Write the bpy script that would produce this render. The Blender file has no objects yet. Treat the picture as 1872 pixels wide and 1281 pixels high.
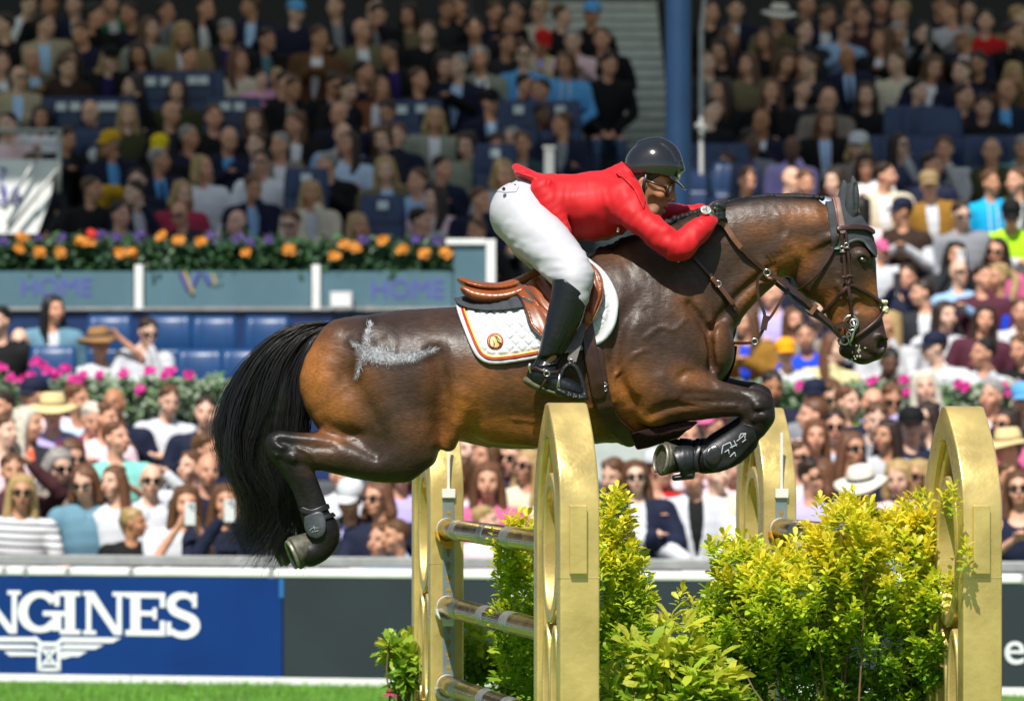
import bpy, bmesh, math, random, re
import numpy as np
import openvdb as vdb
from mathutils import Vector, Matrix, Euler
random.seed(7); rng = np.random.default_rng(7)
SC = bpy.context.scene
COL = SC.collection

# ---------------------------------------------------------------- camera
F = 8670.0          # focal length in photo pixels (photo 1872 wide)
CX, HY, H = 936.0, 785.0, 1.75     # principal column, horizon row, camera height
cam_d = bpy.data.cameras.new('camera'); cam = bpy.data.objects.new('camera', cam_d); COL.objects.link(cam)
cam.location = (0, 0, H); cam.rotation_euler = (math.pi/2, 0, 0)
cam_d.sensor_width = 36; cam_d.lens = F/1872*36
cam_d.shift_y = (HY-640.5)/1872
cam_d.clip_end = 400
cam_d.dof.use_dof = True; cam_d.dof.focus_distance = 19.3; cam_d.dof.aperture_fstop = 3.3
SC.camera = cam
# ---------------------------------------------------------------- light
SUN_DIR = Vector((-0.13, -0.55, 0.81)).normalized()      # towards the sun
w = bpy.data.worlds.new('World'); SC.world = w; w.use_nodes = True
nt = w.node_tree; nt.nodes.clear()
sky = nt.nodes.new('ShaderNodeTexSky'); sky.sky_type = 'NISHITA'; sky.sun_disc = False
sky.sun_elevation = math.asin(SUN_DIR.z); sky.sun_rotation = math.atan2(SUN_DIR.x, SUN_DIR.y)
bg = nt.nodes.new('ShaderNodeBackground'); bg.inputs['Strength'].default_value = 0.072
wo = nt.nodes.new('ShaderNodeOutputWorld')
nt.links.new(sky.outputs[0], bg.inputs[0]); nt.links.new(bg.outputs[0], wo.inputs[0])
sd = bpy.data.lights.new('sun', 'SUN'); sd.energy = 5.0; sd.angle = math.radians(0.55); sd.color = (1, 0.955, 0.88)
so = bpy.data.objects.new('sun', sd); COL.objects.link(so); so.location = (-8, -10, 25)
so.rotation_euler = SUN_DIR.to_track_quat('Z', 'Y').to_euler()
SC.view_settings.view_transform = 'Standard'; SC.view_settings.look = 'None'
SC.view_settings.exposure = 0.40; SC.view_settings.gamma = 1; SC.view_settings.use_curve_mapping = False
SC.render.engine = 'CYCLES'
SC.cycles.use_denoising = True
SC.cycles.max_bounces = 6; SC.cycles.diffuse_bounces = 3; SC.cycles.glossy_bounces = 3; SC.cycles.transmission_bounces = 4
SC.cycles.transparent_max_bounces = 6; SC.cycles.caustics_reflective = False; SC.cycles.caustics_refractive = False
SC.cycles.sample_clamp_indirect = 6

# ---------------------------------------------------------------- helpers: materials
def srgb(r, g, b):
    f = lambda c: (c/255/12.92) if c/255 <= 0.04045 else ((c/255+0.055)/1.055)**2.4
    return (f(r), f(g), f(b), 1)
def hexc(s):
    return srgb(int(s[0:2], 16), int(s[2:4], 16), int(s[4:6], 16))
def N(t, typ, **kw):
    n = t.nodes.new(typ)
    for k, v in kw.items(): setattr(n, k, v)
    return n
def mat(name, color=(.5,.5,.5,1), rough=.5, metal=0.0, spec=.5, noise=None, bump=None, vary=0.0, objcol=False, attr=None,
        coat=0.0, sheen=0.0, trans=0.0, alpha=1.0, sss=0.0, rough_noise=0.0):
    """principled material; noise=(scale, detail) drives colour variation `vary`; bump=(scale, strength, distance)."""
    m = bpy.data.materials.new(name); m.use_nodes = True; t = m.node_tree
    p = t.nodes['Principled BSDF']; L = t.links.new
    if len(color) == 3: color = (*color, 1)
    p.inputs['Roughness'].default_value = rough; p.inputs['Metallic'].default_value = metal
    p.inputs['Specular IOR Level'].default_value = spec
    p.inputs['Coat Weight'].default_value = coat; p.inputs['Coat Roughness'].default_value = .12
    p.inputs['Sheen Weight'].default_value = sheen
    p.inputs['Transmission Weight'].default_value = trans; p.inputs['Alpha'].default_value = alpha
    if sss: p.inputs['Subsurface Weight'].default_value = sss; p.inputs['Subsurface Scale'].default_value = .01
    p.inputs['Base Color'].default_value = color
    tc = N(t, 'ShaderNodeTexCoord'); src = None
    if objcol:
        oi = N(t, 'ShaderNodeObjectInfo'); src = oi.outputs['Color']
    if attr:
        at = N(t, 'ShaderNodeAttribute', attribute_name=attr); src = at.outputs['Color']
    if vary or rough_noise:
        nz = N(t, 'ShaderNodeTexNoise'); nz.inputs['Scale'].default_value = (noise or (8, 3))[0]; nz.inputs['Detail'].default_value = (noise or (8, 3))[1]
        L(tc.outputs['Object'], nz.inputs['Vector'])
    if vary:
        mr = N(t, 'ShaderNodeMapRange'); mr.inputs['From Min'].default_value = .3; mr.inputs['From Max'].default_value = .7
        mr.inputs['To Min'].default_value = 1-vary; mr.inputs['To Max'].default_value = 1+vary*.6
        L(nz.outputs[0], mr.inputs[0])
        mx = N(t, 'ShaderNodeMix', data_type='RGBA', blend_type='MULTIPLY'); mx.inputs[0].default_value = 1
        if src: L(src, mx.inputs[6])
        else: mx.inputs[6].default_value = color
        cb = N(t, 'ShaderNodeCombineColor')
        for i in range(3): L(mr.outputs[0], cb.inputs[i])
        L(cb.outputs[0], mx.inputs[7]); src = mx.outputs[2]
    if rough_noise:
        m2 = N(t, 'ShaderNodeMapRange'); m2.inputs['From Min'].default_value = .3; m2.inputs['From Max'].default_value = .7
        m2.inputs['To Min'].default_value = max(.03, rough-rough_noise); m2.inputs['To Max'].default_value = min(1, rough+rough_noise)
        L(nz.outputs[0], m2.inputs[0]); L(m2.outputs[0], p.inputs['Roughness'])
    if src: L(src, p.inputs['Base Color'])
    if bump:
        nb = N(t, 'ShaderNodeTexNoise'); nb.inputs['Scale'].default_value = bump[0]; nb.inputs['Detail'].default_value = 4
        L(tc.outputs['Object'], nb.inputs['Vector'])
        bp = N(t, 'ShaderNodeBump'); bp.inputs['Strength'].default_value = bump[1]; bp.inputs['Distance'].default_value = bump[2]
        L(nb.outputs[0], bp.inputs['Height']); L(bp.outputs[0], p.inputs['Normal'])
    m['p'] = 1
    return m

# ---------------------------------------------------------------- helpers: objects
def link(name, me, m=None, parent=None, loc=None, kind=None):
    o = bpy.data.objects.new(name, me); COL.objects.link(o)
    if m is not None and not me.materials: me.materials.append(m)
    if loc is not None: o.location = loc
    if parent is not None:
        o.parent = parent
        o.matrix_parent_inverse = parent.matrix_basis.inverted()
    if kind: o['kind'] = kind
    return o
def tag(o, label, cat, group=None, kind=None):
    o['label'] = label
    if cat: o['category'] = cat
    if group: o['group'] = group
    if kind: o['kind'] = kind
    return o
def thing(name, label, cat, loc=(0,0,0), group=None):
    o = bpy.data.objects.new(name, None); COL.objects.link(o); o.location = loc
    o.empty_display_size = .2
    return tag(o, label, cat, group)
def smooth_mesh(me, flag=True):
    me.polygons.foreach_set('use_smooth', np.full(len(me.polygons), flag)); me.update(); return me
def mesh_from(name, v, f, smooth=True):
    me = bpy.data.meshes.new(name)
    me.from_pydata([tuple(map(float, p)) for p in v], [], [tuple(map(int, q)) for q in f])
    if smooth: smooth_mesh(me)
    me.update(); return me
def mesh_np(name, v, q, smooth=True):
    me = bpy.data.meshes.new(name); v = np.asarray(v, 'f4'); q = np.asarray(q, 'i4'); n = q.shape[1]
    me.vertices.add(len(v)); me.vertices.foreach_set('co', v.ravel())
    me.loops.add(q.size); me.loops.foreach_set('vertex_index', q.ravel())
    me.polygons.add(len(q)); me.polygons.foreach_set('loop_start', np.arange(len(q), dtype='i4')*n)
    me.polygons.foreach_set('loop_total', np.full(len(q), n, 'i4'))
    me.update(calc_edges=True); me.validate()
    if smooth: smooth_mesh(me)
    return me
class MB:
    """collects simple shapes into one mesh"""
    def __init__(s): s.v, s.f, s.sm = [], [], False
    def add(s, v, f):
        o = len(s.v); s.v += [tuple(p) for p in v]; s.f += [tuple(i+o for i in q) for q in f]; return s
    def box(s, lo, hi, M=None):
        x0,y0,z0 = lo; x1,y1,z1 = hi
        v = [(x0,y0,z0),(x1,y0,z0),(x1,y1,z0),(x0,y1,z0),(x0,y0,z1),(x1,y0,z1),(x1,y1,z1),(x0,y1,z1)]
        if M is not None: v = [M @ Vector(p) for p in v]
        return s.add(v, [(3,2,1,0),(4,5,6,7),(0,1,5,4),(1,2,6,5),(2,3,7,6),(3,0,4,7)])
    def tube(s, pts, r, n=8, cap=True, flat=1.0, up=None):
        pts = [Vector(p) for p in pts]; k = len(pts); v = []; f = []
        rs = r if hasattr(r, '__len__') else [r]*k
        prev = None
        for i, p in enumerate(pts):
            d = (pts[min(i+1,k-1)]-pts[max(i-1,0)]).normalized()
            if prev is None:
                a = Vector(up) if up is not None else (Vector((0,0,1)) if abs(d.z) < .9 else Vector((1,0,0)))
            else: a = prev
            a = (a - d*a.dot(d)).normalized(); b = d.cross(a); prev = a
            for j in range(n):
                t = 2*math.pi*j/n; v.append(p + (a*math.cos(t)+b*math.sin(t)*flat)*rs[i])
        for i in range(k-1):
            for j in range(n):
                f.append((i*n+j, i*n+(j+1)%n, (i+1)*n+(j+1)%n, (i+1)*n+j))
        if cap: f.append(tuple(range(n-1,-1,-1))); f.append(tuple(range((k-1)*n, k*n)))
        return s.add(v, f)
    def prism(s, poly, d0, d1, fn):
        """poly: list of 2D points, extruded from d0 to d1; fn(u, v, d) -> 3D"""
        n = len(poly)
        v = [fn(u,w_,d0) for u,w_ in poly]+[fn(u,w_,d1) for u,w_ in poly]
        f = [tuple(range(n)), tuple(range(2*n-1,n-1,-1))]+[(i,(i+1)%n+0,(i+1)%n+n,i+n)[::-1] for i in range(n)]
        return s.add(v, f)
    def lathe(s, prof, n, M=None):
        v = []; f = []
        for r, z in prof:
            for j in range(n):
                t = 2*math.pi*j/n; p = Vector((r*math.cos(t), r*math.sin(t), z)); v.append(M @ p if M is not None else p)
        for i in range(len(prof)-1):
            for j in range(n): f.append((i*n+j, i*n+(j+1)%n, (i+1)*n+(j+1)%n, (i+1)*n+j))
        f.append(tuple(range(n-1,-1,-1))); f.append(tuple(range((len(prof)-1)*n, len(prof)*n)))
        return s.add(v, f)
    def mesh(s, name, smooth=False, bevel=0, seg=2):
        me = bpy.data.meshes.new(name); me.from_pydata([tuple(p) for p in s.v], [], s.f); me.update()
        bm = bmesh.new(); bm.from_mesh(me)
        bmesh.ops.recalc_face_normals(bm, faces=bm.faces)
        if bevel:
            es = [e for e in bm.edges if len(e.link_faces) == 2 and e.calc_face_angle(0) > .6]
            bmesh.ops.bevel(bm, geom=es, offset=bevel, segments=seg, affect='EDGES', profile=.6, clamp_overlap=True)
        bm.to_mesh(me); bm.free()
        if smooth: smooth_mesh(me)
        return me
    def build(s, name, m, parent=None, smooth=False, bevel=0, seg=2, loc=None):
        me = s.mesh(name, smooth, bevel, seg)
        if smooth and bevel == 0: pass
        return link(name, me, m, parent, loc)
def auto_smooth(me, ang=35):
    """smooth shading but sharp where faces meet at more than ang degrees"""
    smooth_mesh(me); bm = bmesh.new(); bm.from_mesh(me)
    for e in bm.edges:
        if len(e.link_faces) != 2 or e.calc_face_angle(0) > math.radians(ang): e.smooth = False
    bm.to_mesh(me); bm.free(); return me

# ---------------------------------------------------------------- helpers: distance fields
def catmull(nodes, sub):
    P = np.asarray(nodes, 'f8'); n = len(P)
    if n < 3 or sub <= 1: return P
    out = []
    for i in range(n-1):
        p0, p1, p2, p3 = P[max(i-1,0)], P[i], P[i+1], P[min(i+2,n-1)]
        for j in range(sub):
            t = j/sub
            out.append(.5*((2*p1)+(-p0+p2)*t+(2*p0-5*p1+4*p2-p3)*t*t+(-p0+3*p1-3*p2+p3)*t**3))
    out.append(P[-1]); return np.array(out)
def smin(a, b, k):
    if k <= 0: return np.minimum(a, b)
    h = np.maximum(k-np.abs(a-b), 0)/k
    return np.minimum(a, b)-h*h*k*.25
class SDF:
    m = 0.0
    def __init__(s, lo, hi, h):
        s.lo = np.array(lo, 'f4'); s.h = h
        s.n = np.ceil((np.array(hi)-np.array(lo))/h).astype(int)+1
        s.a = np.full(s.n, 1e3, 'f4')
        s.ax = [s.lo[i]+h*np.arange(s.n[i], dtype='f4') for i in range(3)]
    def sl(s, lo, hi):
        i0 = np.clip(np.floor((np.array(lo)-s.lo)/s.h).astype(int), 0, s.n)
        i1 = np.clip(np.ceil((np.array(hi)-s.lo)/s.h).astype(int)+1, 0, s.n)
        S = tuple(slice(a, b) for a, b in zip(i0, i1))
        X = s.ax[0][S[0]][:,None,None]; Y = s.ax[1][S[1]][None,:,None]; Z = s.ax[2][S[2]][None,None,:]
        return S, X, Y, Z
    def seg(s, A, B, ra, rb, lat, cap=None, kmarg=0):
        A = np.array(A, 'f8'); B = np.array(B, 'f8'); d = B-A; L = np.linalg.norm(d); 
        if L < 1e-6: d = np.array([1.,0,0]); L = 1e-6
        else: d = d/L
        l = np.array(lat, 'f8'); l = l-d*l.dot(d); ln = np.linalg.norm(l)
        if ln < 1e-3:
            l = np.array([1.,0,0]) if abs(d[0]) < .9 else np.array([0,1.,0]); l = l-d*l.dot(d); ln = np.linalg.norm(l)
        l /= ln; n = np.cross(l, d)
        R = max(ra[0], rb[0], ra[1], rb[1])+kmarg+2*s.h+s.m
        S, X, Y, Z = s.sl(np.minimum(A,B)-R, np.maximum(A,B)+R)
        px, py, pz = X-A[0], Y-A[1], Z-A[2]
        t = px*d[0]+py*d[1]+pz*d[2]
        tc = np.clip(t/L, 0, 1).astype('f4'); w_ = t-tc*L
        u = px*n[0]+py*n[1]+pz*n[2]; v = px*l[0]+py*l[1]+pz*l[2]
        a = ra[0]+(rb[0]-ra[0])*tc; b = ra[1]+(rb[1]-ra[1])*tc
        c = np.minimum(a, b) if cap is None else np.float32(cap)
        ua, vb, wc = u/a, v/b, w_/c
        r = np.sqrt(ua*ua+vb*vb+wc*wc)
        g = np.sqrt((ua/a)**2+(vb/b)**2+(wc/c)**2)+1e-6
        return S, (r*(r-1)/g).astype('f4')
    def chain(s, nodes, k=8, sub=3, lat=(0,0,1), cap=None, op='add', k0=None):
        """nodes rows: x y z a b (a in the plane normal to lat, b along lat)"""
        k0 = .7*s.h if k0 is None else k0
        P = catmull([(n if len(n) == 5 else (*n, n[3])) for n in nodes], sub)
        mx = P[:,3:].max()+k+3*s.h+s.m
        S, X, Y, Z = s.sl(P[:,:3].min(0)-mx, P[:,:3].max(0)+mx)
        loc = np.full([q.stop-q.start for q in S], 1e3, 'f4'); off = [q.start for q in S]
        if len(P) == 1: P = np.vstack([P, P])
        for i in range(len(P)-1):
            S2, dd = s.seg(P[i,:3], P[i+1,:3], P[i,3:5], P[i+1,3:5], lat, cap, k)
            T = tuple(slice(q.start-o, q.stop-o) for q, o in zip(S2, off))
            loc[T] = smin(loc[T], dd, k0)
        s.put(S, loc, k, op)
        return s
    def put(s, S, d, k, op='add'):
        if op == 'add': s.a[S] = smin(s.a[S], d, k)
        elif op == 'sub': s.a[S] = -smin(-s.a[S], d, k)
    def ball(s, c, r, k=8, op='add', R=None):
        """ellipsoid, r=(rx,ry,rz), optional rotation R (3x3, columns local axes)"""
        r = np.array(r if hasattr(r, '__len__') else [r]*3, 'f8'); m = r.max()+k+2*s.h+s.m
        S, X, Y, Z = s.sl(np.array(c)-m, np.array(c)+m)
        p = [X-c[0], Y-c[1], Z-c[2]]
        if R is None: q = p
        else: q = [p[0]*R[0][i]+p[1]*R[1][i]+p[2]*R[2][i] for i in range(3)]
        a = [q[i]/r[i] for i in range(3)]
        rr = np.sqrt(a[0]**2+a[1]**2+a[2]**2); g = np.sqrt((a[0]/r[0])**2+(a[1]/r[1])**2+(a[2]/r[2])**2)+1e-6
        s.put(S, (rr*(rr-1)/g).astype('f4'), k, op); return s
    def half(s, fn, k=0):
        """intersect with the half space fn(X,Y,Z) < 0"""
        X = s.ax[0][:,None,None]; Y = s.ax[1][None,:,None]; Z = s.ax[2][None,None,:]
        s.a = -smin(-s.a, -fn(X,Y,Z).astype('f4')+np.zeros_like(s.a), k); return s
    def copy(s):
        c = SDF.__new__(SDF); c.lo, c.h, c.n, c.ax = s.lo, s.h, s.n, s.ax; c.a = s.a.copy(); c.m = s.m; return c
    def quads(s, iso=0.0, relax=1):
        g = vdb.FloatGrid(4*s.h); g.copyFromArray(np.ascontiguousarray(np.clip(s.a-iso, -4*s.h, 4*s.h), dtype='f4'))
        p, q = g.convertToQuads(isovalue=0)
        p = p.astype('f8')*s.h+s.lo; q = q.astype('i8')[:, ::-1]
        for _ in range(relax): p = relax_q(p, q)
        return p, q
    def zfront(s):
        """for every (x, y) the outermost +z where the field is inside; nan where nothing"""
        neg = s.a < 0; n = s.n[2]
        idx = n-1-np.argmax(neg[:,:,::-1], axis=2); any_ = neg.any(axis=2)
        i1 = np.clip(idx+1, 0, n-1); I, J = np.indices(idx.shape)
        a0 = s.a[I,J,idx]; a1 = s.a[I,J,i1]; t = np.clip(-a0/np.where(a1-a0 == 0, 1, a1-a0), 0, 1)
        z = s.lo[2]+s.h*(idx+t); z[~any_] = np.nan
        return z
def relax_q(p, q, f=.5):
    acc = np.zeros_like(p); cnt = np.zeros(len(p))
    for i in range(4):
        a, b = q[:,i], q[:,(i+1)%4]
        np.add.at(acc, a, p[b]); np.add.at(cnt, a, 1)
        np.add.at(acc, b, p[a]); np.add.at(cnt, b, 1)
    c = np.maximum(cnt, 1)[:,None]
    return p*(1-f)+acc/c*f

# pixel frame of the horse and rider: x right, y down (photo pixels), z towards the camera in pixel units, at distance YH
YH = 20.0; S_ = YH/F
def W(x, y, z=0.0):
    return Vector(((x-CX)*S_, YH-z*S_, H-(y-HY)*S_))
def Wn(p):
    p = np.asarray(p); return np.stack([(p[:,0]-CX)*S_, YH-p[:,2]*S_, H-(p[:,1]-HY)*S_], 1)
def at(px, py, Y):
    """pixel of the photo at distance Y -> point of the place"""
    return Vector(((px-CX)/F*Y, Y, H-(py-HY)/F*Y))
def color_attr(me, name, cols):
    at_ = me.color_attributes.new(name, 'FLOAT_COLOR', 'POINT')
    c = np.ones((len(cols), 4), 'f4'); c[:,:cols.shape[1]] = cols
    at_.data.foreach_set('color', c.ravel())
# ================================================================ horse
def outward(v, q):
    a, b, c = v[q[:,0]], v[q[:,1]], v[q[:,2]]
    return q if np.einsum('ij,ij->i', a, np.cross(b, c)).sum() > 0 else q[:, ::-1]
def sdf_mesh(name, s, relax=1, world=Wn):
    p, q = s.quads(relax=relax); v = world(p) if world else p
    c = v.mean(0); q = outward(v-c, q)
    return mesh_np(name, v, q), p

HS = SDF((455, 320, -210), (1660, 1065, 210), 3.0); HS.m = 24
# trunk: x, y centre, half height, half width
tr = [(612,583,772,70),(650,575,785,100),(700,569,806,120),(750,566,812,126),(800,563,806,126),(850,560,806,128),(905,557,819,134),
      (960,545,822,140),(1015,518,821,140),(1065,484,819,134),(1115,455,816,124),(1165,448,812,114),(1215,455,800,106),(1260,490,775,96),(1295,535,735,80)]
HS.chain([(x,(t+b)/2,0,(b-t)/2,w_) for x,t,b,w_ in tr], k=6, sub=2, cap=34)
for sgn in (1, -1):
    z = sgn
    HS.chain([(640,640,44*z,62,50),(616,700,52*z,67,52),(642,752,58*z,66,52)], k=18, sub=3)             # buttock
    HS.chain([(690,640,48*z,66,62),(715,720,62*z,95,66),(742,790,74*z,66,56),(748,822,78*z,48,44)], k=16, sub=3)  # thigh to stifle
    HS.ball((775,835,78*z), (20,18,28), 14)                                                            # kneecap
    HS.chain([(1235,560,62*z,60,30),(1215,640,76*z,74,34),(1205,715,80*z,66,40)], k=22, sub=3)          # shoulder
    HS.chain([(1140,610,92*z,48,22),(1165,700,90*z,52,30)], k=24, sub=2)                                # triceps
    HS.ball((1302,640,48*z), (38,52,40), 26)                                                           # breast
    HS.chain([(905,775,72*z,26,24),(1000,792,74*z,24,24)], k=30, sub=2)
    HS.chain([(822,812,70*z,12,16),(836,770,96*z,16,14),(846,720,112*z,18,10)], k=22, sub=2)             # flank fold
    pass                                                            # point of hip
# neck
HS.chain([(1196,560,0,140,92),(1250,530,0,124,76),(1297,483,0,101,58),(1351,449,0,87,51),(1400,434,0,78,47),(1450,430,0,72,44),(1496,418,0,58,42)], k=10, sub=3, cap=30)
for z in (1,-1):
    HS.chain([(1320,560,38*z,26,16),(1380,500,36*z,24,14),(1440,455,33*z,22,12)], k=18, sub=2)
    HS.chain([(1290,640,40*z,18,18),(1350,560,26*z,17,14),(1405,512,22*z,14,12)], k=14, sub=2)           # windpipe muscle
# head
HS.chain([(1522,404,0,40,36),(1538,436,0,50,40),(1544,472,0,56,39),(1545,505,0,57,36),(1552,540,0,53,31),(1562,572,0,48,27),(1574,602,0,43,26),(1586,628,0,37,27)], k=8, sub=3, cap=30)
HS.ball((1500,492,0), (53,60,38), 14)                        # jowl
HS.ball((1577,652,0), (20,14,22), 12); HS.ball((1602,636,0), (18,22,26), 8)
HS.ball((1553,640,0), (20,16,19), 10)                        # chin
for z in (1,-1):
    HS.ball((1571,470,33*z), (19,13,10), 8)                  # brow and eye bulge
    HS.ball((1574,477,41*z), (9,7,7), 4, 'sub')
    HS.chain([(1530,520,35*z,5,4),(1556,552,30*z,5,4),(1570,570,27*z,4,3)], k=9, sub=2)   # facial crest
    HS.chain([(1480,452,38*z,6,4),(1500,440,38*z,7,5),(1528,432,38*z,6,5)], k=8, sub=2)
    HS.ball((1611,630,22*z), (8,13,11), 5, 'sub', R=np.array(Euler((0,0,.45)).to_matrix()))  # nostril
    HS.chain([(1599,618,24*z,3,4),(1608,612,24*z,4,4),(1619,620,20*z,4,4)], k=6, sub=2)
    HS.chain([(1553,628,27*z,2.5,3),(1572,640,27*z,2.5,3),(1596,652,22*z,2.5,3)], k=5, sub=2, op='sub')  # mouth line
    HS.chain([(1560,560,28*z,9,4),(1590,560,22*z,9,4)], k=12, sub=1, op='sub')
# near hind leg
def hind(dx, dy, z, dz2=0):
    n = lambda x,y,a,b,zz=0: (x+dx, y+dy, z+zz, a, b)
    HS.chain([n(735,832,50,42),n(690,836,44,38),n(645,833,37,32),n(605,828,33,27),n(565,825,31,24),n(530,822,28,22),n(518,818,25,22)], k=14, sub=3)
    HS.chain([n(618,804,7,9),n(565,807,6,9),n(518,803,10,11),n(504,806,13,13)], k=24, sub=3)         # achilles and point of hock
    HS.chain([n(520,822,28,22),n(540,848,27,20),n(556,872,24,17),n(568,896,22,15),n(577,920,22,15),n(584,945,24,18),n(593,966,30,22),n(598,984,25,20),n(586,1003,22,19),n(568,1010,24,20)], k=8, sub=3)
    HS.chain([n(505,818,8,9),n(528,858,8,9),n(550,905,8,9),n(566,950,10,11)], k=6, sub=3)               # flexor tendon
hind(0, 0, 82); hind(-26, -2, -78)
# near fore leg
def fore(dx, dy, z, far=False):
    n = lambda x,y,a,b: (x+dx, y+dy, z, a, b)
    HS.chain([n(1205,715,66,38),n(1240,722,50,34),n(1280,727,40,29),n(1320,731,30,24),n(1352,735,26,22),n(1376,742,31,25),n(1384,756,28,25)], k=16, sub=3)
    HS.chain([n(1252,700,22,16),n(1300,712,14,12),n(1350,720,9,9)], k=10, sub=3)                     # extensor
    HS.chain([n(1225,750,16,14),n(1280,752,12,11),n(1350,750,8,8)], k=8, sub=3)
    HS.ball(n(1191,758,22,24)[:3], (24,16,24), 14)                                                   # elbow
    HS.ball(n(1395,734,0,0)[:3], (14,14,17), 10); HS.ball(n(1392,764,0,0)[:3], (15,15,18), 9); HS.ball(n(1364,757,0,0)[:3],(13,11,15),8)
    HS.chain([n(1384,760,27,23),n(1374,780,24,19),n(1352,800,21,15),n(1325,818,20,14),n(1300,833,21,16),n(1284,838,24,19),n(1268,838,21,18),n(1252,838,20,18),n(1238,838,22,20)], k=7, sub=3)
    HS.chain([n(1372,812,9,10),n(1345,838,9,10),n(1310,852,10,12),n(1282,853,10,12)], k=8, sub=3)
fore(0, 0, 84); fore(4, -13, -66)
# carved detail: neck groove, muscle lines, throat creases
for z in (1,-1):
    HS.chain([(1300,600,66*z,5,8),(1350,540,52*z,5,8),(1410,490,44*z,4,6)], k=16, sub=3, op='sub')
    HS.ball((522,813,104*z),(11,9,6),6); HS.ball((541,836,104*z),(8,8,6),6); HS.ball((512,828,101*z),(6,7,5),5)
    HS.chain([(519,838,104*z,2.2,5),(541,876,105*z,2.2,5),(560,920,104*z,2,4)], k=7, sub=3, op='sub')
    HS.chain([(505,822,106*z,2,4),(520,828,110*z,2.2,4),(538,822,110*z,2,4),(558,828,110*z,1.6,4)], k=6, sub=3, op='sub')
    HS.chain([(528,846,108*z,1.6,4),(546,852,108*z,2,4),(562,848,106*z,1.5,4)], k=6, sub=2, op='sub')
    HS.ball((1379,744,108*z),(12,10,7),6); HS.ball((1390,760,106*z),(9,9,6),6); HS.ball((1372,764,105*z),(8,8,6),6)
    HS.chain([(1360,728,111*z,1.8,4),(1368,748,111*z,2.2,4),(1362,768,108*z,1.8,4)], k=6, sub=3, op='sub')
    HS.chain([(1374,754,114*z,1.5,4),(1388,752,112*z,1.8,4),(1402,750,104*z,1.5,4)], k=5, sub=2, op='sub')
    HS.chain([(1250,720,124*z,2.4,6),(1300,722,114*z,2.4,6),(1350,726,110*z,1.8,5)], k=12, sub=3, op='sub')
    HS.chain([(1240,765,112*z,2,6),(1290,755,113*z,2.4,5),(1345,750,109*z,1.8,5)], k=10, sub=3, op='sub')
    HS.chain([(1258,560,92*z,5,9),(1290,610,82*z,6,9),(1297,670,74*z,6,10)], k=18, sub=3, op='sub')
    HS.chain([(1178,520,119*z,6,8),(1140,580,120*z,6,9),(1120,660,124*z,6,9),(1150,735,112*z,5,9)], k=22, sub=3, op='sub')
    HS.chain([(1178,765,115*z,5,10),(1215,745,121*z,4,8),(1290,737,114*z,3,8),(1350,737,108*z,3,6)], k=15, sub=3, op='sub')
    HS.chain([(1240,690,122*z,4,9),(1262,680,118*z,4,9),(1300,702,110*z,4,8)], k=10, sub=3, op='sub')
    HS.chain([(800,640,128*z,8,10),(812,720,122*z,8,12),(806,790,116*z,6,10)], k=26, sub=3, op='sub')
    HS.chain([(600,782,112*z,4,10),(640,800,116*z,4,10),(690,830,121*z,3,8)], k=26, sub=3, op='sub')
    HS.chain([(640,690,120*z,5,8),(680,760,130*z,4,8),(700,810,131*z,4,8)], k=34, sub=3, op='sub')
    HS.chain([(520,808,107*z,3,6),(560,814,110*z,3,6),(610,817,115*z,3,6)], k=14, sub=3, op='sub')
    for i in range(6):
        HS.chain([(1398+9*i,470-3*i,49*z,1.6,4),(1404+8*i,488-3*i,47*z,2.2,4),(1396+8*i,512-4*i,37*z,1.6,4)], k=5, sub=2, op='sub')
    # veins
    for vn in ([(1090,700),(1120,690),(1150,655),(1180,640)],[(940,765),(1010,770),(1080,745),(1120,735)],[(1175,620),(1205,600),(1228,606),(1250,585)],
               [(1420,395),(1440,420),(1432,440)],[(1530,500),(1545,520),(1548,545)],[(1240,735),(1290,740),(1340,742)],[(585,845),(570,828),(548,818)]):
        pts = []
        for x,y in vn: pts.append((x,y))
        HS.veins = getattr(HS, 'veins', [])+[(vn, z)]
zf0 = HS.zfront()
def zlook(zmap, x, y, default=0.0):
    fx = (x-HS.lo[0])/HS.h; fy = (y-HS.lo[1])/HS.h
    i = int(np.clip(fx,0,HS.n[0]-2)); j = int(np.clip(fy,0,HS.n[1]-2)); u = fx-i; v = fy-j
    q = [zmap[i,j],zmap[i+1,j],zmap[i,j+1],zmap[i+1,j+1]]; q = [default if (c != c or c < default) else c for c in q]
    return (q[0]*(1-u)+q[1]*u)*(1-v)+(q[2]*(1-u)+q[3]*u)*v
for vn, z in HS.veins:
    HS.chain([(x,y,(zlook(zf0,x,y)-.6)*z,2.2,2.0) for x,y in vn], k=5, sub=4)
horse_me, hp = sdf_mesh('horse', HS, relax=2)
ZF = HS.zfront()
# ---- coat colour: a bay horse (brown body, tan underparts and muzzle, black legs)
def patch(x, y, rx, ry, ang=0):
    c, s = math.cos(math.radians(ang)), math.sin(math.radians(ang))
    dx, dy = hp[:,0]-x, hp[:,1]-y
    u = (dx*c+dy*s)/rx; v = (-dx*s+dy*c)/ry
    return np.exp(-(u*u+v*v)*1.1)
def vnoise(scale, seed):
    r = np.random.default_rng(seed); n = 24; g = r.random((n,n,n)).astype('f4')
    p = hp/scale; i = np.floor(p).astype(int); f = p-i; f = f*f*(3-2*f); out = 0
    for a in (0,1):
        for b in (0,1):
            for c in (0,1):
                wgt = (f[:,0] if a else 1-f[:,0])*(f[:,1] if b else 1-f[:,1])*(f[:,2] if c else 1-f[:,2])
                out = out+wgt*g[(i[:,0]+a)%n,(i[:,1]+b)%n,(i[:,2]+c)%n]
    return out
nz = .5*vnoise(46,1)+.3*vnoise(20,2)+.2*vnoise(9,3)
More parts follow.
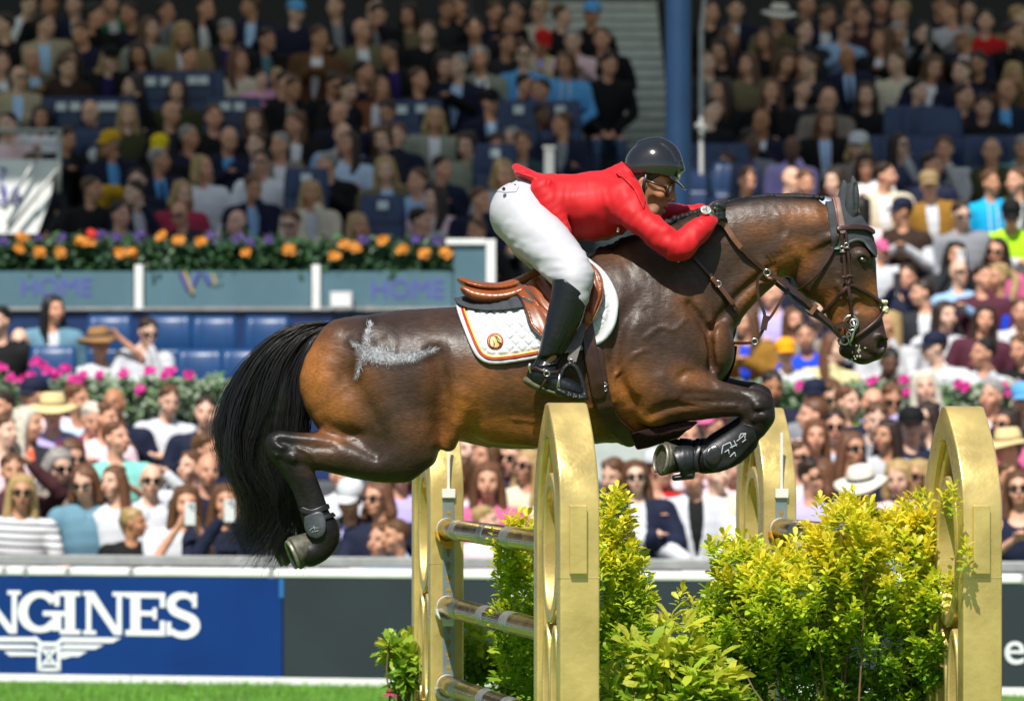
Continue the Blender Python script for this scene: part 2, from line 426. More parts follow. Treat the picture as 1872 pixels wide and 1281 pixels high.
brown = np.array([.043,.025,.0175]); tan = np.array([.33,.118,.024]); dark = np.array([.026,.0165,.012]); black = np.array([.009,.008,.008])
T = np.zeros(len(hp))
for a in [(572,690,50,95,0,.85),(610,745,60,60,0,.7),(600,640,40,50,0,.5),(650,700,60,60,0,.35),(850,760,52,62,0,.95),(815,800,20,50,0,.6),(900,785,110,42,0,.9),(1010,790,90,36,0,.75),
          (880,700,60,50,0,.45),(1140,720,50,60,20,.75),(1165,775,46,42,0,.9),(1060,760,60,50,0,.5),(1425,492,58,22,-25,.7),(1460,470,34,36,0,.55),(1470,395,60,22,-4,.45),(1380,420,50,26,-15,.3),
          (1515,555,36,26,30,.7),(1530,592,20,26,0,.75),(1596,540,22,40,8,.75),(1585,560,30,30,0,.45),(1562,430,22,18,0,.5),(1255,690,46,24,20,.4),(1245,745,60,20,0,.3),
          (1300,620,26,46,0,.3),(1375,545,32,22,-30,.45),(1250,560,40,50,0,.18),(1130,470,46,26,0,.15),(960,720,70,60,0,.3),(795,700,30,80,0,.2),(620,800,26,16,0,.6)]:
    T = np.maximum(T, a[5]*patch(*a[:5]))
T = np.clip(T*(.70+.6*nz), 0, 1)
D = np.zeros(len(hp))
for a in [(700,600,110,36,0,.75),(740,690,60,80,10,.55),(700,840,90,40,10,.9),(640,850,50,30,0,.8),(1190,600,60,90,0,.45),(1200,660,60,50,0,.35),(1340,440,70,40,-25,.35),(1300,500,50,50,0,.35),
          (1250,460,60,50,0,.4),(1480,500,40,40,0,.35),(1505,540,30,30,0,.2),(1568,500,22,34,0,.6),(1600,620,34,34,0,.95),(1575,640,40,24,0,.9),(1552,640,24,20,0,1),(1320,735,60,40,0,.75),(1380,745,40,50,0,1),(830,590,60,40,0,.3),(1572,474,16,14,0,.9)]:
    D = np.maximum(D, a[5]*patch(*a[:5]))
B = np.zeros(len(hp))
B = np.maximum(B, np.clip((592-hp[:,0])/56, 0, 1)*(hp[:,1] > 772)*np.clip((hp[:,1]-772)/14, 0, 1))
B = np.maximum(B, np.clip((hp[:,1]-850)/26, 0, 1)*(hp[:,0] < 640))
B = np.maximum(B, np.clip((hp[:,0]-1330)/66, 0, 1)*(hp[:,1] > 690)*(hp[:,0] < 1450)*.8)
B = np.maximum(B, np.clip((hp[:,1]-770)/18, 0, 1)*((hp[:,0] > 1225) & (hp[:,0] < 1450)))
B = np.maximum(B, np.clip((18-np.abs(hp[:,2]))/14, 0, 1)*np.clip((448-(hp[:,1]-(-.28*(hp[:,0]-1120))))/1e3, 0, 0))
crest = np.interp(hp[:,0], [1090,1150,1230,1310,1390,1470,1515], [462,442,404,375,360,359,364])
B = np.maximum(B, np.clip((13-(hp[:,1]-crest))/12, 0, 1)*((hp[:,0] > 1110) & (hp[:,0] < 1512)))
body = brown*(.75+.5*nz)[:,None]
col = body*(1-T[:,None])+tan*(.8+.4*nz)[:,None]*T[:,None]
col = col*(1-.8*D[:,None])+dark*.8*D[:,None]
col = col*(1-B[:,None])+black*B[:,None]
# white clipped hair patch on the quarters (its own shape): a curved band with two short arms
def band(pts, width):
    d = np.full(len(hp), 1e3)
    for (x0,y0,w0),(x1,y1,w1) in zip(pts[:-1], pts[1:]):
        vx, vy = x1-x0, y1-y0; t = np.clip(((hp[:,0]-x0)*vx+(hp[:,1]-y0)*vy)/(vx*vx+vy*vy), 0, 1)
        d = np.minimum(d, np.hypot(hp[:,0]-x0-t*vx, hp[:,1]-y0-t*vy)-(w0+(w1-w0)*t))
    return d
mk = np.minimum(band([(800,640,1),(770,652,4),(730,660,6),(700,655,9),(676,648,11),(664,645,9)],0), np.minimum(band([(681,590,-1),(674,612,3),(676,640,9)],0), band([(668,650,6),(657,672,2),(653,692,0)],0)))
mk = np.minimum(mk, band([(646,626,1),(666,640,6)],0))
mkw = .95*np.clip((4-mk-22*(vnoise(5,5)-.5))/8, 0, 1)*(hp[:,2] > 0)
rim = np.clip((10-np.abs(mk-7))/10, 0, 1)*(hp[:,2] > 0)
col = col*(1-.5*rim[:,None]); core = np.clip((4-mk)/8,0,1)*(hp[:,2] > 0); col = col*(1-.75*core[:,None])+np.array([.15,.15,.165])*.7*core[:,None]
color_attr(horse_me, 'coat', np.clip(col, .004, 1))
def coat_material():
    m = mat('horse_coat', rough=.42, spec=.27, attr='coat', sheen=0)
    t = m.node_tree; p = t.nodes['Principled BSDF']; L = t.links.new
    tc = N(t,'ShaderNodeTexCoord'); mp = N(t,'ShaderNodeMapping'); mp.inputs['Scale'].default_value = (34, 150, 150)
    mp.inputs['Rotation'].default_value = (0, .5, 0)
    n1 = N(t,'ShaderNodeTexNoise'); n1.inputs['Scale'].default_value = 1; n1.inputs['Detail'].default_value = 3
    L(tc.outputs['Object'], mp.inputs[0]); L(mp.outputs[0], n1.inputs['Vector'])
    n2 = N(t,'ShaderNodeTexNoise'); n2.inputs['Scale'].default_value = 24; n2.inputs['Detail'].default_value = 5; L(tc.outputs['Object'], n2.inputs['Vector'])
    mix = N(t,'ShaderNodeMath', operation='MULTIPLY_ADD'); L(n2.outputs[0], mix.inputs[0]); mix.inputs[1].default_value = 4; L(n1.outputs[0], mix.inputs[2])
    bp = N(t,'ShaderNodeBump'); bp.inputs['Strength'].default_value = .24; bp.inputs['Distance'].default_value = .004
    L(mix.outputs[0], bp.inputs['Height']); L(bp.outputs[0], p.inputs['Normal'])
    mr = N(t,'ShaderNodeMapRange'); mr.inputs['To Min'].default_value = .24; mr.inputs['To Max'].default_value = .60; L(n2.outputs[0], mr.inputs[0]); L(mr.outputs[0], p.inputs['Roughness'])
    # fine streaks in the hair colour
    at_ = [n for n in t.nodes if n.type == 'ATTRIBUTE'][0]
    mr2 = N(t,'ShaderNodeMapRange'); mr2.inputs['From Min'].default_value=.3; mr2.inputs['From Max'].default_value=.7; mr2.inputs['To Min'].default_value=.74; mr2.inputs['To Max'].default_value=1.26; L(n1.outputs[0], mr2.inputs[0])
    mx = N(t,'ShaderNodeVectorMath', operation='SCALE'); L(at_.outputs['Color'], mx.inputs[0]); L(mr2.outputs[0], mx.inputs['Scale']); L(mx.outputs[0], p.inputs['Base Color'])
    return m
M_coat = coat_material()
horse = link('horse', horse_me, M_coat)
tag(horse, 'dark bay horse leaping over the golden fence with its forelegs tucked', 'horse')

M_hair = mat('black_hair', (.008,.0075,.008), rough=.34, spec=.55)
M_hoof = mat('hoof_horn', (.075,.07,.048), rough=.5, noise=(60,4), vary=.45, bump=(120,.4,.002))
M_hoofdark = mat('hoof_dark', (.035,.033,.028), rough=.4, noise=(50,4), vary=.4)
M_steel = mat('worn_steel', (.55,.55,.52), rough=.3, metal=1, noise=(40,3), rough_noise=.12)
M_shoe = mat('worn_shoe', (.26,.25,.19), rough=.45, metal=.6, noise=(60,3), vary=.35)
M_eye = mat('horse_eye', (.006,.004,.003), rough=.06, spec=.8, coat=1)

# ---- tail: loose strands
def make_tail():
    rows = [(0,(601,588),(588,606)),(.12,(530,591),(572,628)),(.26,(462,640),(552,690)),(.40,(414,715),(560,770)),(.54,(394,800),(550,830)),(.68,(412,872),(545,880)),(.80,(454,922),(548,930)),(.90,(462,956),(548,966)),(1,(428,978),(516,1042))]
    ts = np.array([r[0] for r in rows]); O = np.array([r[1] for r in rows], 'f8'); I = np.array([r[2] for r in rows], 'f8')
    r = np.random.default_rng(11); mb_v, mb_f = [], []
    nst, ns = 2700, 24; clumps = r.random(46); cz = r.normal(0, 1, 46)
    for k in range(nst):
        c = r.integers(46); u = np.clip(clumps[c]+r.normal(0,.034), -.05, 1.05)
        fly = r.random() < .075
        t1 = 1-.38*r.random()**2.2 if not fly else .5+.4*r.random()
        t0 = 0 if r.random() < .8 else r.random()*.3
        tt = np.linspace(t0, t1, ns)
        ph, am = r.random()*6.28, (r.random()*3+1.5)
        off = r.normal(0, 1.2, 2); z0 = cz[c]*15+r.normal(0,7)
        P = np.zeros((ns,3))
        for d in (0,1):
            P[:,d] = np.interp(tt, ts, O[:,d])*(1-u)+np.interp(tt, ts, I[:,d])*u
        # soften the row interpolation
        for _ in range(3): P[1:-1,:2] = .25*P[:-2,:2]+.5*P[1:-1,:2]+.25*P[2:,:2]
        wob = np.sin(tt*8+ph*.25+clumps[c]*25)*am*tt*5.0+np.sin(tt*12+c*1.7)*9*tt
        P[:,0] += wob+off[0]*3*tt; P[:,1] += off[1]*4*tt+np.cos(tt*7+ph)*am*tt
        P[:,2] = z0*(.25+.9*np.sin(np.clip(tt,0,1)*2.6))-10-18*tt+np.sin(tt*6+c)*6
        spread = np.clip((tt-.72)/.28,0,1)*r.normal(-5,15); P[:,0] += spread; P[:,1] += np.abs(spread)*.3
        if fly:
            P[:,0] -= (tt-t0)**2*r.random()*70; P[:,1] -= (tt-t0)**2*(r.random()-.4)*40
        rad = (.50+.55*r.random())*np.clip(1.25-tt/t1*1.0, .28, 1)*(.55 if fly else 1)
        base = len(mb_v)
        tg = np.gradient(P[:,:2], axis=0); tg /= np.linalg.norm(tg, axis=1)[:,None]+1e-6; nr = np.stack([-tg[:,1], tg[:,0]],1)
        for i in range(ns):
            mb_v.append((P[i,0]+nr[i,0]*rad[i], P[i,1]+nr[i,1]*rad[i], P[i,2])); mb_v.append((P[i,0]-nr[i,0]*rad[i]*.5, P[i,1]-nr[i,1]*rad[i]*.5, P[i,2]+rad[i]*.9)); mb_v.append((P[i,0]-nr[i,0]*rad[i]*.5, P[i,1]-nr[i,1]*rad[i]*.5, P[i,2]-rad[i]*.9))
        for i in range(ns-1):
            for j in range(3):
                a = base+i*3+j; b = base+i*3+(j+1)%3; mb_f.append((a,b,b+3,a+3))
    return mesh_np('tail', Wn(np.array(mb_v)), np.array(mb_f))
link('tail', make_tail(), M_hair, horse)
td = SDF((385,575,-60), (620,1000,40), 5)
td.chain([(530,640,-14,22,12),(505,675,-14,38,16),(490,720,-14,52,20),(474,790,-18,54,20),(478,850,-22,46,18),(498,900,-24,32,15),(505,945,-26,18,12)], k=6, sub=3)
td_me, _ = sdf_mesh('tail_core', td, 1)
link('tail_core', td_me, M_hair, horse)
# ---- mane: short plaits folded along the crest
def make_mane():
    s = SDF((1080,335,-30), (1525,475,30), 2.4); r = random.Random(3)
    cx = [1090,1150,1230,1310,1390,1470,1515]; cy = [458,438,400,372,357,356,362]
    s.chain([(x,np.interp(x,cx,cy)+5,3,7,10) for x in range(1092,1512,30)], k=3, sub=2)
    x = 1098
    while x < 1505:
        y = np.interp(x,cx,cy); big = 6.5 if x > 1310 else 8.5
        s.ball((x,y+1+r.random()*3,5+r.random()*4), (big*.72,big*(.7+.3*r.random()),big), 2)
        x += 9 if x > 1310 else 15
    me, _ = sdf_mesh('mane', s, 1); return me
link('mane', make_mane(), mat('mane_hair', (.008,.0075,.008), rough=.62, spec=.3, bump=(200,.5,.002)), horse)
# ---- eye
for z, nm in ((1,'eye'),(-1,'eye')):
    b = bmesh.new(); bmesh.ops.create_uvsphere(b, u_segments=16, v_segments=10, radius=1)
    me = bpy.data.meshes.new('eye'); b.to_mesh(me); b.free(); smooth_mesh(me)
    for v in me.vertices: v.co = W(1574+v.co.x*8, 476+v.co.y*6, (36+v.co.z*6.4)*z)
    link('eye', me, M_eye, horse)
# ---- hooves: a horn wall, sole rim, and a steel shoe as its sub-part
def hoof(c, axis, r, ln, z, m, label=None):
    """c: px centre of the sole; axis: px direction from the coronet to the sole"""
    ax = Vector(axis).normalized(); la = Vector((0,0,1)); la = (la-ax*la.dot(ax)).normalized(); nn = la.cross(ax)
    C = Vector((c[0],c[1],z)); mb = MB(); sh = MB(); n = 22
    rings = []
    for i,(k,q) in enumerate(((0,1.02),(.12,1.03),(.5,.9),(.85,.8),(1,.74))):
        ring = []
        for j in range(n):
            t = 2*math.pi*j/n; rr = r*q*(1 if math.cos(t) > -.5 else .86)
            ring.append(C-ax*(ln*k)+nn*(rr*math.cos(t)*1.08+ (k*4))+la*(rr*math.sin(t)*.92))
        rings.append(ring)
    sole = [[C+ax*.6+(p-C)*.86 for p in rings[0]], [C-ax*7+(p-C)*.5 for p in rings[0]], [C-ax*5+(p-C)*.12 for p in rings[0]]]
    rings.insert(0, [C+(p-C)*.84 for p in rings[0]])
    v = [W(*p) for ring in rings for p in ring]; f = []
    for i in range(len(rings)-1):
        for j in range(n): f.append((i*n+j,i*n+(j+1)%n,(i+1)*n+(j+1)%n,(i+1)*n+j))
    f.append(tuple(range(n))); f.append(tuple(range((len(rings)-1)*n, len(rings)*n)))
    mb.add(v, f); ho = mb.build('hoof', m, horse, smooth=True)
    sm = MB(); sv = [W(*p) for ring in sole for p in ring]; sm.add(sv, [(i*n+j,i*n+(j+1)%n,(i+1)*n+(j+1)%n,(i+1)*n+j) for i in range(2) for j in range(n)]+[tuple(range(2*n,3*n))]); so2 = sm.build('sole', M_hoofdark, None, smooth=True); so2.parent = ho
    pts = []
    for j in range(19):
        t = math.radians(-145+290*j/18); pts.append(W(*(C+ax*3+nn*(r*.94*math.cos(t))+la*(r*.82*math.sin(t)))))
    sh.tube(pts, 4.2*S_, 6, flat=.55, up=(W(*(C+ax))-W(*C)))
    so_ = sh.build('horseshoe', M_shoe, None, smooth=True); so_.parent = ho
    return ho
hoof((1209,840), (-.88,-.12,.46), 30, 34, 84, M_hoof)
hoof((1221,832), (-.9,-.10,.3), 29, 34, -62, M_hoofdark)
hoof((542,1012), (-.84,.36,.22), 30, 40, 82, M_hoof)
hoof((508,1014), (-.84,.40,.2), 27, 36, -76, M_hoofdark)

# the pale hairs of the clipped patch on the quarters, lying on the coat
def pale_hairs():
    q = np.random.default_rng(77); seg = [((802,639),(765,652),3,(1,-.5)),((765,652),(720,660),5,(.7,-.7)),((722,658),(668,648),10,(.1,-1)),((681,590),(672,635),4,(-.3,-1)),((650,630),(672,645),4,(-1,-.5)),((668,650),(654,692),3,(-.4,1)),((690,640),(700,662),8,(.2,-1)),((700,652),(760,655),4,(.5,1))]
    wts = np.array([.6,1.3,2.8,.8,.45,.40,1.2,.8]); wts /= wts.sum(); v = []; f = []
    for k in range(1500):
        i = q.choice(len(seg), p=wts); a, b, w_, dr = seg[i]; t = q.random(); g = q.normal(0,.75)
        x = a[0]+(b[0]-a[0])*t; y = a[1]+(b[1]-a[1])*t; nx, ny = -(b[1]-a[1]), b[0]-a[0]; l = math.hypot(nx,ny); x += nx/l*g*w_; y += ny/l*g*w_
        d = np.array(dr)/np.hypot(*dr)+q.normal(0,.42,2); d /= np.hypot(*d); ln = q.uniform(4,12); wd = q.uniform(.22,.55); z0 = zlook(ZF,x,y)+.7; x2, y2 = x+d[0]*ln, y+d[1]*ln; z2 = zlook(ZF,x2,y2)+1.6
        n = len(v); v += [(x-d[1]*wd,y+d[0]*wd,z0),(x+d[1]*wd,y-d[0]*wd,z0),(x2,y2,z2)]; f.append((n,n+1,n+2))
    me = mesh_np('pale_hair_patch', Wn(np.array(v)), np.array(f)); return me
o_ = link('pale_hair_patch', pale_hairs(), mat('pale_hair',(.36,.37,.40),rough=.5,noise=(90,2),vary=.6), horse); o_['kind'] = 'stuff'
# ================================================================ shells that lie on the horse (cloth, straps)
def lerp_field(s, X, Y, Z):
    """value of the field of s on the grid X, Y, Z (1-D axes)"""
    def w1(ax, lo, n):
        f = np.clip((ax-lo)/s.h, 0, n-1.001); i = f.astype(int); return i, (f-i).astype('f4')
    i, u = w1(X, s.lo[0], s.n[0]); j, v = w1(Y, s.lo[1], s.n[1]); k, w_ = w1(Z, s.lo[2], s.n[2])
    a = s.a[i]*(1-u)[:,None,None]+s.a[i+1]*u[:,None,None]
    a = a[:,j]*(1-v)[None,:,None]+a[:,j+1]*v[None,:,None]
    return a[:,:,k]*(1-w_)[None,None,:]+a[:,:,k+1]*w_[None,None,:]
def poly_sd(poly, X, Y):
    """signed distance to a closed polygon on the grid (X[:,None], Y[None,:])"""
    P = np.array(poly, 'f8'); d = np.full((len(X), len(Y)), 1e9); ins = np.zeros((len(X), len(Y)), bool)
    XX = X[:,None]; YY = Y[None,:]
    for a, b in zip(P, np.roll(P, -1, 0)):
        e = b-a; t = np.clip(((XX-a[0])*e[0]+(YY-a[1])*e[1])/(e@e+1e-9), 0, 1)
        d = np.minimum(d, (XX-a[0]-t*e[0])**2+(YY-a[1]-t*e[1])**2)
        c = ((a[1] > YY) != (b[1] > YY)) & (XX < (b[0]-a[0])*(YY-a[1])/(b[1]-a[1]+1e-12)+a[0]); ins ^= c
    d = np.sqrt(d); return np.where(ins, -d, d)
def line_sd(pts, X, Y, wd):
    P = np.array(pts, 'f8'); d = np.full((len(X), len(Y)), 1e9); XX = X[:,None]; YY = Y[None,:]
    for a, b in zip(P[:-1], P[1:]):
        e = b-a; t = np.clip(((XX-a[0])*e[0]+(YY-a[1])*e[1])/(e@e+1e-9), 0, 1)
        d = np.minimum(d, np.hypot(XX-a[0]-t*e[0], YY-a[1]-t*e[1]))
    return d-wd/2
def spl(pts, n=6):
    return [tuple(p) for p in catmull([tuple(map(float, p)) for p in pts], n)]
def shell(name, base, off, th, poly=None, line=None, wd=8, h=2.0, zr=(0,200), relief=None, k=2.0, relax=1, curve=True):
    q = np.array(poly if poly is not None else line, 'f8'); mg = (wd/2 if line is not None else 0)+3*h
    if curve and line is not None and len(line) > 2: line = spl(line)
    lo = (q[:,0].min()-mg, q[:,1].min()-mg, zr[0]); hi = (q[:,0].max()+mg, q[:,1].max()+mg, zr[1])
    s = SDF(lo, hi, h); X, Y, Z = s.ax
    d2 = poly_sd(poly, X, Y) if poly is not None else line_sd(line, X, Y, wd)
    f = lerp_field(base, X, Y, Z)
    o = off+(relief(X, Y) if relief is not None else 0)
    if relief is not None: o = o[:,:,None]
    g = np.abs(f-o)-th/2
    s.a = -smin(-g.astype('f4'), -(d2.astype('f4')[:,:,None]+np.zeros_like(g, 'f4')), k)
    if zr[0] == 0: s.a = np.maximum(s.a, (1.5-Z)[None,None,:].astype('f4'))
    me, p = sdf_mesh(name, s, relax)
    return me
def folds(s, layers, wgt):
    X, Y, Z = s.ax; W_ = wgt(X[:,None,None], Y[None,:,None], Z[None,None,:])
    for (sp, amp, seed) in layers:
        q = np.random.default_rng(seed); n = [int((s.n[i]*s.h)/sp[i])+4 for i in range(3)]; g = q.random(n).astype('f4')
        def w1(ax, i):
            f = (ax-s.lo[i])/sp[i]+.5; j = f.astype(int); t = f-j; return j, (t*t*(3-2*t)).astype('f4')
        (a,u),(b,v),(c,w_) = w1(X,0), w1(Y,1), w1(Z,2)
        m = g[a]*(1-u)[:,None,None]+g[a+1]*u[:,None,None]; m = m[:,b]*(1-v)[None,:,None]+m[:,b+1]*v[None,:,None]; m = m[:,:,c]*(1-w_)[None,None,:]+m[:,:,c+1]*w_[None,None,:]
        s.a = s.a+((m-.5)*2*amp*W_).astype('f4')
M_white = mat('white_cloth', (.53,.54,.56), rough=.75, spec=.3, noise=(14,3), vary=.05, bump=(420,.25,.001))
M_breech = mat('breeches_cloth', (.44,.44,.48), rough=.6, spec=.35, bump=(9,.35,.012), noise=(7,3), vary=.04)
M_red = mat('red_jacket_cloth', (.52,.004,.009), rough=.6, spec=.35, sheen=.08, bump=(8,.28,.012), noise=(6,3), vary=.08)
M_grey = mat('charcoal_cloth', (.035,.04,.047), rough=.8, bump=(300,.4,.001), noise=(30,3), vary=.15)
M_tan = mat('saddle_leather', (.24,.062,.016), rough=.36, spec=.5, noise=(9,4), vary=.28, bump=(90,.15,.001), coat=.12)
M_dkbr = mat('bridle_leather', (.042,.017,.012), rough=.38, spec=.5, noise=(25,4), vary=.3, bump=(160,.2,.001))
M_ltbr = mat('rein_leather', (.17,.07,.035), rough=.45, noise=(25,4), vary=.3)
M_boot = mat('black_leather', (.007,.009,.011), rough=.25, spec=.42, noise=(9,4), vary=.25, bump=(16,.18,.006), rough_noise=.08)
M_blackpl = mat('black_plastic', (.012,.013,.015), rough=.4, spec=.5, noise=(60,3), vary=.3)
M_skin = mat('rider_skin', (.36,.17,.10), rough=.5, spec=.4, sss=.0, attr='tone', bump=(90,.2,.001))
M_fleece = mat('brown_fleece', (.028,.012,.011), rough=.95, spec=.15, bump=(140,.9,.006), noise=(60,4), vary=.4)

# ================================================================ rider
def arm_chain(sg, sh, el, wr, rs, k, x=None):
    pass
def limb_nodes(grow):
    g = grow
    near_leg = [(948,392,40,50+g,56+g),(975,425,70,50+g,50+g),(1012,466,118,45+g,42+g),(1042,502,158,40+g,38+g),(1047,522,172,33+g,34+g),(1040,552,176,31+g,31+g),(1024,600,177,29+g,29+g),(1006,650,176,21+g,22+g),(994,680,175,18+g,19+g)]
    far_leg = [(x,y,-z,a,b) for x,y,z,a,b in near_leg]
    torso = [(950,370,0,50+g,80+g),(985,374,0,50+g,80+g),(1030,380,0,54+g,80+g),(1080,381,0,57+g,84+g),(1112,375,0,52+g,86+g),(1134,364,0,40+g,78+g)]
    near_arm = [(1140,372,82,32+g,30+g),(1160,400,98,25+g,26+g),(1194,428,112,22+g,23+g),(1228,456,118,19+g,21+g),(1243,455,114,19+g,21+g),(1266,432,98,19+g,20+g),(1290,411,76,15+g,16+g)]
    far_arm = [(1142,362,-80,36+g,32+g),(1185,385,-96,30+g,28+g),(1222,394,-98,24+g,24+g),(1250,389,-80,16+g,20+g),(1284,389,-56,12+g,14+g)]
    return near_leg, far_leg, torso, near_arm, far_arm
HC = Vector((1195,311,6)); HFW = Vector((.93,.31,.12)).normalized()
HUP = Vector((.26,-.96,.06)); HUP = (HUP-HFW*HUP.dot(HFW)).normalized(); HSD = HFW.cross(HUP)
if HSD.z < 0: HSD = -HSD
def hd(f, u, s): return HC+HFW*f+HUP*u+HSD*s
HR = np.array([list(HFW), list(HUP), list(HSD)]).T     # columns: local axes
def ball_h(s, c, r, k=3, op='add'): s.ball(hd(*c), r, k, op, R=HR)
def hand_nodes(sg):
    """fist closed on the rein: palm and five bent fingers"""
    z = 66*sg
    c = (1302,396)
    palm = [(1292,404,z,13,10),(1302,396,z,15,11),(1308,392,z-3*sg,13,10)]
    fin = []
    for i in range(4):
        dy = -12+8.2*i; ln = (.95,1.05,1.0,.85)[i]
        fin.append([(1306,392+dy*.9,z+4*sg,5.6,5.6),(1316,390+dy*ln,z+1*sg,5.4,5.4),(1319,392+dy*ln,z-9*sg,5.0,5.0),(1311,394+dy*ln*.9,z-14*sg,4.4,4.4)])
    fin.append([(1298,386,z+2*sg,6.4,6.4),(1307,378,z+5*sg,6.0,6.0),(1315,380,z+5*sg,5.2,5.2),(1320,385,z+2*sg,4.4,4.4)])
    return palm, fin
def rider_body():
    s = SDF((880,235,-225), (1345,745,225), 2.4)
    nl, fl, to, na, fa = limb_nodes(-7)
    s.chain(to, k=6, sub=2, cap=20)
    for c in (nl, fl): s.chain(c+[(1010,700,c[-1][2],12,12),(1040,714,c[-1][2],10,14)], k=10, sub=2)
    for c, sg in ((na,1),(fa,-1)):
        s.chain(c, k=10, sub=2); palm, fin = hand_nodes(sg)
        s.chain([(n[0],n[1],n[2],n[3]-1.5,n[4]-1.5) for n in palm], k=4, sub=2)
        for fg in fin: s.chain([(n[0],n[1],n[2],n[3]-1.2,n[4]-1.2) for n in fg], k=1.2, sub=2)
    s.chain([(1135,352,0,28,30),(1158,338,0,24,25),tuple(hd(-12,-30,0))+(24,24)], k=8, sub=2)
    # head
    ball_h(s,(0,0,0),(43,44,35),4); ball_h(s,(12,-30,0),(33,36,29),12)
    s.chain([tuple(hd(-8,-34,22))+(11,11), tuple(hd(-2,-58,21))+(9,9), tuple(hd(16,-70,14))+(9,9), tuple(hd(27,-74,0))+(10,10), tuple(hd(16,-70,-14))+(9,9), tuple(hd(-2,-58,-21))+(9,9), tuple(hd(-8,-34,-22))+(11,11)], k=16, sub=2)
    ball_h(s,(24,-56,0),(17,20,18),10); ball_h(s,(31,-76,0),(7,6,9),6)                      # muzzle and chin
    s.chain([tuple(hd(38,-16,0))+(5,5), tuple(hd(45,-30,0))+(5.5,5.5), tuple(hd(51,-40,0))+(6,7)], k=6, sub=2)   # nose
    for e in (1,-1):
        ball_h(s,(45,-42,6*e),(5,4.5,4.5),3); ball_h(s,(33,-19,14*e),(8,4.5,11),6)               # nostril wing, brow
        ball_h(s,(37,-27,15*e),(6,5.5,8),4,'sub'); ball_h(s,(33,-27,14*e),(5,5,6),2)              # eye
        ball_h(s,(27,-40,22*e),(9,8,8),8); ball_h(s,(20,-58,22*e),(8,12,5),8,'sub')              # cheek
        ball_h(s,(-8,-30,36*e),(9,14,4),3); ball_h(s,(-6,-30,40*e),(5,8,3),2,'sub')              # ear
        s.chain([tuple(hd(43,-45,10*e))+(1.6,2), tuple(hd(34,-54,19*e))+(1.6,2)], k=4, sub=2, op='sub')
    ball_h(s,(42,-54,0),(4.5,3,11),2); ball_h(s,(40,-66,0),(5,3.4,9),2.5)                        # lips
    ball_h(s,(43,-60,0),(5,2.2,8),1.5,'sub')                                                # open mouth
    p, q = s.quads(relax=1); v = Wn(p); q = outward(v-v.mean(0), q); me = mesh_np('person', v, q)
    d = p-np.array(HC); f, u, t = d@np.array(HFW), d@np.array(HUP), d@np.array(HSD)
    col = np.tile(np.array([[.40,.185,.098]]), (len(p),1))
    def blend(mk, c): 
        nonlocal col
        col = col*(1-mk[:,None])+np.array(c)*mk[:,None]
    g = lambda a,b,c,ra,rb,rc: np.exp(-((f-a)/ra)**2-((u-b)/rb)**2-((np.abs(t)-c)/rc)**2)
    blend(.5*g(24,-70,8,20,13,16), (.17,.10,.075)); blend(.35*g(28,-52,12,10,8,9), (.2,.1,.07))        # stubble
    blend(.9*g(42,-54,0,5,3,11), (.36,.09,.075)); blend(.9*g(40,-66,0,6,4,9), (.40,.10,.085)); blend(np.clip(1.5*g(41,-60,0,5,2.4,9),0,1), (.05,.01,.01))
    blend(.8*g(36,-15,14,8,3,10), (.02,.012,.008)); blend(.35*g(30,-42,20,10,9,10), (.42,.13,.08)); blend(.3*g(50,-40,0,5,5,7),(.42,.14,.09))
    color_attr(me, 'tone', np.clip(col,.003,1)); return me
rider = link('person', rider_body(), M_skin)
tag(rider, 'rider in red jacket and white breeches crouched forward over the bay horse', 'person')
def rider_hair():
    s = SDF((1125,245,-60), (1260,400,70), 2)
    ball_h(s,(-4,-2,0),(45,45,37.5),2); ball_h(s,(-22,-26,0),(24,26,34),6)
    ball_h(s,(40,-40,0),(46,44,60),2,'sub'); ball_h(s,(-6,-34,40),(9,14,12),2,'sub')
    me,_ = sdf_mesh('hair', s, 1); return me
link('hair', rider_hair(), M_hair, rider)
# breeches
def breeches():
    s = SDF((880,300,-225), (1110,585,225), 2.2); nl, fl, to, na, fa = limb_nodes(0)
    s.chain(to[:3], k=6, sub=2, cap=16); s.ball((946,390,34),(47,51,50),14); s.ball((946,390,-34),(47,51,50),14)
    for c in (nl, fl): s.chain(c[:6], k=14, sub=3)
    s.half(lambda X,Y,Z: (X-(1006+.0*Y)) - np.clip((Y-352)*1.9, -40, 200), 3)
    s.half(lambda X,Y,Z: (Y-560)*.8-(X-1040)*.25, 2)
    folds(s, [((30,9,24),1.6,31),((60,22,40),2.2,32)], lambda X,Y,Z: .25+.75*np.clip((Y-400)/90,0,1)+0*X+0*Z)
    me,_ = sdf_mesh('breeches', s, 1); return me, s
br_me, BS = breeches(); breech = link('breeches', br_me, M_breech, rider)
BS.m = 0
link('pocket_flap', shell('pocket_flap', BS, .2, 2.4, poly=[(905,352),(928,333),(950,345),(944,356),(922,357)], h=1.4, zr=(10,110)), M_breech, breech)
mb = MB(); mb.tube([W(921,350,84), W(921,350,91)], 3.2*S_, 10); mb.build('button', M_blackpl, breech)
mb = MB()
for x0,y0 in ((941,341),): mb.tube([W(x0,y0,66),W(x0+5,y0+9,78)], 1.8*S_, 6)
mb.build('belt_loop', M_blackpl, breech)
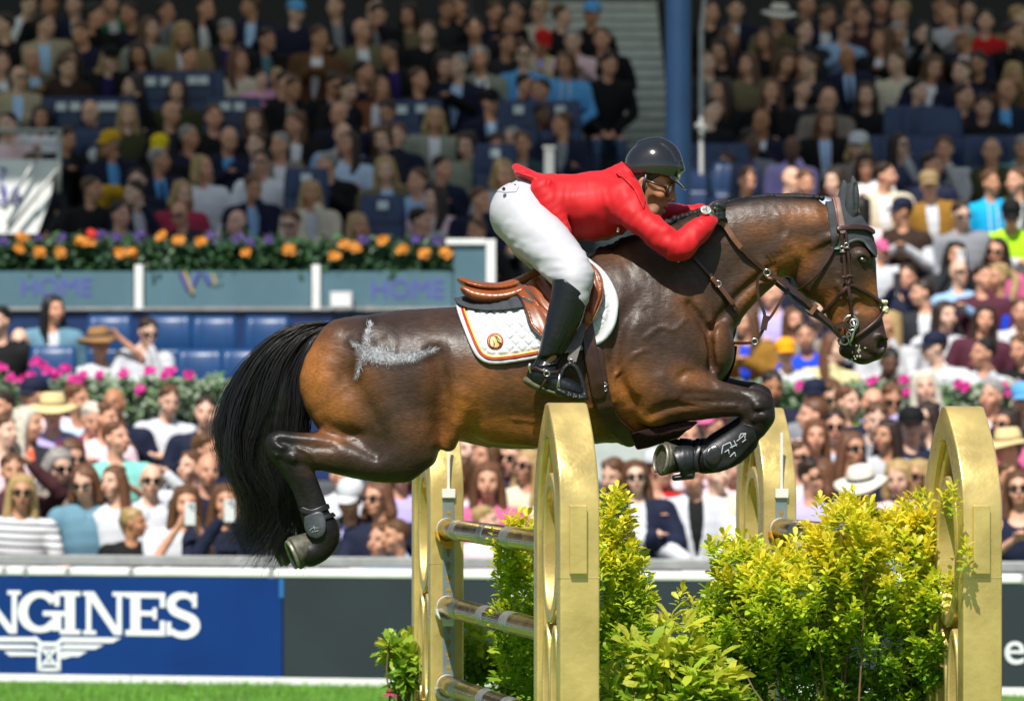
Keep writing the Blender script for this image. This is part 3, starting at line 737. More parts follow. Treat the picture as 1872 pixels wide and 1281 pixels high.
# jacket
def jacket():
    s = SDF((925,280,-150), (1325,500,165), 2.0); nl, fl, to, na, fa = limb_nodes(3.5)
    s.chain([(985,362,0,40,80),(1012,374,0,50,85),(1050,379,0,57,87),(1085,380,0,60,91),(1114,375,0,56,92),(1136,364,0,46,86)], k=8, sub=2, cap=16, k0=14)
    s.chain(na[:-1]+[(1292,415,78,22,22)], k=14, sub=3); s.chain(fa, k=14, sub=3)
    s.ball((1140,352,66),(27,24,34),14); s.ball((1142,350,-66),(27,24,34),14)
    # stand collar round the neck
    s.chain([(1112,352,0,38,50),(1134,336,0,36,42),(1152,321,0,31,37)], k=10, sub=2, cap=6)
    # skirt of the jacket: a raised, curled tail and a hanging front corner
    for z in (1,-1):
        s.chain([(990,352,66*z,22,24),(1006,385,80*z,22,14),(1028,416,88*z,14,9),(1040,434,88*z,5,5)], k=8, sub=3)
    s.chain([(1000,338,0,18,72),(972,328,0,13,74),(955,322,0,10,72),(945,318,0,7,70)], k=8, sub=3, cap=5)
    s.chain([(970,322,26,9,32),(955,315,28,10,36),(948,311,30,9,34)], k=6, sub=2)
    # hollow out: cut the lower front opening and the neck
    s.chain([(1142,352,0,22,29),(1180,318,0,40,38)], k=2, sub=1, op='sub')
    s.half(lambda X,Y,Z: (X-1296)*.74+(Y-420)*.55-6, 2)
    folds(s, [((13,34,30),2.3,41),((34,15,30),1.8,42),((70,60,60),3.2,43)], lambda X,Y,Z: .55+.45*np.clip((X-1120)/60,0,1)+0*Y+0*Z)
    for ln in [((1131,322,60),(1128,360,92),(1140,398,108)),]: s.chain([(*ln[0],1.0,2),(*ln[1],1.5,3),(*ln[2],1.0,2)], k=4, sub=4, op='sub')
    me,_ = sdf_mesh('jacket', s, 1); return me, s
jk_me, JS = jacket(); jack = link('jacket', jk_me, M_red, rider)
link('collar', shell('collar', JS, 2.0, 4, poly=[(1124,318),(1136,292),(1146,300),(1166,336),(1178,368),(1174,390),(1156,352),(1136,330)], h=1.5, zr=(0,150)), M_red, jack)
for x,y,zz in ((1275,427,101),(1277,418,97)):
    mb = MB(); c = W(x,y,zz+14); n = (W(x,y,zz+14)-W(x+1,y-4,zz)).normalized(); mb.tube([c-n*.012,c+n*.010], 4.2*S_, 12); mb.build('button', M_blackpl, jack)
mb = MB(); mb.box((0,0,0),(.009,.003,.018), Matrix.Translation(W(1126,428,86))); mb.build('badge', mat('badge_gold',(.6,.45,.25),rough=.4), jack)
# white shirt collar shown at the throat
sh = SDF((1120,300,-60),(1215,420,80),2)
sh.chain([(1135,350,0,25,31),(1160,336,0,25,29)], k=4, sub=2, cap=6); sh.chain([(1150,380,0,16,40),(1188,398,0,12,26)], k=8, sub=2)
me,_ = sdf_mesh('shirt', sh, 1); link('shirt', me, M_white, rider)
# boots
def boot(z):
    s = SDF((940,500,min(z-55*(1 if z>0 else 1), z+55)), (1090,745,max(z-55,z+55)), 2.0); zz = z; e = 1 if z > 0 else -1
    s.chain([(1043,515,zz-2*e,34,34),(1038,552,zz,33,33),(1030,585,zz,32,31),(1016,620,zz,26.5,27),(1004,650,zz,20.5,22),(996,670,zz,20,21),(990,684,zz,21,20)], k=4, sub=3)
    s.chain([(980,690,zz,19,18),(995,694,zz,22,19),(1020,704,zz,18,19),(1045,713,zz,15,19),(1058,718,zz,12,16)], k=9, sub=3)
    s.half(lambda X,Y,Z: 519+np.clip((X-1032)*.75,-3,40)-Y+0*Z, 2)       # slanted boot top, higher at the front
    for i,(x,y) in enumerate(((997,655),(994,664),(993,674),(1003,660))):
        s.chain([(x-20,y+2,zz+12*e,1.2,3),(x,y+4-i,zz+20*e,2.6,4),(x+18,y-2,zz+12*e,1.2,3)], k=7, sub=3, op='sub')
    me,_ = sdf_mesh('boot', s, 1); bo = link('boot', me, M_boot, rider)
    so_ = SDF((940,670,zz-40),(1085,745,zz+40),1.8)
    so_.chain([(968,700,zz,8,15),(984,709,zz,8,16)], k=2, sub=1, cap=14)
    so_.chain([(990,712,zz,3.5,16),(1020,722,zz,4,18),(1050,729,zz,4,19),(1066,731,zz,3.5,15)], k=3, sub=2)
    me,_ = sdf_mesh('boot_sole', so_, 1); link('boot_sole', me, M_sole, bo)
    mb = MB()
    mb.tube([W(966,682,zz+8*e),W(978,674,zz+23*e),W(998,684,zz+27*e),W(1016,682,zz+24*e),W(1024,678,zz+4*e)], 2.6*S_, 6, flat=.6)
    mb.tube([W(1002,684,zz+25*e),W(994,700,zz+24*e),W(984,716,zz+18*e)], 2.4*S_, 6, flat=.6); mb.build('spur_strap', M_dkbr, bo, smooth=True)
    mb = MB(); mb.tube([W(970,684,zz+20*e),W(966,672,zz+22*e),W(969,667,zz+22*e)], 2.6*S_, 8); mb.tube([W(998+5*math.cos(a),685+5*math.sin(a),zz+28*e) for a in np.linspace(0,6.3,14)], 1.3*S_, 6, cap=False)
    mb.build('spur', M_steel, bo, smooth=True)
    return bo
M_sole = mat('boot_sole_rubber', (.10,.10,.055), rough=.8, noise=(60,4), vary=.5, bump=(150,.5,.002))
boot(176); boot(-176)
# helmet
M_helm = mat('carbon_helmet', (.012,.014,.018), rough=.13, spec=.6, coat=.8)
def carbon(m, sc=260):
    t = m.node_tree; p = t.nodes['Principled BSDF']; L = t.links.new; tc = N(t,'ShaderNodeTexCoord')
    wv = N(t,'ShaderNodeTexWave', bands_direction='DIAGONAL'); wv.inputs['Scale'].default_value = sc; wv.inputs['Distortion'].default_value = .4; L(tc.outputs['Object'], wv.inputs['Vector'])
    cr = N(t,'ShaderNodeMapRange'); cr.inputs['To Min'].default_value = .005; cr.inputs['To Max'].default_value = .022; L(wv.outputs['Fac'], cr.inputs[0])
    cb = N(t,'ShaderNodeCombineColor'); [L(cr.outputs[0], cb.inputs[i]) for i in range(3)]; L(cb.outputs[0], p.inputs['Base Color'])
carbon(M_helm, 60)
def helmet():
    s = SDF((1125,235,-70),(1275,365,80),1.8)
    ball_h(s,(-1,7,0),(52,49,45),2); ball_h(s,(-20,-2,0),(34,34,42),10)
    s.chain([tuple(hd(-40,38,0))+(5,11), tuple(hd(-8,55,0))+(5,12), tuple(hd(26,47,0))+(5,12), tuple(hd(50,18,0))+(5,12)], k=5, sub=4, lat=tuple(HSD))
    for e in (1,-1):
        s.chain([tuple(hd(-4,50,22*e))+(2,2), tuple(hd(20,42,24*e))+(2.6,2.6), tuple(hd(36,26,24*e))+(1.6,1.6)], k=3, sub=3, op='sub')
        s.chain([tuple(hd(22,44,11*e))+(1.6,1.6), tuple(hd(40,30,11*e))+(2.2,2.2), tuple(hd(46,20,11*e))+(1.2,1.2)], k=2, sub=3, op='sub')
    C = np.array(HC); f = np.array(HFW); u = np.array(HUP)
    def low(X,Y,Z):
        ff = (X-C[0])*f[0]+(Y-C[1])*f[1]+(Z-C[2])*f[2]; uu = (X-C[0])*u[0]+(Y-C[1])*u[1]+(Z-C[2])*u[2]
        return (-12+np.clip(-(ff+4)*.30,-6,13)*-1)-uu
    s.half(low, 3)
    s.chain([tuple(hd(40,-5,0))+(3.5,38), tuple(hd(54,-10,0))+(2.8,34), tuple(hd(64,-15,0))+(2.2,24)], k=4, sub=3, lat=tuple(HSD), cap=4)
    me,_ = sdf_mesh('helmet', s, 1); return me
hel = link('helmet', helmet(), M_helm, rider)
mb = MB(); P = [hd(-6,-10,40), hd(-4,-36,38), hd(2,-60,25), hd(8,-78,6), hd(4,-72,-16), hd(0,-50,-32), hd(-4,-12,-40)]
mb.tube([W(*p) for p in P], 3.2*S_, 6, flat=.5); mb.build('chin_strap', M_blackpl, hel, smooth=True)
mb = MB(); mb.box((-.004,-.004,-.006),(.004,.004,.006), Matrix.Translation(W(*hd(49,4,15)))); mb.build('helmet_badge', mat('badge_pale',(.22,.20,.13),rough=.4), hel)
# sunglasses
M_lens = mat('red_mirror_lens', (.07,.006,.004), rough=.06, spec=.7, coat=.5, metal=.0)
def glasses():
    fr = MB(); ln = MB()
    for e in (1,-1):
        c = (42,-25,16*e); ring = []
        for j in range(20):
            a = 2*math.pi*j/20; ring.append(hd(42-abs(math.cos(a))*0-(5 if math.cos(a)*e>0 else 0)*abs(math.cos(a))+.0, -26+11.5*math.sin(a), (17+14.5*math.cos(a)*1)*e if True else 0))
        fr.tube([W(*p) for p in ring+[ring[0]]], 1.7*S_, 6, cap=False)
        ctr = hd(43.5,-25,16*e); v = [W(*ctr)]+[W(*p) for p in ring]; ln.add(v, [(0,1+j,1+(j+1)%20) for j in range(20)])
        back = [W(*(p-HFW*1.5)) for p in ring]; ln.add([W(*(ctr-HFW*1.5))]+back, [(0,1+(j+1)%20,1+j) for j in range(20)])
        fr.tube([W(*hd(38,-23,28*e)), W(*hd(20,-23,36*e)), W(*hd(-6,-22,38.5*e))], 2.2*S_, 6, flat=.6)
    fr.tube([W(*hd(44,-22,5)), W(*hd(46,-21,0)), W(*hd(44,-22,-5))], 1.6*S_, 6)
    g = fr.build('sunglasses', mat('tortoise_frame',(.035,.02,.01),rough=.3,spec=.5,noise=(120,3),vary=.5), rider, smooth=True)
    ln.build('lens', M_lens, g, smooth=True)
glasses()
# gloves
M_glove = mat('black_glove', (.012,.016,.017), rough=.6, bump=(160,.4,.001), noise=(40,3), vary=.25)
for sg in (1,-1):
    s = SDF((1268,355,min(66*sg-40,66*sg+40)),(1345,440,max(66*sg-40,66*sg+40)),1.5); palm, fin = hand_nodes(sg)
    s.chain([(1284,410,70*sg,12,13)]+palm, k=4, sub=3)
    for fg in fin: s.chain(fg, k=1.5, sub=3)
    for i in range(4): s.ball((1307,385+8.2*i-6,75*sg),(4.5,4,3.5),3)
    me,_ = sdf_mesh('glove', s, 1); gl = link('glove', me, M_glove, rider)
    mb = MB(); mb.tube([W(1303,384,78*sg),W(1303,384,84*sg)], 1.8*S_, 8); mb.build('snap', mat('snap_gold',(.6,.5,.2),rough=.3,metal=1), gl)
# wrist watch
mb = MB(); cw = Vector((1286,400,80)); ax = (Vector((1300,396,70))-Vector((1270,428,96))).normalized(); a1 = ax.cross(Vector((0,0,1))).normalized(); a2 = ax.cross(a1)
band_ = [W(*(cw+a1*17*math.cos(t)+a2*17*math.sin(t))) for t in np.linspace(0,6.283,26)]
mb.tube(band_, 4.4*S_, 6, cap=False, flat=.45); wt = mb.build('wrist_watch', M_steel, rider, smooth=True)
nrm = Vector((-.1,-.45,.88)); nrm = (nrm-ax*nrm.dot(ax)).normalized(); fc = cw+nrm*17; t1 = ax; t2 = ax.cross(nrm)
def disc(r, z0, z1, n=20):
    v = [W(*(fc+(t1*math.cos(2*math.pi*j/n)+t2*math.sin(2*math.pi*j/n))*r+nrm*z)) for z in (z0,z1) for j in range(n)]
    return v, [tuple(range(n)), tuple(range(n,2*n))]+[(j,(j+1)%n,(j+1)%n+n,j+n) for j in range(n)]
mb = MB(); mb.add(*disc(9.5,-3,3)); mb.build('watch_case', M_steel, wt)
mb = MB(); mb.add(*disc(7.6,3,3.6)); mb.build('watch_face', mat('watch_face',(.35,.36,.34),rough=.15,noise=(400,2),vary=.6), wt)
mb = MB()
for a in (.4, 2.2, 4.1): mb.add(*[[W(*(fc+(t1*math.cos(a)+t2*math.sin(a))*r_+(t2*math.cos(a)-t1*math.sin(a))*w_+nrm*z_)) for r_,w_,z_ in ((0,-.7,3.8),(6,-.5,3.8),(6,.5,3.8),(0,.7,3.8),(0,-.7,4.4),(6,-.5,4.4),(6,.5,4.4),(0,.7,4.4))],[(0,1,2,3),(4,5,6,7),(0,1,5,4),(2,3,7,6)]])
mb.build('watch_hand', M_blackpl, wt)
# ================================================================ saddle pad, saddle
PADP = [(832,552),(838,575),(850,608),(862,637),(873,655),(888,665),(908,668),(945,664),(984,657),(1030,648),(1071,640),(1102,626),(1121,600),(1128,566),(1125,538),(1108,505),(1085,482),(1060,470),(1000,490),(940,525),(880,540)]
def quilt(X, Y):
    XX, YY = X[:,None], Y[None,:]; u = (XX+YY*1.05)/23.0; v = (XX-YY*1.05)/23.0
    q = np.clip(np.minimum(np.abs(np.sin(np.pi*u)),np.abs(np.sin(np.pi*v)))/.55,0,1)**.8; q = np.where(np.hypot(XX-905.5,YY-626) < 19, .45, q)
    pd = poly_sd(PADP, X, Y); inn = np.clip((-pd-16)/4, 0, 1)
    return 3.6*q*inn+2.0*np.clip(1-np.abs(pd+4)/4.5, 0, 1)
pad = thing('saddle_pad', 'white quilted saddle cloth with red and yellow edge piping under the saddle', 'saddle pad', W(980,600,140))
for zr in ((0,175),(-175,-0.1)):
    link('quilted_pad', shell('quilted_pad', HS, 5.5, 6, poly=spl(PADP+[PADP[0]],4), h=2, zr=zr, relief=quilt), M_white, pad)
def inset(pts, d):
    P = [Vector((x,y)) for x,y in pts]; out = []
    for i,p in enumerate(P):
        t = (P[min(i+1,len(P)-1)]-P[max(i-1,0)]).normalized(); n = Vector((t.y,-t.x)); out.append((p.x+n.x*d, p.y+n.y*d))
    return out
edge = spl(PADP[0:9], 5)
M_pr = mat('red_piping', (.45,.012,.015), rough=.5); M_py = mat('yellow_piping', (.75,.42,.02), rough=.5)
link('red_piping', shell('red_piping', HS, 10.2, 5, line=inset(edge,9.5), wd=3.6, h=1.25, zr=(0,190), curve=False), M_pr, pad)
link('yellow_piping', shell('yellow_piping', HS, 10.2, 5, line=inset(edge,13.2), wd=3.4, h=1.25, zr=(0,190), curve=False), M_py, pad)
# round badge with a horse head in outline
def circ(x,y,r,n=26): return [(x+r*math.cos(2*math.pi*i/n), y+r*math.sin(2*math.pi*i/n)) for i in range(n)]
bx, by = 905.5, 626
bd = link('badge', shell('badge', HS, 10.5, 5, poly=circ(bx,by,15), h=1.3, zr=(60,190)), mat('badge_red',(.40,.02,.015),rough=.5), pad)
link('badge_field', shell('badge_field', HS, 12.2, 4, poly=circ(bx,by,12.6), h=1.1, zr=(60,190)), mat('badge_yellow',(.52,.36,.10),rough=.45,noise=(200,2),vary=.15), bd)
for ln, wd in (([(bx-8,by-8),(bx-10,by+1),(bx-8,by+9),(bx-3,by+11),(bx-1,by+5),(bx-4,by-1)],1.9),([(bx-7,by-9),(bx-1,by-10),(bx+3,by-4),(bx+9,by+8)],1.9),([(bx+2,by-9),(bx+9,by-1)],1.9),([(bx+5,by+1),(bx+10,by+4)],3.4),([(bx-5,by-2),(bx-2,by+3),(bx-4,by+8)],1.5)):
    link('badge_line', shell('badge_line', HS, 13.6, 3.6, line=ln, wd=wd, h=.9, zr=(60,190)), M_blackpl, bd)
link('half_pad', shell('half_pad', HS, 13, 9, poly=spl([(829,544),(838,557),(860,566),(900,570),(950,566),(975,556),(975,520),(930,520),(870,535),(829,544)],3), h=2, zr=(-175,175)), M_grey, pad)

sad = thing('saddle', 'tan leather jumping saddle strapped over the white quilted pad', 'saddle', W(960,540,0))
def seat():
    s = SDF((825,440,-110),(1115,575,110),2.0)
    s.chain([(844,514,0,5,56),(856,519,0,8,68),(880,525,0,10,72),(908,527,0,10,66),(936,523,0,12,56),(960,513,0,12,46),(990,501,0,15,40),(1025,488,0,16,38),(1055,478,0,13,34),(1072,480,0,10,30)], k=4, sub=3, cap=9)
    s.chain([(840,511,0,3.5,44),(852,514,0,3.5,58)], k=5, sub=2, cap=4)
    for e in (1,-1):
        s.chain([(865,535,62*e,1.5,3),(900,540,66*e,1.8,3.5),(935,537,60*e,1.6,3.5),(962,520,52*e,1.5,3)], k=3, sub=3, op='sub')
    me,_ = sdf_mesh('seat', s, 1); return me, s
me, SEAT = seat(); link('seat', me, M_tan, sad)
def panel():
    s = SDF((830,520,-110),(975,570,110),2.0)
    for e in (1,-1): s.chain([(854,533,46*e,8,30),(870,541,50*e,13,31),(900,545,54*e,13,30),(930,542,56*e,12,28),(955,533,60*e,10,24)], k=3, sub=3, cap=12)
    me,_ = sdf_mesh('panel', s, 1); return me
link('panel', panel(), M_tan, sad)
FLAP = [(938,534),(951,547),(960,569),(969,598),(990,620),(1020,630),(1058,616),(1080,592),(1096,552),(1101,522),(1090,495),(1064,476),(1030,482),(985,505),(955,522)]
def flaprelief(X, Y):
    XX, YY = X[:,None], Y[None,:]; r = 0
    for pts in ([(960,530),(1000,575),(1040,600)],[(980,520),(1010,560),(1040,580)],[(1000,515),(1030,560)],[(955,548),(985,562)]):
        r = r-3.0*np.clip(1-np.abs(line_sd(spl(pts), X, Y, 0))/2.6, 0, 1)
    kr = line_sd(spl([(1058,484),(1084,506),(1088,540),(1072,582)]), X, Y, 0); r = r+11*np.clip(1-(kr/17)**2, 0, 1)
    kr2 = line_sd(spl([(1046,500),(1066,520),(1070,545),(1058,590)]), X, Y, 0); r = r-2.5*np.clip(1-kr2/2.5,0,1)
    pd = poly_sd(FLAP, X, Y); return r+1.6*np.clip(1-np.abs(pd+3)/2.5,0,1)
for zr in ((0,200),(-200,-.1)):
    link('flap', shell('flap', HS, 15, 6, poly=spl(FLAP+[FLAP[0]],4), h=2, zr=zr, relief=flaprelief), M_tan, sad)
link('flap_piping', shell('flap_piping', HS, 17, 6, line=FLAP[:5], wd=3.4, h=1.4, zr=(0,200)), M_dkbr, sad)
link('knee_roll_piping', shell('knee_roll_piping', HS, 23, 10, line=[(1066,479),(1093,503),(1099,545),(1081,590)], wd=3.2, h=1.4, zr=(0,210)), M_ltbr, sad)
# girth and billets
for zr in ((0,200),(-200,-.1)):
    link('billet', shell('billet', HS, 11, 6, line=[(1070,600),(1080,660),(1092,720)], wd=26, h=2, zr=zr), M_dkbr, sad)
    link('girth', shell('girth', HS, 8, 7, line=[(1086,650),(1100,730),(1118,772),(1150,802)], wd=30, h=2, zr=zr), M_dkbr, sad)
link('belly_guard', shell('belly_guard', HS, 9, 14, poly=[(1150,792),(1165,822),(1185,818),(1240,800),(1275,770),(1230,770),(1195,780)], h=2.2, zr=(-90,90)), M_fleece, sad)
mb = MB()
for k_ in range(2):
    c = (1101,704+k_*9); z = zlook(ZF,*c)+13; mb.tube([W(c[0]+6*math.cos(a),c[1]+3.4*math.sin(a),z) for a in np.linspace(0,6.283,14)], 1.1*S_, 6, cap=False)
mb.build('buckle', M_steel, sad, smooth=True)
# stirrup leather and stirrup iron, near and far
for e in (1,-1):
    mb = MB(); zc = 176
    P = [W(1058,600,158*e),W(1053,625,166*e),W(1046,652,176*e),W(1042,664,180*e)]
    for wd,off in ((11,0),): 
        pts = [Vector((1060,592,150*e)),Vector((1055,618,160*e)),Vector((1048,642,172*e)),Vector((1043,662,178*e))]
        for i,p in enumerate(pts): pass
        v = []; f = []
        for i,p in enumerate(pts):
            wv = Vector((10,3,0))*(1.0-.08*i); nv = Vector((0,0,1.6*e))
            v += [W(*(p-wv-nv)),W(*(p+wv-nv)),W(*(p+wv+nv)),W(*(p-wv+nv))]
        for i in range(len(pts)-1):
            for j in range(4): f.append((i*4+j,i*4+(j+1)%4,i*4+4+(j+1)%4,i*4+4+j))
        f += [(0,1,2,3),(len(v)-4,len(v)-3,len(v)-2,len(v)-1)]; mb.add(v,f)
    mb.build('stirrup_leather', mat('worn_grey_leather',(.11,.095,.09),rough=.6,noise=(30,3),vary=.2) if e > 0 else bpy.data.materials['worn_grey_leather'], sad)
    s = SDF((1005,655,min(170*e,210*e)-12),(1085,750,max(170*e,210*e)+12),1.5)
    ctr = lambda x,y,r,b=7: (x,y,186*e,r,b)
    s.chain([ctr(1040,667,4,6),ctr(1029,676,4.6,7),ctr(1020,698,5,8),ctr(1018,716,5,9)], k=3, sub=3)
    s.chain([ctr(1040,667,4,6),ctr(1052,676,4.6,7),ctr(1062,700,4.6,8),ctr(1067,724,5,9)], k=3, sub=3)
    s.chain([ctr(1018,714,6,18),ctr(1035,722,7,20),ctr(1052,727,7,20),ctr(1067,728,6,17)], k=4, sub=3)
    for x,y in ((1036,720),(1046,723),(1056,725)): s.ball((x,y,206*e),(3,4,6),1,'sub')
    me,_ = sdf_mesh('stirrup', s, 1); st = link('stirrup', me, M_blackpl, sad)
    mb = MB(); mb.tube([W(1019,700+i*5,(194-.2*i)*e) for i in range(4)], 3.2*S_, 6); mb.tube([W(1022,685,194*e),W(1017,712,196*e)], 2.6*S_, 6); mb.build('stirrup_edge', M_steel, st, smooth=True)
    mb = MB(); mb.tube([W(1042+4*math.cos(a),664+5*math.sin(a),181*e) for a in np.linspace(0,6.283,14)], 1.3*S_, 6, cap=False); mb.build('stirrup_buckle', M_steel, st, smooth=True)

# ================================================================ bonnet with ears (ears belong to the horse, the bonnet covers them)
def ear(e):
    s = SDF((1515,310,-60),(1585,425,60),1.6)
    bx_ = 1553 if e > 0 else 1541; tx = 1557 if e > 0 else 1544
    s.chain([(bx_-1,402,21*e,10,11),(bx_+2,380,24*e,12.5,12),(bx_+4,358,26*e,11.5,10),(tx+2,340,26*e,7.5,7),(tx,324 if e>0 else 329,25*e,2,2)], k=3, sub=4)
    s.chain([(bx_+10,384,33*e,2.5,4),(bx_+8,358,35*e,2.5,4),(tx+4,340,31*e,1.5,3)], k=6, sub=3, op='sub')
    me,_ = sdf_mesh('ear_cover', s, 1); return me
bon = thing('ear_bonnet', 'charcoal fly bonnet covering the ears and forehead of the horse', 'bonnet', W(1545,410,0))
for e in (1,-1): link('ear_cover', ear(e), M_grey, bon)
link('bonnet_cap', shell('bonnet_cap', HS, 3, 5, poly=spl([(1508,358),(1511,395),(1515,430),(1519,457),(1532,456),(1543,449),(1562,441),(1577,444),(1588,457),(1600,470),(1604,455),(1594,420),(1580,392),(1560,362),(1530,352),(1508,358)],3), h=1.6, zr=(-70,70),
     relief=lambda X,Y: .8*np.sin(X[:,None]*.9+Y[None,:]*.9)*np.sin(X[:,None]*.9-Y[None,:]*.9)), M_grey, bon)
link('bonnet_edging', shell('bonnet_edging', HS, 4.5, 6, line=[(1519,456),(1532,455),(1543,448),(1562,440),(1577,443),(1588,456),(1599,469)], wd=6, h=1.5, zr=(-70,70)), mat('edging_grey',(.05,.058,.068),rough=.6), bon)
link('bonnet_trim', shell('bonnet_trim', HS, 5.5, 5, line=[(1519,457),(1530,456)], wd=3, h=1.2, zr=(0,70)), mat('trim_teal',(.25,.5,.48),rough=.5), bon)

# ================================================================ bridle
bri = thing('bridle', 'brown leather bridle with crossed noseband and steel bit on the horse head', 'bridle', W(1545,500,40))
def strap(name, pts, wd, off=4, th=4.5, par=bri, m=M_dkbr, zr=(0,90), h=1.3):
    return link(name, shell(name, HS, off, th, line=pts, wd=wd, h=h, zr=zr), m, par)
B2 = (-70,70)
strap('headpiece', [(1527,356),(1530,385),(1537,424)], 13, 9, 5, m=mat('pale_strap_leather',(.24,.15,.13),rough=.4,noise=(30,3),vary=.2), zr=B2)
strap('headpiece_edge', [(1524,358),(1527,385),(1531,420)], 2.4, 11, 5, m=mat('headpiece_red',(.25,.06,.03),rough=.5), zr=B2)
strap('browband', [(1530,420),(1555,417),(1580,418),(1596,424)], 9.5, 10, 6, zr=B2)
strap('cheekpiece', [(1535,425),(1539,465),(1543,510),(1546,520)], 6.5, 7, 5); strap('cheekpiece', [(1543,425),(1547,465),(1551,508),(1548,520)], 6.0, 7, 5)
strap('cheekpiece', [(1547,518),(1551,548),(1555,580)], 7, 5, 5)
strap('noseband', [(1546,522),(1558,523),(1578,533),(1600,546),(1616,556)], 7, 4.5, 5, zr=B2); strap('noseband', [(1548,524),(1530,542),(1515,560),(1503,572),(1492,578)], 7.5, 4.5, 5, zr=B2)
strap('noseband', [(1618,565),(1606,582),(1588,598),(1568,612),(1550,620),(1534,622)], 6.5, 4.5, 5, zr=B2)
strap('throat_lash', [(1529,432),(1524,448),(1512,474),(1492,502),(1468,524),(1452,534)], 5.5, 6, 4, zr=B2)
for x,y in ((1537,463),(1545,456),(1542,508),(1551,506)):
    strap('keeper', [(x-4,y),(x+4,y)], 5, 9, 6, m=M_dkbr)
mb = MB()
for x,y in ((1536,456),(1544,450)):
    z = zlook(ZF,x,y)+9; mb.tube([W(x+4*math.cos(a),y+4*math.sin(a),z) for a in np.linspace(0,6.283,12)], 1.0*S_, 6, cap=False)
mb.build('buckle', M_steel, bri, smooth=True)
s = SDF((1595,545,-30),(1635,585,30),1.5); r = random.Random(4)
for i in range(16): s.ball((1611+r.random()*9,550+r.random()*24,r.random()*30-15),(4.5,4,5),2)
me,_ = sdf_mesh('nose_pad', s, 0); link('nose_pad', me, mat('cream_fleece',(.72,.64,.42),rough=.95,bump=(200,.8,.004)), bri)
# bit: ring, shank and rein rings, both sides
for e in (1,-1):
    mb = MB(); zc = (zlook(ZF,1553,592)+7)*e
    ring = lambda x,y,r_,z_,n=22: [W(x+r_*math.cos(a),y+r_*math.sin(a),z_) for a in np.linspace(0,2*math.pi,n)]
    mb.tube(ring(1553,591,13.5,zc), 1.9*S_, 8, cap=False); mb.tube(ring(1542,623,7.5,zc*.9), 1.6*S_, 8, cap=False); mb.tube(ring(1558,591,6.5,zc+3*e), 1.7*S_, 8, cap=False)
    mb.tube([W(1556,586,zc+3*e),W(1561,598,zc+5*e),W(1558,607,zc+5*e),W(1554,622,zc+3*e),W(1549,629,zc)], 2.5*S_, 8); mb.tube(ring(1549,612,3.6,zc+2*e), 1.3*S_, 6, cap=False)
    mb.build('bit', M_steel, bri, smooth=True)
mb = MB(); z = zlook(ZF,1553,596); mb.tube([W(1553,596,z+4),W(1556,600,0),W(1553,596,-z-4)], 4*S_, 8); mb.build('mouthpiece', M_steel, bri, smooth=True)
def ribbon(name, pts, wd, m, par, th=1.6, n=5, nv=(0,0,1)):
    P = [Vector(p) for p in catmull(pts, n)]; v = []; f = []; nv = Vector(nv).normalized(); k = len(P)
    for i,p in enumerate(P):
        t = (P[min(i+1,k-1)]-P[max(i-1,0)]).normalized(); wv = nv.cross(t)
        wv = wv.normalized()*wd/2 if wv.length > .05 else Vector((0,wd/2,0)); nn = t.cross(wv).normalized()*th
        v += [W(*(p-wv-nn)),W(*(p+wv-nn)),W(*(p+wv+nn)),W(*(p-wv+nn))]
    for i in range(k-1):
        for j in range(4): f.append((i*4+j,i*4+(j+1)%4,i*4+4+(j+1)%4,i*4+4+j))
    f += [(0,1,2,3),(4*k-4,4*k-3,4*k-2,4*k-1)]; mb = MB(); mb.add(v,f); return mb.build(name, m, par)
ribbon('rein', [(1310,408,60),(1322,414,58),(1338,438,62),(1356,460,60)], 9, M_ltbr, bri)
rn = ribbon('rein', [(1352,455,62),(1375,478,58),(1400,498,52),(1449,532,52),(1486,566,48),(1516,592,46),(1534,606,44)], 7.5, M_dkbr, bri)
ribbon('rein_stop', [(1478,575,50),(1490,558,50)], 8, M_ltbr, rn, th=6)
ribbon('rein', [(1322,412,52),(1365,466,52),(1420,512,46),(1436,515,44),(1440,540,44),(1455,562,44),(1475,574,44),(1500,588,42),(1540,624,40)], 5, M_blackpl, bri)
ribbon('rein', [(1296,380,40),(1304,372,10),(1318,367,-20),(1336,370,-52)], 6, M_ltbr, bri, nv=(0,1,.3))
ribbon('rein', [(1310,400,-60),(1400,498,-52),(1486,566,-48),(1540,610,-44)], 7, M_dkbr, bri)
ribbon('rein_knot', [(1524,598,48),(1538,594,50),(1548,600,48)], 11, M_dkbr, bri, th=5); 
# breastplate with running martingale
bpl = thing('breastplate', 'brown leather breastplate strap with martingale forks crossing the horse chest', 'breastplate', W(1330,560,60))
strap('shoulder_strap', [(1240,445),(1262,467),(1308,519),(1330,547),(1343,568)], 8, 5, 5, bpl, zr=(0,130)); strap('shoulder_strap', [(1230,438),(1262,467),(1308,519),(1343,568)], 8, 5, 5, bpl, zr=(-130,-.1))
strap('strap_end', [(1300,512),(1318,532),(1336,556)], 9.5, 8, 5, bpl, m=mat('strap_leather_mid',(.09,.035,.022),rough=.4), zr=(0,130))
mb = MB(); z = zlook(ZF,1310,521)+10; mb.tube([W(1310+5.5*math.cos(a),521+5.5*math.sin(a),z) for a in np.linspace(0,6.283,14)], 1.2*S_, 6, cap=False); mb.build('buckle', M_steel, bpl, smooth=True)
ribbon('chest_strap', [(1338,570,34),(1340,598,22),(1334,622,16),(1326,648,8),(1318,690,0)], 12, M_dkbr, bpl, th=2.5)
ribbon('chest_fleece', [(1334,632,10),(1330,660,6),(1318,690,0),(1290,735,0)], 26, M_fleece, bpl, th=7)
ribbon('martingale_fork', [(1336,627,22),(1360,628,40),(1377,625,46),(1388,612,48),(1396,592,50),(1394,572,50),(1384,545,50),(1382,516,52),(1390,503,54),(1399,500,56)], 5.5, M_dkbr, bpl)
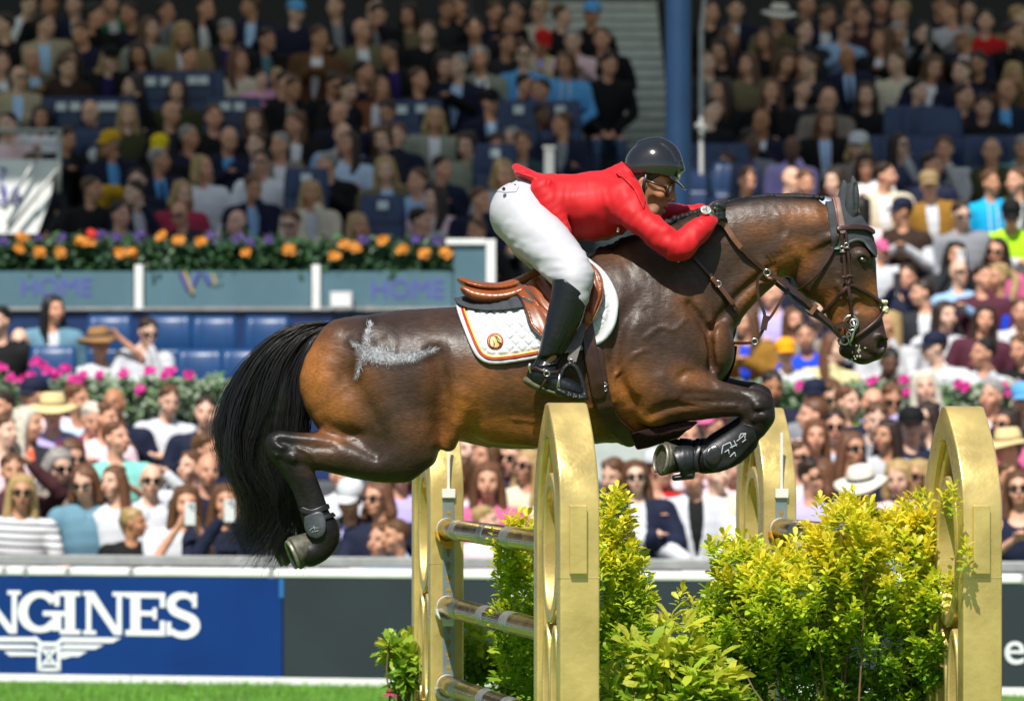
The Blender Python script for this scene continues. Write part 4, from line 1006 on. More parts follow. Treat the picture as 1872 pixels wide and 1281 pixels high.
ribbon('martingale_fork', [(1396,592,48),(1408,578,46),(1422,556,42),(1434,536,40)], 5, M_dkbr, bpl); ribbon('martingale_stop', [(1398,578,52),(1393,604,52)], 11, M_dkbr, bpl, th=3.5)
mb = MB()
for x,y,r_,z_ in ((1399,500,6,58),(1377,625,5.5,48)): mb.tube([W(x+r_*math.cos(a),y+r_*math.sin(a),z_) for a in np.linspace(0,6.283,14)], 1.4*S_, 6, cap=False)
mb.build('ring', M_steel, bpl, smooth=True)

# ================================================================ leg boots
M_carb = mat('carbon_panel', (.06,.075,.10), rough=.25, spec=.6); carbon(M_carb, 90)
M_print = mat('white_print', (.40,.44,.46), rough=.5)
def fore_boot(dx, dy, z, lab):
    t = thing('tendon_boot', lab, 'tendon boot', W(1330+dx,820+dy,z)); P = lambda x,y: (x+dx,y+dy)
    zr = (0,150) if z > 0 else (-150,-.1)
    zr = (z-50, z+50)
    link('boot_shell', shell('boot_shell', HS, 4.5, 6, poly=[P(1352,772),P(1372,779),P(1378,800),P(1352,830),P(1326,852),P(1300,860),P(1282,850),P(1278,826),P(1296,808),P(1325,790)], h=1.7, zr=zr), M_blackpl, t)
    link('fetlock_guard', shell('fetlock_guard', HS, 8, 5, poly=spl([P(1290,818),P(1304,812),P(1315,828),P(1308,846),P(1294,850),P(1285,836),P(1290,818)],3), h=1.6, zr=(z,zr[1]) if z > 0 else (zr[0],z)), M_carb, t)
    if z > 0:
        for ln in ([P(1314,830),P(1317,814),P(1330,808)],[P(1330,808),P(1334,818)],[P(1337,805),P(1341,815)],[P(1330,818),P(1342,812)],[P(1342,806),P(1352,798),P(1357,792)],[P(1346,800),P(1349,793),P(1358,792),P(1356,801)],[P(1320,826),P(1327,821),P(1328,829)],[P(1352,808),P(1358,803)],[P(1330,834),P(1338,826),P(1340,833)]):
            link('boot_print', shell('boot_print', HS, 8.2, 3, line=ln, wd=2.6, h=1.0, zr=(60,160), curve=False), M_print, t)
    strap('pastern_strap', [P(1274,818),P(1268,838),P(1270,858)], 9, 6, 5, t, m=M_blackpl, zr=zr)
    s = SDF((1195+dx,800+dy,z-45),(1285+dx,885+dy,z+45),1.8); 
    s.chain([(1264+dx,840+dy,z,25,23),(1246+dx,842+dy,z,29,27),(1236+dx,846+dy,z,30,29)], k=3, sub=2, cap=5); s.chain([(1262+dx,868+dy,z,7,16),(1230+dx,872+dy,z,6,17)], k=4, sub=2, cap=5)
    s.chain([(1280+dx,840+dy,z,17,15),(1225+dx,845+dy,z,24,23)], k=1, sub=1, op='sub')
    me,_ = sdf_mesh('bell_boot', s, 1); link('bell_boot', me, M_blackpl, t)
fore_boot(0,0,84,'black tendon boot with white print on the near tucked foreleg'); fore_boot(4,-13,-66,'black tendon boot on the far foreleg behind the nearer one')
def hind_boot(dx, dy, z, lab):
    t = thing('fetlock_boot', lab, 'fetlock boot', W(580+dx,950+dy,z)); P = lambda x,y: (x+dx,y+dy); zr = (z-3,z+45) if z > 0 else (z-45,z+3)
    link('boot_cup', shell('boot_cup', HS, 3.5, 6, poly=spl([P(561,942),P(590,932),P(600,950),P(598,972),P(584,982),P(568,976),P(560,960),P(561,942)],3), h=1.7, zr=zr), mat('cup_grey',(.045,.05,.058),rough=.4,noise=(60,3),vary=.3) if z > 0 else bpl_cup(), t)
    strap('boot_strap', [P(557,930),P(575,934),P(602,924)], 11, 2, 3.5, t, m=M_blackpl, zr=zr); strap('boot_strap', [P(564,952),P(590,946),P(614,938)], 9, 3, 4, t, m=M_blackpl, zr=zr)
    if z > 0:
        for ln in ([P(570,968),P(576,962),P(588,962)],[P(574,970),P(587,967)],[P(578,958),P(580,966)]): link('boot_print', shell('boot_print', HS, 7.2, 2.4, line=ln, wd=1.8, h=1.0, zr=(60,150), curve=False), M_print, t)
def bpl_cup(): return bpy.data.materials['cup_grey']
hind_boot(0,0,82,'dark grey fetlock boot with two straps on the near hind leg'); hind_boot(-26,-2,-78,'dark grey fetlock boot on the far hind leg behind the tail')

s = SDF((1540,620,-45),(1600,680,45),1.2); r_ = random.Random(8)
for i in range(18):
    x = 1562+r_.gauss(0,7); y = 640+r_.uniform(-12,22); z = zlook(ZF, min(max(x,1545),1585), min(y,655))*.9+2
    s.ball((x,y,z),(1.4+r_.random()*1.4,1.6+r_.random()*2.0,1.6),1.2)
me,_ = sdf_mesh('mouth_foam', s, 0); link('mouth_foam', me, mat('foam',(.30,.34,.24),rough=.5,noise=(200,2),vary=.4), horse)
# ================================================================ the setting
M_grass = mat('grass_ground', (.10,.22,.025), rough=.9, noise=(3,6), vary=.35, bump=(60,.8,.02))
M_conc = mat('concrete', (.27,.29,.28), rough=.85, noise=(4,5), vary=.2, bump=(40,.3,.004))
M_concdk = mat('terrace_concrete', (.075,.08,.09), rough=.85, noise=(4,5), vary=.25)
M_navy = mat('navy_paint', (.008,.028,.105), rough=.45, noise=(5,3), vary=.15)
M_blueboard = mat('blue_board', (.0025,.032,.165), rough=.5, spec=.22, noise=(2,4), vary=.12)
M_dkboard = mat('dark_screen', (.026,.036,.043), rough=.55, spec=.22, noise=(2,4), vary=.12)
M_whitep = mat('white_paint', (.78,.79,.78), rough=.45, noise=(6,4), vary=.08)
M_galv = mat('galvanised', (.36,.37,.36), rough=.45, metal=.35, noise=(9,4), vary=.18)
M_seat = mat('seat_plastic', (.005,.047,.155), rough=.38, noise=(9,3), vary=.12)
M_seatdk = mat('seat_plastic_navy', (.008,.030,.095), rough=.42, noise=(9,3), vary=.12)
M_plate = mat('number_plate', (.62,.66,.70), rough=.5)
M_glass = mat('tinted_glass', (.085,.165,.205), rough=.25, spec=.4, noise=(2,4), vary=.14)
M_purple = mat('purple_print', (.085,.08,.36), rough=.6)

def sheet(name, pts, m, kind='structure'):
    me = mesh_from(name, pts, [tuple(range(len(pts)))], smooth=False); o = link(name, me, m); o['kind'] = kind; return o
gb = bpy.data.meshes.new('ground'); bm = bmesh.new(); bmesh.ops.create_grid(bm, x_segments=40, y_segments=60, size=1)
for v in bm.verts: v.co = Vector((v.co.x*70, 42+v.co.y*52, 0))
bm.to_mesh(gb); bm.free(); g_ = link('ground', gb, M_grass); g_['kind'] = 'structure'
# grass blades near the foot of the boards (the strip in view)
def grass_strip():
    r = np.random.default_rng(5); n = 26000; v = np.zeros((n*3,3)); 
    y = 27.0+5.6*r.random(n); x = (r.random(n)-.5)*2*(y*.118); x = np.where(r.random(n) < .75, -np.abs(x), x)
    a = r.random(n)*6.28; hgt = .025+.03*r.random(n); w_ = .0035
    v[0::3] = np.stack([x-np.cos(a)*w_, y-np.sin(a)*w_, 0*x],1); v[1::3] = np.stack([x+np.cos(a)*w_, y+np.sin(a)*w_, 0*x],1)
    v[2::3] = np.stack([x+r.normal(0,.012,n), y+r.normal(0,.012,n), hgt],1)
    return mesh_np('grass', v, np.arange(n*3).reshape(-1,3), smooth=False)
gs = link('grass', grass_strip(), mat('grass_blade', (.12,.30,.025), rough=.6, noise=(2,3), vary=.3)); tag(gs, 'short bright green arena turf in front of the boards', None, kind='stuff')

# ---- advertising boards along the arena edge (the line comes a little nearer to the right)
def fy(px): return 33.0-(px/1872)*1.8
FA, FB = at(0,785,fy(0)), at(1872,785,fy(1872)); FDIR = (FB-FA).normalized(); FN = Vector((-FDIR.y, FDIR.x, 0))*-1   # FN: towards the camera
def fx(px):
    """distance along the fence line of a photo column"""
    k = (px-CX)/F; s = (k*FA.y-FA.x)/(FDIR.x-k*FDIR.y); return s
def fpt(s, d, z): p = FA+FDIR*s+FN*d; return Vector((p.x, p.y, z))
FM = Matrix((( FDIR.x, FN.x, 0, FA.x),( FDIR.y, FN.y, 0, FA.y),(0,0,1,0),(0,0,0,1)))   # local: s, d (towards camera), z
ZB0, ZB1 = .055, .735
def fbox(name, s0, s1, d0, d1, z0, z1, m, parent=None, bevel=.006):
    mb = MB(); mb.box((s0,d0,z0),(s1,d1,z1),FM); return mb.build(name, m, parent, bevel=bevel)
b_blue = tag(fbox('advertising_board', fx(-900), fx(516), -.10, 0, ZB0, ZB1, M_blueboard), 'bright blue advertising board with white lettering and winged emblem', 'board', 'boards round the arena')
b_d1 = tag(fbox('advertising_board', fx(517.5), fx(1140), -.10, 0, ZB0, ZB1, M_dkboard), 'plain dark grey board between the blue board and the tall narrow shrub', 'board', 'boards round the arena')
b_d2 = tag(fbox('advertising_board', fx(1141.5), fx(2700), -.10, 0, ZB0, ZB1, M_dkboard), 'dark grey board with white lower case letters behind the right gold stand', 'board', 'boards round the arena')
edge_ = fbox('edge_strip', fx(511), fx(519), .001, .008, .60, ZB1-.004, mat('edge_blue',(.02,.13,.35),rough=.4), b_blue, 0)
# flat lettering
def fprism(mb, poly, d0=.0015, d1=.006): mb.prism(poly, d0, d1, lambda u,v,d: fpt(u,d,v))
pxs = lambda px, py: (fx(px), H-(py-HY)*(FA+FDIR*fx(px)).y/F)
def stroke(mb, pts, w0, closed=False, d1=.006):
    """a band of the given width (px) along points given in px"""
    P = [Vector(p) for p in pts]; k = len(P); L_, R_ = [], []
    for i,p in enumerate(P):
        t = (P[min(i+1,k-1)]-P[max(i-1,0)]).normalized(); n = Vector((-t.y,t.x))
        wv = w0[i]/2 if hasattr(w0,'__len__') else w0/2
        L_.append(p+n*wv); R_.append(p-n*wv)
    for i in range(k-1):
        fprism(mb, [pxs(*L_[i]),pxs(*L_[i+1]),pxs(*R_[i+1]),pxs(*R_[i])], .0015, d1)
def rect(mb, x0,y0,x1,y1,sl=0.0,d1=.006): fprism(mb, [pxs(x0,y0),pxs(x1,y0+sl*(x1-x0)),pxs(x1,y1+sl*(x1-x0)),pxs(x0,y1)], .0015, d1)
M_letter = mat('white_letter', (.78,.80,.82), rough=.5)
def letter(fn):
    mb = MB(); fn(mb); mb.build('letter', M_letter, b_blue)
SL = .0145
def yy(x, y): return y+SL*(x-180)
T0, B0 = 1081, 1159
def lN(x0, x1):
    def f(mb):
        for xa in (x0+6, x1-14): rect(mb, xa, yy(xa,T0), xa+9, yy(xa,B0), SL)
        fprism(mb, [pxs(x0+3,yy(x0,T0)),pxs(x0+20,yy(x0,T0)),pxs(x1-5,yy(x1,B0)),pxs(x1-19,yy(x1,B0))], .0015, .0055)
        for xa,xb,ya in ((x0,x0+20,T0),(x1-22,x1+2,T0),(x0,x0+24,B0-7)): rect(mb, xa, yy(xa,ya), xb, yy(xb,ya+7), SL, .005)
    return f
def lI(x0, x1):
    def f(mb):
        c = (x0+x1)/2; rect(mb, c-9, yy(c,T0+3), c+9, yy(c,B0-3), SL)
        for ya in (T0, B0-8): rect(mb, x0, yy(x0,ya), x1, yy(x1,ya+8), SL, .005)
    return f
def lE(x0, x1):
    def f(mb):
        rect(mb, x0+9, yy(x0,T0+3), x0+27, yy(x0,B0-3), SL)
        rect(mb, x0, yy(x0,T0), x1, yy(x1,T0+9), SL, .005); rect(mb, x0, yy(x0,B0-9), x1, yy(x1,B0), SL, .005)
        rect(mb, x0+20, yy(x0,1115), x1-16, yy(x1,1123), SL, .0055)
        rect(mb, x1-9, yy(x1,T0+2), x1, yy(x1,T0+27), SL, .0065); rect(mb, x1-9, yy(x1,B0-27), x1, yy(x1,B0-2), SL, .0065); rect(mb, x1-22, yy(x1,1108), x1-15, yy(x1,1130), SL, .007)
    return f
def arc(cx,cy,rx,ry,a0,a1,n=16): return [(cx+rx*math.cos(math.radians(a0+(a1-a0)*i/n)), cy+ry*math.sin(math.radians(a0+(a1-a0)*i/n))) for i in range(n+1)]
def lG(x0, x1):
    def f(mb):
        cx, cy = (x0+x1)/2-2, yy(x0,1120); rx, ry = (x1-x0)/2-8, 32
        pts = arc(cx,cy,rx,ry,-38,-322,26); w_ = [11+7*abs(math.cos(math.radians(-38-284*i/26)))**1.5 for i in range(27)]
        stroke(mb, pts, w_)
        rect(mb, x1-19, cy+2, x1-3, cy+34, 0, .0055); rect(mb, x1-36, cy-2, x1+4, cy+7, SL, .005); rect(mb, x1-15, yy(x1,T0+1), x1-6, yy(x1,T0+27), 0, .0065)
    return f
def lS(x0, x1):
    def f(mb):
        cx = (x0+x1)/2; w_ = (x1-x0)/2-8; yt, yb = yy(cx,1101), yy(cx,1140)
        pts = arc(cx,yt,w_-2,16,-25,-180,12)+arc(cx,yt,w_-2,18,-180,-250,5)[1:]; pts += arc(cx,yb+1,w_,18,-70,0,6)+arc(cx,yb+1,w_,17,0,155,12)[1:]
        stroke(mb, pts, [9+7*min(1,abs(i-2)/8) if i < 16 else 16-7*min(1,max(0,i-26)/10) for i in range(len(pts))])
        rect(mb, x1-14, yy(x1,T0), x1-6, yy(x1,T0+26), 0, .0055); rect(mb, x0+2, yy(x0,B0-25), x0+10, yy(x0,B0), 0, .0055)
    return f
def lO(x0, x1):
    def f(mb):
        cx, cy = (x0+x1)/2, yy(x0,1120); pts = arc(cx,cy,(x1-x0)/2-8,32,0,360,32); stroke(mb, pts, [11+7*abs(math.cos(2*math.pi*i/32))**1.5 for i in range(33)])
    return f
def lL(x0, x1):
    def f(mb):
        rect(mb, x0+9, yy(x0,T0+3), x0+27, yy(x0,B0-3), SL); rect(mb, x0, yy(x0,T0), x0+36, yy(x0,T0+8), SL, .005); rect(mb, x0, yy(x0,B0-9), x1, yy(x1,B0), SL, .005); rect(mb, x1-9, yy(x1,B0-30), x1, yy(x1,B0-2), SL, .0065)
    return f
for fn, a, b in ((lL,-196,-130),(lO,-128,-52),(lN,-48,36),(lG,36,115),(lI,110,147),(lN,152,228),(lE,230,302),(lS,303,366)): letter(fn(a,b))
# winged emblem
mb = MB()
for x0,x1,y0,y1,sk in ((-38,66,1163,1172,-1),(-22,66,1177,1185,-1),(8,68,1190,1198,-1)):
    fprism(mb, [pxs(x0,y0),pxs(x1-6,y0+1),pxs(x1+6,y1),pxs(x0+10,y1)], .0015, .006)
for x0,x1,y0,y1 in ((112,222,1164,1173),(112,190,1177,1185),(110,160,1189,1198),(110,134,1197,1202)):
    fprism(mb, [pxs(x0+6,y0),pxs(x1,y0+1),pxs(x1-16,y1+1),pxs(x0-4,y1)], .0015, .006)
stroke(mb, [(62,1164),(76,1176),(104,1176),(118,1165)], 7, d1=.0055)
for a,b in (((72,1178),(72,1225)),((108,1178),(108,1225)),((72,1178),(108,1178)),((70,1223),(110,1223))): stroke(mb, [a,b], 6, d1=.0065)
for a,b in (((76,1184),(104,1216)),((104,1184),(76,1216)),((80,1212),(100,1212)),((82,1188),(98,1188))): stroke(mb, [a,b], 5, d1=.005)
mb.build('emblem', M_letter, b_blue)
def font_mesh(txt, size, depth=.003):
    c = bpy.data.curves.new('t', 'FONT'); c.body = txt; c.size = size; c.extrude = depth; o = bpy.data.objects.new('t', c); COL.objects.link(o)
    dg = bpy.context.evaluated_depsgraph_get(); me = bpy.data.meshes.new_from_object(o.evaluated_get(dg)); bpy.data.objects.remove(o); bpy.data.curves.remove(c); return me
def put_text(txt, px, py, Y, hpx, m, parent, name='lettering', on_fence=False, bold=0.0):
    me = font_mesh(txt, hpx/F*Y/.70); o = link(name, me, m)
    p = at(px,py,Y); o.location = p; o.rotation_euler = (math.pi/2,0,0)
    if on_fence: s,z = pxs(px,py); o.location = fpt(s,.004,z); o.rotation_euler = (math.pi/2,0,math.atan2(FDIR.y,FDIR.x))
    bpy.context.view_layer.update(); o.parent = parent; o.matrix_parent_inverse = parent.matrix_world.inverted(); return o
put_text('es', 1834, 1212, 31.2, 62, M_letter, b_d2, on_fence=True)
mb = MB(); stroke(mb, arc(952,1150,78,66,-118,-62,14), [3,6,9,10,11,12,12,12,11,11,10,9,8,7,5]); mb.build('emblem_arc', M_letter, b_d1)
# white capping rail, in lengths with grey joints; white plinth below
rail = thing('capping_rail', 'white top rail of the arena boards in lengths with grey joints', 'rail', fpt(0,0,0))
cuts = [-900,-300,8,47,124,240,496,760,1140,1500,1872,2300,2700]
for a, b in zip(cuts[:-1], cuts[1:]):
    mb = MB(); mb.box((fx(a+4),-.115,ZB1+.002),(fx(b-4),.012,.798),FM); mb.build('rail_length', M_whitep, rail, bevel=.02, seg=3)
mb = MB()
for a in cuts[1:-1]: mb.box((fx(a-5),-.09,ZB1+.004),(fx(a+5),.0,.77),FM)
mb.build('rail_joint', M_galv, rail)
tag(fbox('plinth', fx(-900), fx(240), -.10, .015, 0, ZB0-.002, M_whitep), 'white plinth under the blue board along the grass', 'plinth', 'white plinths under the boards')
tag(fbox('plinth', fx(241), fx(2700), -.10, .013, 0, ZB0-.002, M_whitep), 'white plinth under the dark grey boards along the grass', 'plinth', 'white plinths under the boards')
# crowd barrier behind
bar = thing('crowd_barrier', 'grey metal barrier the front spectators lean on behind the white rail', 'barrier', fpt(0,-.3,0))
mb = MB(); mb.box((fx(-900),-.34,.80),(fx(2700),-.28,.875),FM); mb.build('top_bar', M_galv, bar, bevel=.01)
for k in range(-4,16):
    mb = MB(); mb.box((fx(60+180*k),-.335,0),(fx(60+180*k)+.05,-.285,.80),FM); mb.build('post', M_galv, bar)
mb = MB(); mb.box((fx(-900),-.325,.10),(fx(2700),-.305,.66),FM); mb.build('infill_sheet', M_galv, bar)

# ---- depth of the audience, by zone, as a function of the photo row
def Y_stand(py): return np.clip(33.25+(905-py)/215*4.0, 32.6, 38)
def Y_left(py): return 43.5+(430-py)/430*6.0
def Y_right(py): return 39.0+(690-py)/690*10.0
def zrow(py, Y): return H-(py-HY)/F*Y
# terraces: stepped blocks (each row a step with its own slab)
def terrace(name, x0, x1, rows, m):
    root = bpy.data.objects.new(name, None); COL.objects.link(root); root['kind'] = 'structure'
    for i,(y0,y1,z,*xr) in enumerate(rows):
        mb = MB(); mb.box((x0,y0,0),(xr[0] if xr else x1,y1-.001,z)); mb.build('step', m, root, bevel=.01)
    return root
nr = 7
rows = []
for i in range(nr):
    y0 = 42.9+i*.857; py = 430-(y0+.43-43.5)/6*430; rows.append((y0, y0+.857, zrow(py,y0+.43)-1.18, at(1006+(430-py)/430*150,0,y0+.4).x))
terrace('left_terrace', -14, 0, rows, M_concdk)
rows = []
for i in range(13):
    y0 = 38.5+i*.8; py = 690-(y0+.4-39)/10*690; rows.append((y0, y0+.8, zrow(py,y0+.4)-1.18))
terrace('right_terrace', at(1268,0,44).x, 14, rows, M_concdk)
rows = [(33.0+.9*i, 33.9+.9*i, .02+.13*i) for i in range(4)]+[(36.6,38.0,.60)]
terrace('standing_terrace', -14, 14, rows, M_conc)
rows = [(38.35,42.0,1.30)]
terrace('box_floor', -14, at(1262,0,40).x-.2, rows, M_concdk)
# aisle steps in the gap beside the pillar
rows = []
for i in range(36):
    y0 = 42.2+i*.36; xl = at(1008+min(1,max(0,(y0-42.9)/6))*152,0,y0).x+.03; rows.append((y0, y0+.36, 1.95+i*.136))
st_ = terrace('aisle_stairs', .38, at(1266,0,44).x, rows, mat('stair_concrete', (.50,.56,.52), rough=.85, noise=(5,5), vary=.15))
for (y0,y1,z),ch in zip(rows, list(st_.children)):
    mb = MB(); mb.box((.385,y0-.012,z-.032),(at(1266,0,44).x-.005,y0-.001,z-.006)); mb.build('nosing', M_conc, ch)
# back wall and roofs (above the picture, they shade the upper rows)
def sbox(name, lo, hi, m, bevel=0):
    mb = MB(); mb.box(lo, hi); o = mb.build(name, m, None, bevel=bevel); o['kind'] = 'structure'; return o
M_roof = mat('roof_sheet', (.55,.56,.56), rough=.7)
def roof_nodes():     # a translucent sheet roof that lets soft daylight through
    t = M_roof.node_tree; p = t.nodes['Principled BSDF']; out = [n for n in t.nodes if n.type == 'OUTPUT_MATERIAL'][0]
    tr = N(t,'ShaderNodeBsdfTranslucent'); tr.inputs['Color'].default_value = (.42,.43,.44,1); ms = N(t,'ShaderNodeMixShader'); ms.inputs[0].default_value = .40
    t.links.new(p.outputs[0], ms.inputs[1]); t.links.new(tr.outputs[0], ms.inputs[2]); t.links.new(ms.outputs[0], out.inputs[0])
roof_nodes()
tag(sbox('back_wall', (-16,55.6,0),(16,55.9,11), mat('dark_wall',(.02,.022,.027),rough=.8)), 'dark rear wall behind the top rows of the stand', 'wall')
XR = at(1262,0,41).x-2.5
tag(sheet('stand_roof', [(-30,38.9,9.4),(XR,38.9,9.4),(XR,56,9.6),(-30,56,9.6)], M_roof), 'pale translucent roof over the left stand above the top rows', 'roof', 'roofs over the stands')
tag(sheet('stand_roof', [(XR+.01,41.0,9.4),(30,41.0,9.4),(30,56,9.6),(XR+.01,56,9.6)], M_roof), 'pale translucent roof over the right stand above the top rows', 'roof', 'roofs over the stands')
# blue pillar
pil = thing('pillar', 'tall round blue steel pillar beside the aisle stairs', 'pillar', (at(1240,0,41.5).x,41.5,1.0))
mb = MB(); r0 = 23.5/F*41.5; M_ = Matrix.Translation((at(1240,0,41.5).x,41.5,0))
mb.lathe([(r0,1.3),(r0,9.3)], 28, M_); o = mb.build('shaft', mat('blue_steel',(.008,.036,.10),rough=.45,noise=(3,4),vary=.12), pil); auto_smooth(o.data)
mb = MB(); mb.lathe([(r0*1.7,1.3),(r0*1.7,1.34),(r0*1.05,1.36)], 28, M_); mb.build('base_plate', M_navy, pil)
hr = thing('handrail', 'pale steel handrail post right of the blue pillar', 'handrail', (at(1283,0,44).x,44,3))
mb = MB()
for i,(a,b) in enumerate((((1282,320,44),(1282,60,44.6)),((1282,60,44.6),(1288,0,48)))): mb.tube([at(*a),at(*b)], .022, 8)
mb.build('rail', M_galv, hr); mb = MB(); mb.tube([at(1274,230,44.1),at(1292,236,44.0)], .03, 8); mb.build('bracket', M_galv, hr)
hp_ = thing('barrier_post', 'short white post at the foot of the aisle stairs', 'post', at(1004,330,43.2)); mb = MB(); mb.box((-.045,-.03,0),(.045,.03,.36),Matrix.Translation(at(1004,345,43.2))); mb.build('post', M_galv, hp_, bevel=.01)
mb = MB(); mb.box((-.055,-.04,.362),(.055,.04,.39),Matrix.Translation(at(1004,345,43.2))); mb.build('cap', M_galv, hp_)

# ---- glazed balustrade in front of the left tier
YB = 41.86
bal = thing('glass_balustrade', 'blue tinted glass balustrade with white posts below the flower boxes', 'balustrade', at(450,560,YB))
def pbox(name, x0,y0,x1,y1,Y,th,m,par,bevel=0):
    a, b = at(x0,y1,Y), at(x1,y0,Y); mb = MB(); mb.box((a.x,Y-th/2,a.z),(b.x,Y+th/2,b.z)); return mb.build(name, m, par, bevel=bevel)
for x0,x1 in ((-260,244),(265,568),(588,827)): pbox('glass_pane', x0,496,x1,560,YB,.02,M_glass,bal)
pbox('glass_pane', 829,447,888,560,YB,.02,M_glass,bal)
for x in (254,578): pbox('post', x-7.5,484,x+7.5,566,YB-.03,.05,M_whitep,bal,.006)
pbox('end_frame', 889,438,906,566,YB-.02,.06,M_whitep,bal,.006); pbox('top_rail', 815,437,888.5,447,YB-.02,.05,M_whitep,bal,.006); pbox('base_rail', -260,561,888.5,567,YB-.01,.07,M_galv,bal)
put_text('HOME', 36, 541, YB-.012, 33, M_purple, bal); put_text('HOME', 676, 545, YB-.012, 34, M_purple, bal)
mb = MB()
for pts, wd in (([(330,498),(345,530)],9),([(364,498),(350,528)],7),([(372,500),(384,520)],7)):
    a, b = pts; mb.tube([at(*a,YB-.016),at(*b,YB-.016)], wd/2/F*YB, 4)
mb.build('crest', M_purple, bal)
mb = MB(); mb.tube([at(336,496,YB-.025),at(352,536,YB-.025)], .018, 4); mb.tube([at(388,500,YB-.025),at(394,520,YB-.025)], .014, 4); mb.build('crest_band', mat('crest_gold',(.42,.33,.13),rough=.6), bal)
bw = sbox('box_wall', (at(-300,0,41.9).x,41.86,1.31),(at(906,0,41.9).x,42.15,at(0,568,41.9).z), M_navy); tag(bw, 'navy blue wall below the glass balustrade behind the box seats', 'wall')
# pale box and lamp on the balustrade base
mb = MB(); a = at(603,566,YB-.1); mb.box((a.x,YB-.14,a.z),(a.x+.2,YB-.06,a.z+.16)); o = mb.build('junction_box', mat('pale_grey',(.45,.47,.47),rough=.6), None, bevel=.01); mb = MB(); mb.box((a.x+.02,YB-.15,a.z+.03),(a.x+.18,YB-.142,a.z+.13)); mb.build('lid', M_whitep, o); tag(o, 'pale grey box fixed at the foot of the glass balustrade', 'box')
# ---- white sign panel with rails at far left
sg = thing('stair_gate', 'white panel with blue figures and grey rails at the left end', 'gate', at(50,430,42.6))
pbox('panel', -120,292,68,428,42.6,.03,M_whitep,sg,.004)
mb = MB(); P = [at(68,292,42.6),at(104,292,42.6),at(92,360,42.6),at(68,428,42.6)]; mb.add([*P,*[p+Vector((0,.03,0)) for p in P]], [(0,1,2,3),(7,6,5,4),(0,4,5,1),(1,5,6,2),(2,6,7,3),(3,7,4,0)]); mb.build('panel', M_whitep, sg)
for a,b,r_ in (((-120,239),(108,239),4.5),((108,236),(108,352),5),((-120,262),(106,262),1.6),((66,290),(8,384),3.2),((112,300),(12,424),3.2)): 
    mb = MB(); mb.tube([at(*a,42.5),at(*b,42.5)], r_/F*42.5, 8); mb.build('rail', M_galv, sg, smooth=True)
put_text('36', -8, 372, 42.56, 34, M_purple, sg); put_text('7', -4, 330, 42.56, 24, M_purple, sg)

# ---- seats that show between people (tip-up shells)
def seat_meshes():
    mb = MB(); w_, hh = .215, .42
    n = 6; v = []; f = []
    for j,(z,y) in enumerate(((.0,.02),(.10,-.005),(.25,.0),(.36,.02),(.42,.045))):
        for i in range(n+1):
            u = -1+2*i/n; ww = w_*(1-.10*max(0,(j-2))/2); v.append((u*ww, y-.03*(1-u*u)*-1, z))
    m = len(v); v += [(x,y+.025,z) for x,y,z in v]
    for j in range(4):
        for i in range(n):
            a = j*(n+1)+i; f.append((a,a+1,a+n+2,a+n+1)); f.append((a+m+n+1,a+m+n+2,a+m+1,a+m))
    bd = [i for i in range(n+1)]+[(j*(n+1)+n) for j in range(1,5)]+[4*(n+1)+i for i in range(n-1,-1,-1)]+[j*(n+1) for j in range(3,0,-1)]
    for a,b in zip(bd, bd[1:]+bd[:1]): f.append((b,a,a+m,b+m))
    mb.add(v,f); back = mb.mesh('backrest', True)
    mb = MB(); mb.box((-.205,-.09,-.16),(.205,-.03,.12)); pan = mb.mesh('seat_pan', True, bevel=.025)
    mb = MB(); mb.box((-.215,-.02,-.40),(-.185,.05,-.02)); leg = mb.mesh('bracket', False, bevel=.005); mb = MB(); mb.box((.185,-.02,-.40),(.215,.05,-.02)); leg2 = mb.mesh('bracket', False, bevel=.005)
    mb = MB(); mb.box((-.05,-.034,.28),(.05,-.026,.36)); pl = mb.mesh('number_plate', False)
    return back, pan, leg, leg2, pl
SM = seat_meshes(); SEATN = []
def add_seat(px, py, Y, plate=True, light=False, wdt=1.0):
    """px, py: photo position of the middle of the backrest"""
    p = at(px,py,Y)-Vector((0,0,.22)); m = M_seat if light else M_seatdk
    r = bpy.data.objects.new('tip_up_seat', None); COL.objects.link(r); r.location = p-Vector((0,0,.40)); r.scale = (wdt,1,1)
    for nm, me, mm in zip(('backrest','seat_pan','bracket','bracket','number_plate'), SM, (m,m,M_galv,M_galv,M_plate)):
        if nm == 'number_plate' and not plate: continue
        if me.materials and me.materials[0] != mm: me2 = me.copy(); me2.materials.clear(); me2.materials.append(mm); me = me2
        o = link(nm, me, mm); o.parent = r; o.location = (0,0,.40)
    SEATN.append((r, px, py, light, plate))
